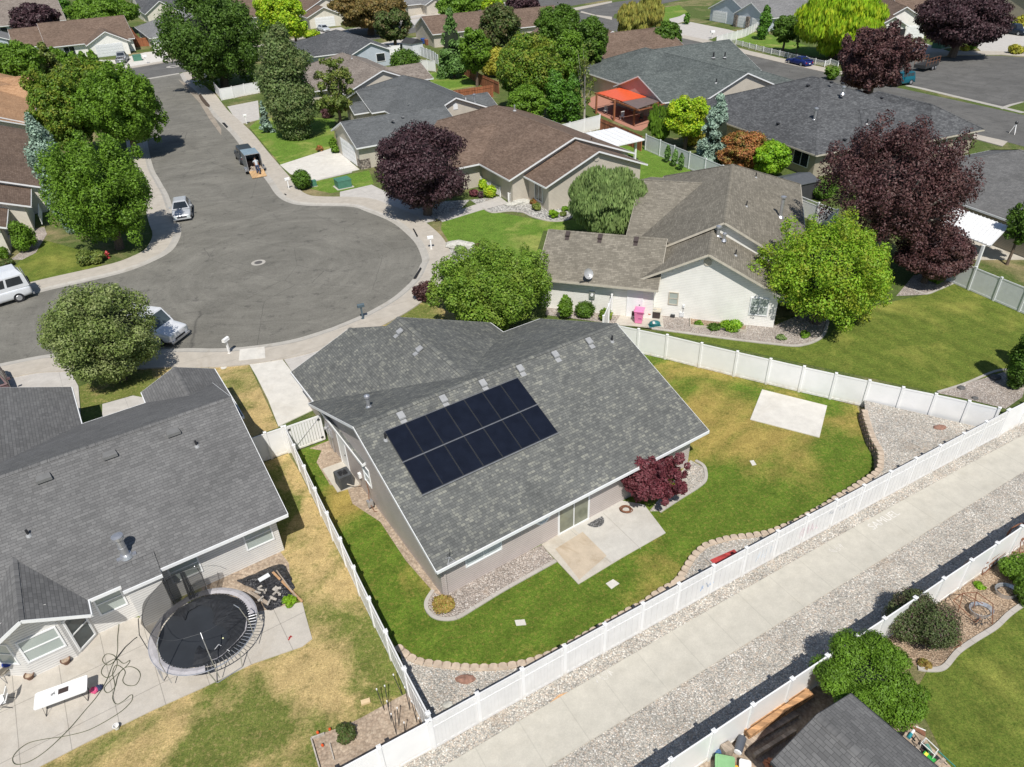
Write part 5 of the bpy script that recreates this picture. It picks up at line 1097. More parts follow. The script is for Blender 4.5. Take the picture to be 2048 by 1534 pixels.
T('shrub', 'yellow green low shrub before the cream garage', 620, 66, 18, 8, 'lime_leaf', 'shrub', cat='shrub')
# left bottom hedges
T('box_hedge', 'clipped green hedge at the foot of the cream wall, left edge', 45, 472, 23, 30, 'green_leaf', 'shrub', cat='hedge')
T('box_hedge', 'small clipped shrub at the left edge beside the pebbles', 4, 505, 10, 13, 'green_leaf', 'shrub', cat='hedge')
T('loose_shrub', 'loose green shrub beside the red fire hydrant', 180, 513, 23, 16, 'olive_leaf', 'shrub', cat='shrub')
T('loose_shrub', 'small brown green shrub below the left hedge', 12, 525, 14, 8, 'dark_olive_leaf', 'shrub', cat='shrub')
T('pear_tree', 'large silvery green tree hiding the front of the white van', 205, 664, 106, 106, 'pear_leaf', 'round', dens=1.5, clear=.3)
# --- top middle
T('locust_tree', 'rust tinged tree at the top edge above the cross street', 735, 18, 78, 34, 'orange_brown_leaf')
T('young_tree', 'dark vase shaped tree beside the cross street', 785, 48, 38, 32, 'dark_olive_leaf', 'loose', dens=1.3)
T('plum_tree', 'great round dark purple plum tree before the slate garage', 845, 330, 100, 84, 'plum_leaf', 'round', dens=1.4, clear=1.0)
T('round_shrub', 'big round green shrub by the small grey shed', 809, 122, 30, 24, 'dark_leaf', 'ball', cat='shrub')
T('pine_tree', 'tall dark pine left of the green thicket', 903, 85, 30, 62, 'pine_needle', 'cone')
T('leafy_tree', 'bright green round tree at the top edge, upper middle', 920, 12, 48, 26, 'green_leaf')
T('leafy_tree', 'pale green tree just right of the bright round one at the top edge', 985, 14, 22, 28, 'lime_leaf')
T('leafy_tree', 'green tree directly right of the tall pine', 950, 100, 32, 48, 'green_leaf')
T('pine_tree', 'grey green loose tree in the middle of the thicket', 1000, 62, 42, 56, 'dark_olive_leaf', 'round')
T('yellow_shrub', 'yellow green shrub hanging over the brown fence', 990, 125, 28, 26, 'yellow_leaf', 'shrub', cat='shrub')
T('plum_tree', 'dark purple tree at the top edge behind the thicket', 1045, 14, 34, 30, 'plum_leaf')
T('leafy_tree', 'large mid green tree in the centre of the thicket', 1060, 135, 66, 66, 'mottled_leaf')
T('dark_tree', 'dark green tree at the back of the thicket', 1115, 50, 44, 44, 'dark_leaf')
T('dark_tree', 'dark green maple behind the white barked trunk', 1182, 85, 36, 54, 'dark_leaf')
T('leafy_tree', 'low green tree in front of the thicket above the brown roof', 1055, 205, 42, 34, 'green_leaf')
T('leafy_tree', 'green tree between thicket and bare trunk', 1135, 110, 40, 50, 'green_leaf')
T('arborvitae', 'dense upright arborvitae, left one of the pair above the white fence', 1112, 192, 24, 48, 'arborvitae_leaf', 'column')
T('arborvitae', 'dense upright arborvitae, right one of the pair above the white fence', 1145, 196, 23, 44, 'arborvitae_leaf', 'column')
T('bare_birch', 'half bare pale barked tree beside the arborvitae pair', 1170, 150, 24, 72, 'olive_leaf', 'loose', dens=.45, trunk='pale_bark', bare=6)
T('willow_tree', 'golden willow, left half of the pair by the back street', 1262, 42, 30, 36, 'willow_leaf', 'weep')
T('willow_tree', 'golden willow, right half of the pair by the back street', 1300, 26, 30, 36, 'willow_leaf', 'weep')
T('dark_tree', 'round dark green tree between brown roof and green grey roof', 1331, 72, 33, 28, 'dark_leaf')
T('weeping_cedar', 'pale green weeping conifer before the tan roof', 1216, 401, 77, 73, 'pale_conifer', 'weep', dens=1.4, clear=.1)
for k, (x_, y_, r_) in enumerate([(955,360,9),(966,368,10),(981,382,13)]): T('round_shrub', ['small yellow green ball shrub nearest the plum tree', 'middle yellow green ball shrub of three before the porch', 'largest yellow green ball shrub of three before the porch'][k], x_, y_, r_, r_, 'lime_leaf', 'ball', cat='shrub', group='ball shrubs before the porch')
T('red_shrub', 'dark red shrub left of the yellow green balls', 948, 385, 9, 8, 'maple_red_leaf', 'shrub', cat='shrub')
T('red_shrub', 'dark red low shrub below the yellow green balls', 963, 389, 7, 6, 'plum_leaf', 'shrub', cat='shrub')
for k, (x_, y_, w_, h_, m_) in enumerate([(1068,402,9,6,'orange_leaf'),(1073,413,9,8,'olive_leaf'),(1106,428,10,8,'bright_leaf'),(1127,427,7,5,'olive_leaf'),(1131,417,8,5,'green_leaf')]):
    T('bed_shrub', ['red flowering shrub by the front window of the brown roofed house','olive shrub below the red flowers in the pebble bed','bright green tuft in the pebble bed under the pale gable','olive tuft right of the bright green one','small green tuft nearest the pale gable wall'][k], x_, y_, w_, h_, m_, 'shrub', cat='shrub')
T('purple_shrub', 'purple leaved shrub at the kerb by the turning circle', 846, 578, 22, 23, 'plum_leaf_brown', 'shrub', cat='shrub')
T('locust_tree', 'broad vivid green tree overhanging the front of the grey shingled roof', 982, 574, 108, 78, 'locust_leaf', 'wild', dens=1.1, clear=.8)
T('low_shrub', 'silvery low shrub on the stones above the vivid green tree', 922, 498, 14, 8, 'pale_conifer', 'shrub', cat='shrub'); T('low_shrub', 'small dark red tuft on the stones above the vivid green tree', 955, 492, 6, 5, 'maple_red_leaf', 'shrub', cat='shrub')
# --- upper right
T('willow_tree', 'great yellow willow at the top, hanging over the white picket fence', 1680, 38, 82, 66, 'lime_leaf', 'weep', dens=1.2)
T('willow_tree', 'lower yellow green part tree beside the great willow', 1725, 78, 42, 40, 'lime_leaf', 'weep')
T('arborvitae', 'tall narrow arborvitae at the corner of the white house, top right', 1529, 44, 13, 30, 'arborvitae_leaf', 'column')
T('arborvitae', 'short clipped arborvitae left of the garage piers', 1374, 36, 6, 10, 'arborvitae_leaf', 'column')
T('dark_tree', 'dark round tree below the pale green house', 1572, 58, 28, 26, 'dark_leaf')
T('dark_tree', 'green tree behind the narrow arborvitae at the top edge', 1560, 8, 28, 14, 'green_leaf')
T('young_tree', 'small thin tree behind the picket fence', 1597, 78, 10, 20, 'dark_leaf', 'loose')
T('plum_tree', 'brown purple plum tree behind the charcoal roof', 1752, 122, 70, 60, 'plum_leaf_brown', 'wild', dens=1.1)
T('plum_tree', 'wide dark purple tree at the top right edge over the small lawn', 1925, 38, 88, 52, 'plum_leaf')
T('shrub', 'small green bush poking past the corner of the charcoal roof', 1662, 144, 15, 14, 'green_leaf', 'shrub', cat='shrub')
T('yellow_shrub', 'golden shrub at the edge of the turning circle, beside the red mulch', 1931, 96, 8, 6, 'yellow_leaf', 'shrub', cat='shrub')
T('yellow_shrub', 'golden shrubs at the right edge of the picture by the turning circle', 2035, 98, 16, 9, 'yellow_leaf', 'shrub', cat='shrub')
T('yellow_shrub', 'yellow bush at the right edge behind the dark car', 2042, 42, 10, 12, 'yellow_leaf', 'shrub', cat='shrub')
T('hedge', 'low green hedge at the right edge behind the drive', 2015, 50, 14, 6, 'bright_leaf', 'shrub', cat='hedge')
T('shrub', 'green shrub beside the golden shrub at the turning circle', 1945, 92, 9, 8, 'green_leaf', 'shrub', cat='shrub')
T('weeping_tree', 'small weeping green tree at the end of the brown fence', 1321, 245, 26, 40, 'green_leaf', 'weep')
T('smoke_tree', 'yellow green tree with orange tints behind the weeping tree', 1375, 232, 44, 42, 'lime_leaf')
T('yellow_tree', 'yellow leaved bush in front of the orange tinted tree', 1388, 255, 26, 34, 'yellow_leaf', 'shrub')
T('yellow_tree', 'yellow green crown beside the blue spruce', 1412, 215, 22, 24, 'lime_leaf', 'shrub')
T('blue_spruce', 'broad blue spruce beside the orange bush', 1433, 262, 40, 66, 'blue_needle', 'cone')
T('orange_bush', 'orange and green leaved bush right of the blue spruce', 1486, 300, 50, 40, 'orange_leaf', 'round', clear=.3)
T('bright_bush', 'vivid yellow green bush beside the dark resin shed', 1545, 316, 38, 36, 'bright_leaf', 'round', clear=.3)
for k, (x_, y_) in enumerate([(1335,306),(1350,314),(1363,322)]): T('arborvitae', ['leftmost of three young arborvitae before the grey fence','middle one of three young arborvitae before the grey fence','rightmost of three young arborvitae before the grey fence'][k], x_, y_, 6.5, 15, 'pine_needle', 'column', group='young arborvitae by the fence')
T('plum_tree', 'huge purple plum tree with pale bare twigs before the charcoal roof', 1790, 380, 130, 122, 'plum_leaf_brown', 'wild', dens=.7, bare=26, trunk='pale_bark', clear=2.0)
T('plum_tree', 'lower purple limb crown beside the white patio cover', 1868, 500, 72, 58, 'plum_leaf_brown', 'round', dens=.9, clear=.6)
T('maple_tree', 'vivid green maple over the corner of the white gable house', 1655, 543, 122, 98, 'maple_leaf', 'wild', dens=1.1, clear=.8)
T('shrub', 'green shrub at the foot of the grey fence beside the purple tree', 1874, 552, 15, 16, 'green_leaf', 'shrub', cat='shrub')
T('leafy_tree', 'dark tree at the right edge beside the white patio cover', 2046, 445, 32, 48, 'dark_leaf')
T('arborvitae', 'dark clipped evergreen at the right edge casting a shadow on the lawn', 2058, 712, 28, 66, 'dark_leaf', 'column')
T('arborvitae', 'dark clipped evergreen just outside the right edge behind the first', 2075, 690, 22, 50, 'dark_leaf', 'column')
T('shrub', 'dark green shrub under the right side of the charcoal house', 1650, 380, 22, 18, 'dark_leaf', 'shrub', cat='shrub')
# hedge shrubs by the white wall
T('hedge_shrub', 'tall squared shrub, leftmost of three by the white wall', 1131, 612, 16, 22, 'green_leaf', 'column', cat='shrub', group='clipped shrubs by the white wall')
T('hedge_shrub', 'dark double lobed shrub in the middle by the white wall', 1170, 618, 20, 17, 'dark_leaf', 'ball', cat='shrub', group='clipped shrubs by the white wall')
T('hedge_shrub', 'small round yellow green shrub nearest the side gate', 1211, 629, 14, 13, 'mottled_leaf', 'ball', cat='shrub', group='clipped shrubs by the white wall')
for k, (x_, y_, w_, h_, m_) in enumerate([(1398,646,9,6,'green_leaf'),(1428,652,14,8,'dark_leaf'),(1463,651,22,11,'bright_leaf'),(1563,674,9,6,'pale_conifer'),(1610,668,11,7,'green_leaf')]):
    T('bed_shrub', ['small plant at the red mulch end of the planter','dark low plant in the middle of the planter','bright bushy plant at the right end of the planter','pale tuft on the gravel below the vivid maple','green tuft on the gravel at the curve of the edging'][k], x_, y_, w_, h_, m_, 'shrub', cat='shrub')
T('red_maple', 'red leaved maple by the back corner of the shingled roof', 1303, 948, 64, 52, 'maple_red_leaf', 'wild', dens=1.0, clear=.6, lsize=.11, bare=3)
T('dry_shrub', 'small rusty shrub at the near corner of the house', 886, 1209, 22, 18, 'dry_shrub_leaf', 'shrub', cat='shrub', lsize=.09)
T('green_tuft', 'small yellow green tuft beside the red maple', 1352, 975, 11, 9, 'lime_leaf', 'shrub', cat='shrub', lsize=.08)
# --- lower right
T('leafy_tree', 'dense green tree leaning over the lower white fence', 1738, 1355, 106, 90, 'green_leaf', dens=1.2, clear=.3, lsize=.075)
T('large_shrub', 'dusky green and purple shrub against the lower white fence', 1846, 1240, 62, 56, 'dusky_leaf', 'shrub', cat='shrub', lsize=.075, dens=.9)
T('round_shrub', 'green shrub at the right edge of the bark bed', 2035, 1135, 34, 28, 'green_leaf', 'shrub', cat='shrub', lsize=.09)
T('round_shrub', 'dark green shrub at the right edge below the other', 2060, 1180, 28, 30, 'green_leaf', 'shrub', cat='shrub', lsize=.09)
T('small_weed', 'small weed clump among the bark', 1960, 1170, 11, 7, 'bright_leaf', 'shrub', cat='plant', lsize=.07)
T('dry_shrub', 'small yellow tuft at the corner of the bark bed', 1850, 1328, 12, 9, 'dry_shrub_leaf', 'shrub', cat='shrub', lsize=.07)
T('tomato_plant', 'green plant growing over the rubbish beside the trampoline', 578, 1203, 14, 12, 'bright_leaf', 'shrub', cat='plant', lsize=.08)
T('squash_plant', 'blue green bushy plant in the raised bed', 690, 1465, 20, 20, 'dark_olive_leaf', 'shrub', cat='plant', lsize=.07)
# ------------------------------------------------------------------ smaller fences
TILES.update(o=(0,1080,.3125), p=(1330,1360,.12695), q=(1780,1340,.13086), r=(1800,1020,.18249), s=(440,260,.07173), t=(1180,560,.10742), w=(600,800,.163))
def fpts(k, pts, h=1.85, step=1.9):
    return resample(PL(k, pts, h), step)
fence('vinyl_fence', 'grey white privacy fence behind the three young arborvitae', PL('k', [(600,1055),(712,1100),(822,1145),(945,1195),(1070,1245),(1205,1300)], 1.85), 1.85, 'grey_vinyl')
fence('vinyl_fence', 'lattice topped white fence behind the weathered tan roof', PL('k', [(1212,1302),(1350,1355),(1490,1410),(1640,1468),(1790,1525)], 1.85)+PL('c', [(850,1185),(960,1225)], 1.85), 1.85, 'white', style='lattice')
fence('vinyl_fence', 'grey fence at the right edge behind the big lawn', PL('f', [(1500,5),(1635,45),(1770,100),(1920,160),(2075,222),(2250,295)], 1.85), 1.85, 'grey_vinyl')
fence('vinyl_fence', 'white fence panels in front of the arborvitae pair', PL('k', [(-110,985),(0,960),(118,930),(236,900)], 1.85), 1.85)
fence('cedar_fence', 'red brown cedar fence between pergola and white patio cover', fpts('k', [(242,925),(420,1000),(590,1075)]), 1.8, 'cedar', style='cedar')
fence('cedar_fence', 'cedar fence below the far lawn, left of the thicket', fpts('l', [(1310,715),(1560,680),(1745,650)]), 1.8, 'cedar', style='cedar')
fence('cedar_fence', 'shaded cedar fence running behind the tall pine', fpts('l', [(1400,470),(1480,520),(1580,580),(1740,650)]), 1.8, 'cedar', style='cedar')
fence('cedar_fence', 'cedar fence panels beside the beige wall with paired windows', fpts('k', [(200,610),(300,590),(375,585)]), 1.8, 'cedar', style='cedar')
fence('cedar_fence', 'cedar fence between the two corner houses, upper left', fpts('m', [(1215,355),(1300,350),(1400,345)]), 1.8, 'cedar', style='cedar')
fence('cedar_fence', 'dark cedar fence running back beside the grey hip roof', fpts('m', [(1200,230),(1250,300),(1300,350)]), 1.8, 'cedar', style='cedar')
fence('vinyl_fence', 'white corner fence under the dark ash tree', PL('a', [(1192,445),(1215,480),(1240,510),(1268,550),(1298,588)], 0)+PL('a', [(1370,575),(1440,560),(1520,545)], 0), 1.83)
fence('vinyl_fence', 'white fence behind the round shrub and grey shed', fpts('l', [(790,362),(880,355),(980,350)]), 1.83)
fence('vinyl_fence', 'white fence between round shrub and tall pine', fpts('l', [(1085,465),(1160,470),(1245,480)]), 1.83)
fence('vinyl_fence', 'pale fence running back beside the grey shed', fpts('l', [(1100,360),(1150,380),(1200,400),(1240,430)]), 1.83, 'grey_vinyl')
fence('picket_fence', 'low white picket fence along the back street by the blue car', fpts('k', [(1158,292),(1315,312),(1500,362),(1700,408),(1910,455),(2040,485)], .95, 2.3)+fpts('n', [(110,590),(215,622)], .95, 2.3), .95, 'white', style='picket')
fence('vinyl_fence', 'white fence rising from the picket fence to the white house, top right', fpts('k', [(1160,282),(1280,250),(1380,225),(1480,175)], 1.6), 1.6)
# porch railings of the brown roofed house
fence('porch_railing', 'white baluster railing at the front of the shaded porch', PL('b', [(985,1130),(1045,1118),(1110,1105)], 1.0), 1.0, 'white', cat='railing', style='bars')
fence('porch_railing', 'white railing behind the yellow green ball shrubs', PL('b', [(825,1035),(880,1065),(935,1095)], 1.0), 1.0, 'white', cat='railing', style='bars')
fence('side_gate_fence', 'short white fence with tall post seen end on beside the pink bin', [F3.w(-6.95,45.1)[:2], F3.w(-6.9,43.6)[:2], F3.w(-6.95,41.9)[:2]], 1.75, 'white', cat='fence')
# ------------------------------------------------------------------ pergola, patio covers
def cover(name, label, corners, z, m, posts, zp=None, slats=0, cat='patio cover', th=.08, post_m=None, pw=.12):
    c = corners; t = thing(name, label, cat, (c[0][0], c[0][1], 0))
    MB().prism([(x, y) for x, y in c], z, z+th).build('roof_panel', M[m] if isinstance(m, str) else m, t)
    if slats:
        mb = MB()
        for k in range(slats+1):
            f_ = k/slats; a = (c[0][0]+(c[1][0]-c[0][0])*f_, c[0][1]+(c[1][1]-c[0][1])*f_, z+th+.03); b = (c[3][0]+(c[2][0]-c[3][0])*f_, c[3][1]+(c[2][1]-c[3][1])*f_, z+th+.03); mb.bar(a, b, .05, .06)
        mb.build('rib', M[post_m or m], t)
    for p_ in posts: MB().box((p_[0], p_[1], z/2), (pw, pw, z), radians(28)).build('post', M[post_m or m], t)
    return t
pc = [P('b', *q, 2.6)[:2] for q in ((1430,782),(1610,750),(1782,822),(1600,862))]
cover('patio_cover', 'flat white ribbed patio cover behind the brown roof', pc, 2.6, 'white', [(pc[2][0]-.9, pc[2][1]+.3), (pc[1][0]-.3, pc[1][1]-.3)], slats=5, pw=.22)
pc = [P('c', *q, 2.55)[:2] for q in ((1640,1215),(1960,1330),(1850,1445),(1530,1320))]
cover('patio_cover', 'white ribbed patio cover with tree shadow at the right edge', pc, 2.55, 'white', [(pc[2][0]-.3, pc[2][1]+.3)], slats=14, pw=.18)
sheet('patio', PL('c', [(1640,1340),(1840,1400),(1980,1460),(2100,1521),(1760,1521),(1560,1440)]), .04, M['patio'])
red = plain('red_corrugated', (.75,.12,.04), .4, var=.08); brn = plain('brown_screen', (.16,.12,.11), .7)
pc = [P('k', *q, 2.5)[:2] for q in ((215,735),(400,692),(600,765),(410,800))]; pg = cover('pergola', 'red brown timber pergola half covered with bright red sheeting', pc, 2.5, red, [P('k', *q, 0)[:2] for q in ((205,895),(345,950),(500,990))], slats=0, post_m='cedar', pw=.2, cat='pergola')
pc2 = [P('k', *q, 2.5)[:2] for q in ((410,803),(600,768),(700,800),(530,858))]; MB().prism(pc2, 2.5, 2.56).build('shade_screen', brn, pg)
mb = MB(); a = P('k',195,735,2.4); b = P('k',545,868,2.4); mb.bar(a, b, .12, .2); c0 = P('k',395,690,2.4)
for k in range(12):
    f_ = k/11; p_ = (a[0]+(b[0]-a[0])*f_, a[1]+(b[1]-a[1])*f_); mb.bar((*p_, 2.42), (p_[0]+(c0[0]-a[0]), p_[1]+(c0[1]-a[1]), 2.42), .06, .14)
mb.build('beam', M['cedar'], pg)
sheet('brick_patio', PL('k', [(140,780),(230,740),(420,800),(650,870),(660,960),(560,1030),(500,1020),(240,905),(140,820)]), .03, plain('brick_paving', (.42,.2,.14), .85, var=.25, scale=12))
# ------------------------------------------------------------------ mailboxes and street bits
def mailbox(label, base, h=1.15, m='white', rz=0, group=None, w=.22, l=.5):
    x, y = base[:2]; t = thing('mailbox', label, 'mailbox', (x, y, 0), group); MB().box((x, y, h/2), (.11,.11,h), rz).box((x, y, .06), (.2,.2,.12), rz).build('post', M[m], t)
    b = MB(); c_, s_ = cos(rz), sin(rz); prof = [(-w/2, 0), (w/2, 0), (w/2, .13)]+[(w/2*cos(a), .13+w/2*.7*sin(a)) for a in (pi/6, pi/3, pi/2, 2*pi/3, 5*pi/6)]+[(-w/2, .13)]
    b.hexa([(x+l/2*c_-p*s_, y+l/2*s_+p*c_, h+q) for p, q in prof], [(x-l/2*c_-p*s_, y-l/2*s_+p*c_, h+q) for p, q in prof]); b.box((x, y, h-.02), (l*1.05, w*1.1, .04), rz); b.build('box', M[m], t); return t
mailbox('white mailbox on a white post beside the pale new driveway', P('d',1345,610), 1.1, rz=1.2)
M['slate_paint'] = plain('slate_blue_paint', (.08,.115,.14), .5)
mailbox('slate blue mailbox on a dark post at the kerb of the turning circle', P('e',135,408), 1.1, 'slate_paint', rz=.4)
mailbox('white mailbox at the kerb beyond the purple kerb shrub', P('b',535,1462), 1.1, rz=.2)
mailbox('white mailbox between the clipped round shrub and the street', P('a',1692,1110), 1.1, rz=.5)
mailbox('white mailbox at the kerb left of the tall poplar', P('a',1443,725), 1.1, rz=.5)
mailbox('white mailbox at the corner drive by the pickup, upper left', P('m',1365,592), 1.3, rz=.5, w=.5, l=.7)
mailbox('white mailbox before the garage drive at the top right', P('k',1115,305), 1.2, rz=.2, w=.6, l=.8)
def disc(name, label, c, r, z, m, n=28, inner=None, cat='manhole cover', kind=None):
    x, y = c[:2]; t = thing(name, label, cat, (x, y, 0)); MB().cyl((x,y,0), (x,y,z), r, r, n).build('collar', M[m], t)
    if inner: MB().cyl((x,y,z-.01), (x,y,z+.006), inner, inner, 20).build('lid', M['gutter'] if False else plain('cast_iron', (.16,.15,.14), .6, .4), t)
    return t
disc('manhole_cover', 'round manhole with pale concrete collar in the turning circle', P('d',1512,74), .60, .016, 'gutter', inner=.34)
disc('manhole_cover', 'round manhole with pale collar in the cross street', P('m',1612,620), 1.3, .02, 'gutter', inner=.6)
disc('valve_cover', 'small pale valve cover in the dry front lawn', P('d',1310,690), .2, .05, 'pale_conc')
t = thing('fire_hydrant', 'red fire hydrant at the kerb under the great maple', 'fire hydrant', P('a',635,1510)); x, y = P('a',635,1510)[:2]; redp = plain('hydrant_red', (.45,.06,.06), .5)
MB().lathe((x,y,0), [(.16,0),(.16,.06),(.1,.08),(.1,.5),(.13,.52),(.13,.56),(.1,.6),(.05,.68),(.03,.7),(.0,.72)], 14).build('barrel', redp, t)
MB().cyl((x-.22,y,.42), (x+.22,y,.42), .055, .055, 10).cyl((x,y-.2,.36), (x,y,.36), .075, .075, 10).build('nozzle', redp, t)
grn = plain('utility_green', (.07,.2,.14), .5)
for lab, k_, c_, sz in (('green transformer box on the small lawn before the plum tree','l',(500,1470),(1.5,1.3,.95)), ('small green utility box beside the clipped round shrub','l',(270,1465),(.5,.45,.7)), ('green transformer box at the edge of the far turning circle','n',(1205,480),(2.4,1.8,1.1)), ('green utility box beside the corner drive, upper left','m',(1285,565),(1.6,1.4,1.2))):
    x, y = P(k_, *c_)[:2]; t = thing('utility_box', lab, 'utility box', (x,y,0)); mb = MB().box((x,y,sz[2]*.42+.05), (sz[0],sz[1],sz[2]*.84), .5); mb.build('cabinet', grn, t)
    MB().box((x,y,sz[2]*.9), (sz[0]*1.04,sz[1]*1.04,sz[2]*.12), .5).build('lid', grn, t); MB().box((x,y,.03), (sz[0]*1.25,sz[1]*1.25,.06), .5).build('pad', M['patio'], t)
# ------------------------------------------------------------------ equipment round the main house
x, y, _ = P('w',550,1020,.1); t = thing('air_conditioner', 'dark grey outdoor air conditioner on its concrete pad by the side door', 'air conditioner', (x,y,.05)); dk = plain('condenser_grey', (.07,.075,.08), .5)
def rrect(x, y, a, r, rz, n=4):
    out = []
    for cx, cy, s0 in ((1,1,0), (-1,1,90), (-1,-1,180), (1,-1,270)):
        for k in range(n+1): an = radians(s0+90*k/n); px, py = cx*(a-r)+r*cos(an), cy*(a-r)+r*sin(an); out.append((x+px*cos(rz)-py*sin(rz), y+px*sin(rz)+py*cos(rz)))
    return out
MB().prism(rrect(x,y,.34,.06,FA.a), .05, .80).build('core', M['black'], t); mb = MB()
for k in range(15): mb.prism(rrect(x,y,.365,.08,FA.a), .10+k*.045, .122+k*.045)
mb.prism(rrect(x,y,.37,.08,FA.a), .05, .09)
for cx, cy in ((1,1),(-1,1),(-1,-1),(1,-1)):
    px, py = cx*.33, cy*.33; mb.box((x+px*FA.c-py*FA.s, y+px*FA.s+py*FA.c, .42), (.09,.09,.75), FA.a)
mb.build('louvre_cabinet', dk, t); mb = MB(); R0 = rrect(x,y,.37,.08,FA.a,6); n_ = len(R0); C0 = [(x+.28*cos(atan2(b-y,a-x)), y+.28*sin(atan2(b-y,a-x))) for a, b in R0]
for k in range(n_): mb.hexa([(*R0[k],.78),(*R0[(k+1)%n_],.78),(*C0[(k+1)%n_],.78),(*C0[k],.78)], [(*R0[k],.83),(*R0[(k+1)%n_],.83),(*C0[(k+1)%n_],.83),(*C0[k],.83)])
mb.build('top_cover', dk, t); mb = MB()
for r_ in (.07,.12,.17,.22,.27): mb.tube([(x+r_*cos(a*pi/10), y+r_*sin(a*pi/10), .835) for a in range(20)], .004, 4, closed=True)
for a in range(4): mb.bar((x-.28*cos(a*pi/4), y-.28*sin(a*pi/4), .835), (x+.28*cos(a*pi/4), y+.28*sin(a*pi/4), .835), .01, .01)
mb.build('fan_guard', M['dark_metal'], t); mb = MB()
for a in range(4):
    an = a*pi/2+.3; mb.hexa([(x+.04*cos(an),y+.04*sin(an),.74),(x+.25*cos(an-.3),y+.25*sin(an-.3),.73),(x+.25*cos(an+.3),y+.25*sin(an+.3),.77),(x+.04*cos(an+.8),y+.04*sin(an+.8),.76)],[(x+.04*cos(an),y+.04*sin(an),.75),(x+.25*cos(an-.3),y+.25*sin(an-.3),.74),(x+.25*cos(an+.3),y+.25*sin(an+.3),.78),(x+.04*cos(an+.8),y+.04*sin(an+.8),.77)])
mb.build('fan', M['metal'], t)
f = H1.frame_on(8.2, 31.6, -90)
def onw(fr_, x0, x1, z0, z1, o0, o1): return [fr_(x0,o1,z0), fr_(x1,o1,z0), fr_(x1,o0,z0), fr_(x0,o0,z0)], [fr_(x0,o1,z1), fr_(x1,o1,z1), fr_(x1,o0,z1), fr_(x0,o0,z1)]
t = thing('electric_meter', 'grey electric meter boxes with conduits between gate and side door', 'meter', f(0,.1,1.2)); mb = MB(); mb.hexa(*onw(f,-.3,-.02,1.2,1.75,0,.14)); mb.hexa(*onw(f,.05,.35,1.1,1.6,0,.12)); mb.build('meter_cabinet', M['metal'], t)
p_ = f(-.16,.2,1.55); MB().cyl(f(-.16,.12,1.55), f(-.16,.24,1.55), .1, .1, 14).build('meter_dial', M['vent'], t); mb = MB()
for q in (-.2,.12,.25): mb.cyl(f(q,.06,.05), f(q,.06,1.2), .025, .025, 8)
mb.build('conduit', M['metal'], t)
f = H1.frame_on(8.2, 26.15, -90); t = thing('gas_meter', 'grey gas meter with rusty pipe against the taupe side wall', 'meter', f(0,.2,.3)); MB().box(f(.1,.3,.45), (.28,.22,.34), FA.a).build('meter_body', M['metal'], t); rust = plain('rusty_iron', (.2,.09,.05), .85, var=.3, scale=12)
MB().tube([f(.1,.3,.6), f(.1,.3,.8), f(-.35,.1,.8), f(-.6,.06,1.1), f(-.6,.06,1.3)], .02, 6).tube([f(.2,.3,.4), f(.4,.25,.1), f(.4,.1,0)], .02, 6).build('pipe', rust, t)
f = H1.frame_on(8.2, 27.6, -90); t = thing('line_set_box', 'small white disconnect box and pipes beside the air conditioner', 'disconnect box', f(0,.1,.9)); MB().box(f(0,.07,1.05), (.14,.2,.28), FA.a).build('box', M['white'], t); MB().tube([f(0,.08,.92), f(-.1,.1,.4), f(-.35,.4,.25), (x+.2,y-.3,.3)], .025, 6).build('pipe', M['sid_beige'], t)
# antenna bracket on the roof corner
u_, v_ = FA.l(*P('h',640,285,2.95)[:2]); b0 = on(u_, v_, 0); t = thing('antenna_bracket', 'small blue grey antenna bracket near the eave corner of the shingled roof', 'antenna mount', b0); mb = MB()
for dx, dy in ((-.16,-.1),(.16,-.1),(-.12,.14),(.14,.12)): mb.bar(on(u_+dx, v_+dy, .01), on(u_, v_, .22), .03, .03)
mb.bar(on(u_-.2,v_-.1,.02), on(u_+.2,v_-.1,.02), .05, .03); mb.build('foot', M['vent'], t); MB().bar(on(u_,v_,.2), on(u_+.05,v_+.02,.62), .02, .02).bar(on(u_-.12,v_,.4), on(u_+.18,v_,.45), .015, .015).build('mast', M['dark_metal'], t)
# hose coil and mat on the patio, red hatch, rocks
def coil(name, label, cat, c, r, m, turns=6, z=.06, th=.02, jit=.12, tail=None):
    x, y = c[:2]; pts = []; n = turns*18
    for k in range(n): a = 2*pi*k/18; rr = r*(.72+.28*sin(k*.37)+random.uniform(-jit, jit)*.4); pts.append((x+rr*cos(a)+.04*sin(k*.11), y+rr*.85*sin(a)+.05*cos(k*.13), z+th+.0022*k*(th/.02)*.6))
    if tail: pts += tail
    return tag(MB().tube(pts, th, 5).build(name, m), label, cat)
coil('garden_hose', 'coiled brown hose lying on the patio beside the red maple', 'garden hose', P('h',1665,22,.06), .34, rust, 6, .055)
x, y, _ = P('h',1490,78,.06); mb = MB(); 
pts = [(x+.46*cos(FA.a+pi+a*pi/16), y+.46*sin(FA.a+pi+a*pi/16)) for a in range(17)]; mb.prism(pts, .052, .075); tag(mb.build('doormat', gravel('speckled_mat', [(0,(.04,.04,.04)),(.8,(.12,.12,.12)),(1,(.6,.6,.6))], 22, .8, .2)), 'dark half round doormat before the sliding patio door', 'doormat')
t = thing('cellar_hatch', 'red painted wooden lid in a concrete frame against the long white fence', 'hatch', P('i',300,320,.2)); hz = .2; MB().prism(PL('i', [(192,308),(352,236),(405,292),(250,366)], hz), .1, .24).build('frame', M['edging'], t)
MB().prism(PL('i', [(212,310),(352,248),(392,290),(252,354)], .26), .2, .275).build('lid', wood('red_painted_boards', (.42,.05,.045), .12, FA.a), t)
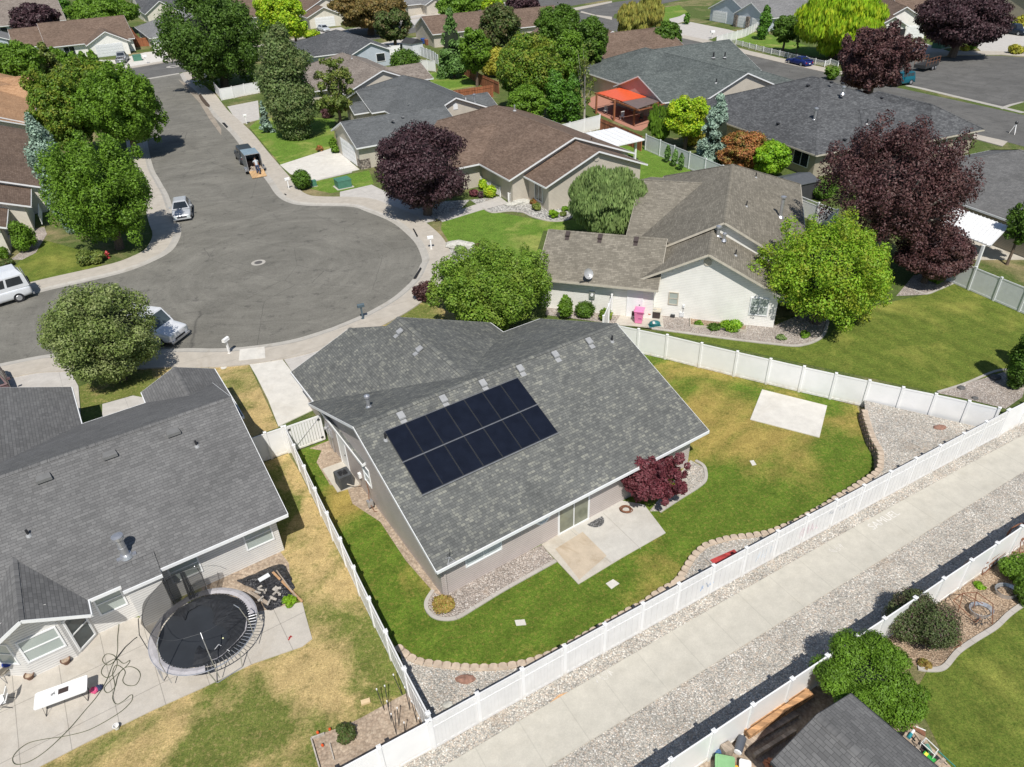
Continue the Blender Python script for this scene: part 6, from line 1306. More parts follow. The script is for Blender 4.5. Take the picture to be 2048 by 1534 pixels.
def rock(label, c, r, m='block', z=0, k=1.0):
    random.seed(int(r*1000)+int(c[0]*10)); o = MB().ell((c[0],c[1],z+r*.25), (r*1.2*k,r,r*.6), 9, 6, jit=.13).build('rock', M[m]); tag(o, label, 'rock'); return o
M['dark_rock'] = plain('dark_rock', (.10,.10,.10), .9, var=.4, scale=6); M['rust_stone'] = plain('rust_red_stone', (.27,.15,.11), .9, var=.3, scale=8); M['pale_rock'] = plain('pale_boulder', (.48,.47,.42), .9, var=.25, scale=5)
rock('dark boulder by the edging in the far right gravel corner', P('f',1880,750), .28, 'dark_rock'); rock('low dark boulder left of the larger one in the gravel corner', P('f',1680,810), .2, 'dark_rock'); rock('small dark boulder below the others in the gravel corner', P('f',1760,870), .16, 'dark_rock')
rock('flat rust red stone on the raised gravel near the fence corner', P('f',1555,1040,.5), .2, 'rust_stone', .48, 1.5); rock('long rust red stone on the gravel below the curved wall', P('h',735,1010,.16), .2, 'rust_stone', .13, 1.7); rock('pale stone at the fence on the lower gravel', P('h',630,1160,.16), .17, 'pale_rock', .13)
rock('pale green boulder on the stones by the turning circle mailbox', P('b',690,1445), .7, 'pale_rock', 0, 1.4); rock('pale boulder beside the greenish one by the kerb', P('b',760,1450), .55, 'pale_rock')
for lab, k_, c_, r_ in (('weathered log-like rock at the end of the porch rail','b',(1060,1190),.5), ('grey rock beside the porch walk','b',(1000,1200),.35)): rock(lab, P(k_,*c_), r_, 'pale_rock', 0, 1.6)
sheet('rust_stain', PL('h', [(1225,1150),(1280,1100),(1350,1080),(1400,1068),(1390,1090),(1300,1145),(1240,1165)]), .056 if False else .022, plain('rust_gravel', (.55,.33,.17), .9, var=.3, scale=8), skirt=False)
# ------------------------------------------------------------------ white gable neighbour: bin, hose reel, pots, meters, dish
x, y, _ = P('t',905,790); pk = plain('pink_plastic', (.78,.24,.45), .4, var=.05); t = thing('wheeled_bin', 'bright pink wheeled bin by the white side door', 'bin', (x,y,0)); rz = F3.a
def taper(x, y, z0, z1, a0, b0, a1, b1, rz):
    q = lambda a, b, z: [(x+px*cos(rz)-py*sin(rz), y+px*sin(rz)+py*cos(rz), z) for px, py in ((-a,-b),(a,-b),(a,b),(-a,b))]; return q(a0,b0,z0), q(a1,b1,z1)
MB().hexa(*taper(x,y,.08,.98,.24,.26,.31,.36,rz)).build('body', pk, t); lb = MB().hexa(*taper(x,y+.02,.98,1.04,.34,.40,.34,.40,rz)); lb.hexa(*taper(x,y+.02,1.04,1.09,.33,.39,.24,.3,rz)); lb.build('lid', pk, t)
MB().box((x+.02,y-.38,.92), (.5,.05,.05), rz).box((x,y-.33,.5), (.22,.04,.05), rz).build('handle', plain('dark_pink', (.45,.1,.25), .5), t)
for s_ in (-1,1): MB().cyl((x+s_*.2-.02,y+.3,.1), (x+s_*.2+.03,y+.3,.1), .1, .1, 12).build('wheel', M['black'], t)
x, y, _ = P('t',1200,850); teal = plain('teal_plastic', (.02,.14,.15), .35); t = thing('hose_reel_box', 'dark teal plastic hose box with a white cap, in front of the pots', 'hose box', (x,y,0)); MB().ell((x,y,.18), (.4,.26,.22), 14, 8, z0=-.8).build('shell', teal, t); MB().cyl((x-.12,y-.22,.3), (x-.12,y-.2,.42), .09, .09, 12).build('cap', M['white'], t); MB().box((x,y,.03), (.85,.5,.06), .1).build('base', teal, t)
x, y, _ = P('t',1235,700); t = thing('planter_barrel', 'square planter with pale lid behind the teal hose box', 'planter', (x,y,0)); MB().box((x,y,.3), (.5,.45,.55), rz).build('tub', M['vent_brown'], t); MB().box((x,y,.6), (.62,.55,.06), rz).build('lid', M['tan_trim'], t); MB().tube([(x-.15+.1*cos(a/2), y+.02+.07*sin(a/2), .66) for a in range(13)], .02, 5).build('hose_loop', M['vent'], t)
for k, (px, py, h_) in enumerate(((1105,640,.5),(1095,560,.5))):
    x, y, _ = P('t',px,py+60); tc = plain('terracotta_%d' % k, (.45,.16,.08), .8); t = thing('flower_pot', ['terracotta pot standing nearest the pink bin','second terracotta pot against the white wall'][k], 'pot', (x,y,0)); MB().lathe((x,y,0), [(.0,0),(.12,0),(.19,.34),(.21,.34),(.21,.4),(.17,.4),(.15,.3),(0,.3)], 14).build('pot', tc, t)
f = H3.frame_on(-8.4, 45.3, 0); t = thing('electric_meter', 'grey meter box on the white garage wall above its conduit', 'meter', f(0,.1,1.3)); MB().hexa(*onw(f,-.2,.2,1.2,1.75,0,.13)).build('box', M['metal'], t); MB().cyl(f(0,.1,1.5), f(0,.22,1.5), .1, .1, 12).build('meter_dial', M['white'], t); MB().cyl(f(0,.06,.1), f(0,.06,1.2), .03, .03, 8).build('conduit', M['metal'], t)
f = H3.frame_on(.0, 45.95, 0); x, y, _ = P('t',1700,700); t = thing('gas_meter', 'grey green gas meter on the gravel before the white gable', 'meter', (x,y,0)); MB().box((x,y,.3), (.3,.22,.32), rz).build('meter_body', M['grey_vinyl'], t); MB().box((x-.6,y+.1,.12), (.3,.2,.2), rz).build('regulator', M['dark_metal'], t); MB().cyl((x+.12,y+.1,0), (x+.12,y+.1,.75), .02, .02, 6).build('pipe', M['metal'], t)
f = H3.frame_on(-2.0, 45.95, 0); t = thing('outlet_box', 'small pale outlet box on the white gable wall', 'outlet', f(0,.05,.9)); MB().hexa(*onw(f,-.07,.07,.85,1.05,0,.08)).build('box', M['grey_vinyl'], t); MB().cyl(f(0,.03,.05), f(0,.03,.85), .012, .012, 6).build('cable', M['dark_metal'], t)
# low planter box
pb = PL('t', [(1865,875),(1885,735)], 0); mb = MB(); q = PL('j', [(1130,1160),(1130,1212),(1520,1250),(1530,1215)]); tq = thing('planter_box', 'low wooden edged planter on the gravel before the white gable', 'planter', (*q[0], 0))
for a, b in zip(q, q[1:]): mb.bar((*a,.09), (*b,.09), .05, .16)
mb.build('board', M['tan_trim'], tq); MB().prism(q, 0, .08).build('soil', M['bark'], tq)
u_, v_ = F3.l(*P('j',400,885,2.75)[:2]); z_ = 2.62+(v_-44.75)*.555; b0 = F3.w(u_, v_, z_); t = thing('satellite_dish', 'pale satellite dish on the weathered tan garage roof', 'satellite dish', b0)
MB().bar(b0, (b0[0]+.1,b0[1]-.05,b0[2]+.5), .05, .05).bar((b0[0]-.5,b0[1]-.1,b0[2]+.02), b0, .06, .04).build('mast', M['dark_metal'], t)
def dish(c, r, nrm, m, par, depth=.12):
    n = Vector(nrm).normalized(); a = n.cross(Vector((0,0,1))).normalized(); b = n.cross(a).normalized(); mb = MB(); rings = [(k/5) for k in range(6)]; i0 = 0
    for q in rings:
        for j in range(20): th = 2*pi*j/20; p = Vector(c)+(a*cos(th)*.9+b*sin(th))*r*q+n*depth*(q*q-1); mb.v.append(tuple(p))
    for k in range(5):
        for j in range(20): mb.f.append((k*20+j, k*20+(j+1)%20, (k+1)*20+(j+1)%20, (k+1)*20+j)); mb.m.append(0)
    return mb.build('reflector', m, par, smooth=True)
c_ = (b0[0]+.12,b0[1]-.1,b0[2]+.6); dish(c_, .38, (.25,-.8,.45), M['vent'], t); MB().bar((c_[0],c_[1],c_[2]-.3), (c_[0]+.05,c_[1]-.5,c_[2]-.05), .03, .03).build('feed_arm', M['vent'], t)
b0 = P('k',1505,80,3.4); t = thing('satellite_dish', 'satellite dish on the grey roof of the white house, top right', 'satellite dish', b0); MB().cyl((b0[0],b0[1],b0[2]-1.2), b0, .05, .05, 6).build('mast', M['metal'], t); dish(b0, .6, (.1,-.8,.5), M['vent'], t)
b0 = P('m',1172,300,3.3); t = thing('satellite_dish', 'satellite dish at the corner of the brown roofed corner house', 'satellite dish', b0); MB().cyl((b0[0],b0[1],b0[2]-1), b0, .06, .06, 6).build('mast', M['metal'], t); dish(b0, .7, (.2,-.8,.4), M['white'], t)
# ------------------------------------------------------------------ left neighbour's patio
PZ = .05
def PO(x, y, z=PZ): return P('o', x, y, z)
# trampoline
cA = PO(960,640,.92); cB = PO(1650,470,.92); cx, cy = (cA[0]+cB[0])/2, (cA[1]+cB[1])/2-.12; TRR = hypot(cB[0]-cA[0], cB[1]-cA[1])/2
tr = thing('trampoline', 'large round black trampoline with a sagging torn safety net on the patio', 'trampoline', (cx,cy,PZ)); zt = .90
ring = lambda r, z, n=48: [(cx+r*cos(2*pi*k/n), cy+r*sin(2*pi*k/n), z) for k in range(n)]
MB().tube(ring(TRR, zt), .024, 6, closed=True).build('frame_ring', M['metal'], tr)
mb = MB(); rm = TRR-.34
for k in range(48):
    a0, a1 = 2*pi*k/48, 2*pi*(k+1)/48
    for r0, r1 in ((0, .5), (.5, .8), (.8, 1)):
        s0 = -.05*(1-r0**2); s1 = -.05*(1-r1**2)
        q = [(cx+rm*r0*cos(a0), cy+rm*r0*sin(a0), zt+s0), (cx+rm*r1*cos(a0), cy+rm*r1*sin(a0), zt+s1), (cx+rm*r1*cos(a1), cy+rm*r1*sin(a1), zt+s1), (cx+rm*r0*cos(a1), cy+rm*r0*sin(a1), zt+s0)]
        mb.poly(q if r0 > 0 else [q[0], q[1], q[2]])
mb.build('jumping_mat', plain('black_mat', (.022,.026,.032), .7, var=.15, scale=1.5), tr)
mb = MB(); o0 = MB()
for k in range(80):
    a = 2*pi*k/80; mb.cyl((cx+rm*cos(a), cy+rm*sin(a), zt), (cx+TRR*cos(a), cy+TRR*sin(a), zt), .011, .011, 4)
mb.build('springs', M['metal'], tr)
pad = plain('faded_grey_pad', (.40,.385,.395), .8, var=.12, scale=5); mb = MB()
def padseg(a0, a1, wi=.36, lift=.03, n=30):
    for k in range(n):
        p, q = a0+(a1-a0)*k/n, a0+(a1-a0)*(k+1)/n; wv = .012*sin(k*1.7)
        for r0, r1, z0, z1 in ((TRR-wi, TRR-wi*.5, .02, .05), (TRR-wi*.5, TRR+.03, .05, .01)):
            mb.poly([(cx+r0*cos(p), cy+r0*sin(p), zt+z0+wv), (cx+r1*cos(p), cy+r1*sin(p), zt+z1), (cx+r1*cos(q), cy+r1*sin(q), zt+z1), (cx+r0*cos(q), cy+r0*sin(q), zt+z0)])
padseg(radians(20), radians(290), .29, n=60)
mb.build('edge_pad', pad, tr); mb = MB(); padseg(radians(-62), radians(18), .30, n=14) if False else None
lp = [(cx+(TRR-.42+.05*sin(k))*cos(radians(-62+k*7)), cy+(TRR-.42+.05*sin(k*1.3))*sin(radians(-62+k*7)), zt+.05) for k in range(12)]
for k in range(11):
    a, b = lp[k], lp[k+1]; mb.poly([a, (a[0]*1-.02+(a[0]-cx)*.05, a[1]+(a[1]-cy)*.05, zt+.09), (b[0]+(b[0]-cx)*.05, b[1]+(b[1]-cy)*.05, zt+.09), b])
mb.build('loose_pad', pad, tr)
for k in range(4):
    a = radians(40+90*k); b_ = radians(18); mb = MB(); A_ = (cx+TRR*cos(a-b_), cy+TRR*sin(a-b_)); B_ = (cx+TRR*cos(a+b_), cy+TRR*sin(a+b_)); A2 = (cx+(TRR+.03)*cos(a-b_*.8), cy+(TRR+.03)*sin(a-b_*.8)); B2 = (cx+(TRR+.03)*cos(a+b_*.8), cy+(TRR+.03)*sin(a+b_*.8))
    mb.tube([(*A_,zt),(*A2,PZ+.06),(A2[0]*.96+B2[0]*.04,A2[1]*.96+B2[1]*.04,PZ+.02),(B2[0]*.96+A2[0]*.04,B2[1]*.96+A2[1]*.04,PZ+.02),(*B2,PZ+.06),(*B_,zt)], .022, 6); mb.build('leg', M['metal'], tr)
PA = [200, 140, 105, 250, 300, 350]
tops_ = {}
for a_ in PA:
    a = radians(a_); lean = {105:.1, 140:.0, 200:.1}.get(a_, .0); p0 = (cx+(TRR+.05)*cos(a), cy+(TRR+.05)*sin(a), .35); p1 = (cx+(TRR+.10)*cos(a), cy+(TRR+.10)*sin(a), 1.7); p2 = (cx+(TRR-.12)*cos(a), cy+(TRR-.12)*sin(a), 2.55); p3 = (cx+(TRR-.3)*cos(a), cy+(TRR-.3)*sin(a), 2.72); MB().tube([p0,p1,p2,p3], .017, 6).build('pole', M['dark_metal'] if a_ in (140,200) else M['metal'], tr); tops_[a_] = p3
MB().tube([(cx+(TRR-.3)*cos(radians(d)), cy+(TRR-.3)*sin(radians(d)), 2.72-.10*abs(sin(radians(d*2.5)))) for d in range(60, 360, 10)], .008, 4).build('top_hoop', M['dark_metal'], tr)
net = screen_mesh('black_net', (.012,.013,.015), .68); net2 = screen_mesh('black_net_folds', (.018,.02,.024), .9); mb = MB(); n = 26
for k in range(n):
    a0, a1 = radians(100+k*112/n), radians(100+(k+1)*112/n)
    for j in range(5):
        def q(a, j, k): zz = zt+.05+(2.62-zt)*j/5; r = TRR-.36+.12*(j/5)+.04*sin(a*9+j); return (cx+r*cos(a), cy+r*sin(a), zz)
        mb.poly([q(a0,j,k), q(a1,j,k), q(a1,j+1,k), q(a0,j+1,k)])
mb.build('standing_net', net, tr); mb = MB(); a_ = radians(122)
fo_ = [(cx+(TRR-.30)*cos(a_+d), cy+(TRR-.30)*sin(a_+d)) for d in (-.10,-.06,-.02,.02,.06,.10)]
for k in range(5):
    p_, q_ = fo_[k], fo_[k+1]; o1 = .07*(k % 2); mb.poly([(p_[0]-o1*.3,p_[1]+o1,zt+.1), (q_[0],q_[1]+.07-o1,zt+.1), (q_[0]*.5+fo_[2][0]*.5,q_[1]*.5+fo_[2][1]*.5,2.66), (p_[0]*.5+fo_[2][0]*.5,p_[1]*.5+fo_[2][1]*.5,2.66)])
mb.build('bunched_net', net2, tr); mb = MB(); n = 40
for k in range(n):
    a0, a1 = radians(-85+k*240/n), radians(-85+(k+1)*240/n)
    for j in range(4):
        def q(a, j): r = (TRR-.38)-1.15*j/4*(.75+.4*sin(a*2.2))-.03*sin(a*17+j*2); return (cx+r*cos(a), cy+r*sin(a), zt+.03+.10*sin(j*.8)+.05*abs(sin(a*7+j)))
        mb.poly([q(a0,j), q(a1,j), q(a1,j+1), q(a0,j+1)])
mb.build('fallen_net', net2, tr)
# folding table
q = [PO(218,1085,.74), PO(216,985,.74), PO(556,862,.74), PO(562,968,.74)]; c_ = (sum(p[0] for p in q)/4, sum(p[1] for p in q)/4); rzt = atan2(q[2][1]-q[1][1], q[2][0]-q[1][0])
t = thing('folding_table', 'long white folding table on the patio with a tray on it', 'table', (*c_, PZ)); MB().prism([(c_[0]+(a-c_[0])*.98*cos(rzt)-(b-c_[1])*.98*sin(rzt)*1, c_[1]+(a-c_[0])*.98*sin(rzt)+(b-c_[1])*.98*cos(rzt)) for a, b in [(c_[0]+sx*(.92-.06*(1 if abs(sy)==.38 and False else 0)), c_[1]+sy) for sx, sy in ((-1,-.34),(-.94,-.39),(.94,-.39),(1,-.34),(1,.34),(.94,.39),(-.94,.39),(-1,.34))]], .70, .745).build('tabletop', M['white'], t)
for s_ in (-1, 1):
    dx, dy = cos(rzt)*s_*.65, sin(rzt)*s_*.65; nx, ny = -sin(rzt)*.28, cos(rzt)*.28; MB().tube([(c_[0]+dx+nx,c_[1]+dy+ny,.7),(c_[0]+dx*1.1+nx,c_[1]+dy*1.1+ny,PZ+.02),(c_[0]+dx*1.1-nx,c_[1]+dy*1.1-ny,PZ+.02),(c_[0]+dx-nx,c_[1]+dy-ny,.7)], .014, 6).build('leg', M['dark_metal'], t)
x, y, _ = PO(405,962,.75); tag(MB().box((x,y,.757), (.34,.22,.02), rzt).build('tray', M['vent_brown']), 'dark brown tray lying on the white folding table', 'tray')
x, y, _ = PO(338,988,.76); tag(MB().tube([(x+.07*cos(a/2), y+.05*sin(a/2), .76) for a in range(10)]+[(x+.02,y+.1,.78)], .009, 5).build('jump_cord', M['vent_dark']), 'small dark looped cord on the white folding table', 'cord')
x, y, _ = PO(470,925,.76); tag(MB().cyl((x,y,.746), (x,y,.765), .09, .11, 16).build('paper_plate', M['white']), 'round white plate on the white folding table', 'plate')
x, y, _ = PO(608,970); mg = plain('pink_fabric', (.6,.08,.2), .8, var=.3, scale=20); t = thing('fabric_bundle', 'pink and dark blue bundle of cloth at the end of the folding table', 'clothing', (x,y,PZ)); MB().ell((x,y,PZ+.1), (.17,.14,.13), 10, 6, jit=.15).build('pink_cloth', mg, t); MB().ell((x+.14,y+.1,PZ+.09), (.13,.14,.11), 10, 6, jit=.15).build('blue_cloth', plain('navy_fabric', (.03,.04,.10), .8, var=.4, scale=20), t)
# terracotta pots by the bay
for lab, px, py in (('shallow brown pot of soil under the bay window, nearer the hose',430,775), ('shallow brown pot of soil under the bay window, nearer the chair',198,872)):
    x, y, _ = PO(px, py+12); t = thing('flower_pot', lab, 'pot', (x,y,PZ)); MB().lathe((x,y,PZ), [(0,0),(.11,0),(.17,.2),(.19,.2),(.19,.24),(.16,.24),(.155,.2)], 18).build('pot', plain('brown_clay', (.16,.09,.06), .8), t); MB().cyl((x,y,PZ+.17), (x,y,PZ+.2), .155, .155, 16).build('soil', M['dirt'], t)
# chairs at the left edge
def folding_chair(label, c, rz, m, seat_z=.44):
    x, y = c[:2]; t = thing('folding_chair', label, 'chair', (x,y,PZ)); c_, s_ = cos(rz), sin(rz); W = lambda a, b, z: (x+a*c_-b*s_, y+a*s_+b*c_, z)
    MB().hexa([W(-.22,-.2,seat_z),W(.22,-.2,seat_z),W(.22,.22,seat_z-.02),W(-.22,.22,seat_z-.02)], [W(-.22,-.2,seat_z+.03),W(.22,-.2,seat_z+.03),W(.22,.22,seat_z+.01),W(-.22,.22,seat_z+.01)]).build('seat', m, t)
    MB().hexa([W(-.22,.24,.6),W(.22,.24,.6),W(.22,.27,.6),W(-.22,.27,.6)], [W(-.2,.30,.88),W(.2,.30,.88),W(.2,.33,.88),W(-.2,.33,.88)]).build('backrest', m, t)
    for sx in (-.23,.23):
        MB().tube([W(sx,-.3,PZ+.01),W(sx,.26,.62),W(sx,.31,.9)], .012, 5).build('leg', M['dark_metal'], t); MB().tube([W(sx,.32,PZ+.01),W(sx,-.18,seat_z)], .012, 5).build('leg', M['dark_metal'], t)
    MB().bar(W(-.23,-.27,PZ+.08),W(.23,-.27,PZ+.08), .015, .015).build('stretcher', M['dark_metal'], t); return t
folding_chair('white folding chair at the left edge, beside the folding table', PO(30,1060), FA.a-1.8, M['white']); folding_chair('dark folding chair with blue cloth at the left edge by the bay', PO(50,870), FA.a-2.6, plain('tan_canvas', (.3,.27,.22), .9))
x, y, _ = PO(40,790,.9); tag(MB().ell((x,y,.86), (.2,.14,.05), 10, 6, jit=.2).build('blue_cloth', plain('blue_cloth', (.02,.05,.28), .8)), 'crumpled blue cloth over the dark folding chair', 'cloth')
# pressure washer hose
H_ = [(748,490),(760,540),(752,620),(752,700),(735,770),(690,800),(655,770),(680,730),(730,740),(750,790),(720,860),(680,880),(648,850),(670,800),(740,760),(790,790),(830,770),(815,800),(760,850),(700,905),(665,950),(690,978),(735,940),(750,880),(780,830),(830,810),(880,830),(898,870),(870,925),(815,930),(785,900),(800,840),(745,800),(720,850),(735,930),(720,1010),(745,1050),(790,1030),(830,995),(848,995),(838,1035),(770,1100),(640,1180),(540,1225),(400,1258),(280,1275),(180,1300),(110,1350),(80,1400),(100,1435),(170,1425),(260,1375),(350,1300),(450,1200),(540,1095),(620,1000),(680,900),(720,800),(760,735),(800,690)]
hp = [PO(x_, y_, PZ+.016+.008*(k % 3)) for k, (x_, y_) in enumerate(H_)]; olive = plain('olive_hose', (.075,.085,.045), .5)
tag(MB().tube(smooth(hp, 5), .0125, 5).build('pressure_hose', olive), 'thin dark green hose in loose tangled loops on the patio', 'hose')
tag(MB().tube([PO(735,770,PZ+.05),PO(800,685,PZ+.05),PO(860,632,PZ+.04),PO(876,622,PZ+.03)], [.02,.014,.012,.022], 6).build('spray_wand', M['black']), 'black spray wand lying at the end of the green hose', 'spray wand')
x, y, _ = PO(750,1205); t = thing('bucket', 'small white tub at the edge of the patio', 'bucket', (x,y,PZ)); MB().lathe((x,y,PZ), [(0,0),(.08,0),(.1,.17),(.115,.17),(.115,.185),(.09,.185),(.085,.03),(0,.03)], 16).build('tub', M['white'], t)
x, y, _ = PO(1856,628); tag(MB().bar((x-.03,y-.1,PZ+.02), (x+.02,y+.1,PZ+.02), .05, .03).bar((x-.06,y+.03,PZ+.02), (x+.08,y+.05,PZ+.02), .03, .03).build('red_toy', plain('red_plastic', (.4,.04,.04), .4)), 'tiny red toy on the patio slab near the grass', 'toy')
# bits on the trampoline
mb = MB(); a = PO(1345,738,.98); b = PO(1400,668,.98); c_ = PO(1470,712,.98); tag(MB().bar(a, b, .03, .02).bar(b, c_, .03, .02).build('toy_sword', plain('pale_foam', (.5,.5,.5), .6)), 'bent pale toy bar lying on the black trampoline mat', 'toy')
x, y, _ = PO(1428,628,.93); tag(MB().ell((x,y,.93), (.035,.035,.035), 10, 8).build('ball', M['lemon'] if 'lemon' in M else plain('pale_yellow', (.7,.7,.4))), 'tiny pale ball on the black trampoline mat', 'ball')
# rubbish heap under plastic
t = thing('rubbish_pile', 'heap of rubble and planks on black plastic beside the trampoline', 'rubbish pile', PO(1700,350,0)); tarp = mat('black_plastic_sheet'); tm, nt_, b_ = tarp; k_ = ramp(nt_, noise(nt_, pos(nt_), 7, 5, .7), [(.4, (.012,.012,.014)), (.62, (.05,.05,.055)), (.8, (.3,.3,.32))]); nt_.links.new(k_, b_.inputs['Base Color']); b_.inputs['Roughness'].default_value = .28; bump(nt_, b_, noise(nt_, pos(nt_), 9, 4), 1.0, .06)
mb = MB(); pl_ = [PO(*q, 0) for q in ((1520,270),(1600,235),(1700,190),(1810,160),(1865,250),(1880,330),(1820,410),(1710,455),(1640,330))]; cc = (sum(p[0] for p in pl_)/9, sum(p[1] for p in pl_)/9); n = len(pl_); sm = smooth([(p[0],p[1]) for p in pl_], 4, True); R_ = []
for f_, z_ in ((1.0,.06),(.8,.12),(.55,.2),(.25,.17)): R_.append([(cc[0]+(x-cc[0])*f_*(1+.05*sin(k*2.1)), cc[1]+(y-cc[1])*f_, z_+.05*sin(k*1.3+f_*9)*(1 if f_<1 else .3)) for k, (x, y) in enumerate(sm)])
for a_, b_ in zip(R_, R_[1:]):
    for k in range(len(sm)): mb.poly([a_[k], a_[(k+1)%len(sm)], b_[(k+1)%len(sm)], b_[k]])
mb.poly(R_[-1]); mb.build('plastic_sheet', tm, t, smooth=True)
mb = MB(); random.seed(5)
for k in range(16): x, y, _ = PO(random.uniform(1640,1830), random.uniform(320,425)); mb.box((x,y,.22+random.uniform(0,.08)), (random.uniform(.1,.32),random.uniform(.05,.12),.05), random.uniform(0,3), 0, random.uniform(-.3,.3))
mb.build('rubble', plain('dusty_rubble', (.38,.35,.31), .9, var=.3, scale=9), t); mb = MB(); x, y, _ = PO(1690,240,.3); mb.box((x,y,.3), (.5,.22,.03), .7, 0, .1).build('board', M['grey_vinyl'], t)
MB().bar(PO(1745,205,.25), PO(1935,395,.1), .10, .03).build('plank', wood('tan_plank', (.45,.27,.14), .3), t); MB().bar(PO(1770,195,.3), PO(1900,370,.12), .05, .04).build('plank', M['weathered'], t); MB().bar(PO(1590,330,.25), PO(1720,410,.15), .16, .03).build('plank', M['weathered'], t)
# raised bed frame, stakes, brick
fr_ = [P('h',*q,.1)[:2] for q in ((20,1285),(-166,1355),(-110,1540))]; mb = MB(); t = thing('raised_bed_frame', 'pale timber edging of the dry raised bed at the bottom edge', 'raised bed', (*fr_[1], 0))
fr_ = PL('g', [(1900,1330),(1822,1358),(1880,1560)], .1)
for a, b in zip(fr_, fr_[1:]): mb.bar((*a,.1), (*b,.1), .05, .2)
mb.bar(P('g',1930,1385,.1), P('g',1955,1480,.1), .04, .1); mb.build('board', M['pale_bark'], t)
st = [(215,1070,260,1190),(313,985,365,1100),(380,1058,410,1190),(418,1140,450,1260),(300,1215,330,1330),(262,1050,285,1170),(335,1180,345,1280),(275,1140,300,1255),(375,1265,380,1330),(460,1240,470,1270)]
for k, (x0, y0, x1, y1) in enumerate(st):
    b0 = P('h',x1,y1,.06); h_ = .95; tp = P('h',x0,y0,h_); d = Vector(tp)-Vector(b0); d = Vector(b0)+d*(1.0 if d.length < 1.6 else 1.2/d.length)
    t = thing('garden_stake', 'dark metal garden stake with a white tip in the dry bed by the fence', 'stake', b0, 'garden stakes in the dry bed'); MB().tube([b0, tuple(d)], .016, 5).build('rod', M['dark_metal'], t); MB().cyl(tuple(d), (d[0],d[1],d[2]+.07), .026, .026, 6).build('tip', M['white'], t)
x, y, _ = P('h',150,1140,.05); tag(MB().box((x,y,.06), (.34,.18,.1), .3).build('sandstone_block', M['tan_block'] if 'tan_block' in M else plain('sandstone', (.62,.47,.28), .8)), 'pale sandstone block lying on the grass by the raised bed', 'stone block')
for k, (gx, gy) in enumerate(((1860,1325),(1930,1305),(1888,1400))):
    x, y, _ = P('g',gx,gy,.1); tag(MB().ell((x,y,.16), (.05,.05,.08), 8, 6, jit=.2).build('poppy_flower', plain('orange_red_%d' % k, (.7,.1,.02), .6)), ['orange red flower at the corner of the raised bed','second orange red flower right of the corner one','orange red flower inside the raised bed frame'][k], 'flower')
# ------------------------------------------------------------------ lower right garden and yard
def wagon_wheel(label, c, r, rz, tilt, m, spokes=12):
    t = thing('wagon_wheel', label, 'wagon wheel', c); R3 = Matrix.Translation((c[0],c[1],c[2]+r*cos(tilt))) @ Matrix.Rotation(rz, 4, 'Z') @ Matrix.Rotation(tilt, 4, 'X'); W = lambda a, b, o=0: tuple(R3 @ Vector((a, o, b)))
    mb = MB(); mb.tube([W(r*cos(k*pi/18), r*sin(k*pi/18)) for k in range(36)], .04, 6, closed=True); mb.build('rim', m, t); mb = MB()
    for k in range(spokes): a = 2*pi*k/spokes; mb.bar(W(.06*cos(a),.06*sin(a)), W(r*cos(a),r*sin(a)), .025, .025)
    mb.build('spokes', m, t); MB().cyl(W(0,0,-.08), W(0,0,.08), .07, .07, 10).build('hub', m, t)
wagon_wheel('slim pale rusty wheel leaning on the white fence above the bark', P('i',1700,430,.0), .62, FA.a-.07, radians(-14), plain('pale_rust', (.3,.22,.18), .85), 10)
wagon_wheel('big rusty iron wheel at the right edge leaning on the white fence', P('i',2000,245,.0), .72, FA.a-.5, radians(-20), rust, 12)
t = thing('iron_trellis', 'rusty wrought iron grate with dark leaves standing by the fence', 'garden ornament', P('i',1850,380)); a0 = P('r',900,720); b0 = P('r',1130,540); mb = MB()
for k in range(7):
    f_ = k/6; p_ = (a0[0]+(b0[0]-a0[0])*f_, a0[1]+(b0[1]-a0[1])*f_); mb.tube([(*p_,0), (p_[0]-.05,p_[1]+.12,.55), (p_[0]-.02,p_[1]+.3,.75)], .018, 5)
for z_ in (.08,.4,.7): mb.bar((a0[0],a0[1]+.1*z_,z_), (b0[0],b0[1]+.1*z_,z_), .03, .03)
mb.build('grate', rust, t)
t = thing('planter_swing_frame', 'rusty iron A frame standing over the galvanised tub', 'garden frame', P('r',820,1080)); mb = MB(); zt_ = .85
F_ = [P('r',690,910,zt_), P('r',840,900,zt_), P('r',1020,1030,zt_), P('r',910,1030,zt_), P('r',585,990,zt_*.6), P('r',830,1230,.1), P('r',660,1090,0), P('r',960,1110,0)]
for a, b in ((0,3),(1,2),(0,4),(4,5),(1,0),(5,7)): mb.tube([F_[a], F_[b]], .02, 5)
mb.tube([F_[0], (F_[0][0]-.1,F_[0][1]-.3,0)], .02, 5); mb.tube([F_[2], (F_[2][0]+.05,F_[2][1]-.35,0)], .02, 5); mb.tube([F_[1], (F_[1][0],F_[1][1]-.25,0)], .02, 5); mb.build('frame', rust, t)
for lab, c_ in (('galvanised wash tub of plants under the rusty frame', (870,1130)), ('galvanised wash tub half in shade near the right edge', (1150,920))):
    x, y, _ = P('r', *c_); t = thing('wash_tub', lab, 'tub', (x,y,0)); mb = MB(); n = 20; prof = [(.30,.0),(.36,.27),(.37,.28),(.34,.27),(.28,.16)]
    for r_, z_ in prof: mb.v += [(x+r_*1.3*cos(2*pi*k/n+FA.a), y+r_*sin(2*pi*k/n+FA.a), z_) for k in range(n)]
    for a in range(4):
        for k in range(n): mb.f.append((a*n+k, a*n+(k+1)%n, (a+1)*n+(k+1)%n, (a+1)*n+k)); mb.m.append(0)
    mb.build('tub', M['metal'], t); MB().ell((x,y,.15), (.34,.26,.06), 12, 6, jit=.1).build('soil', M['bark'], t)
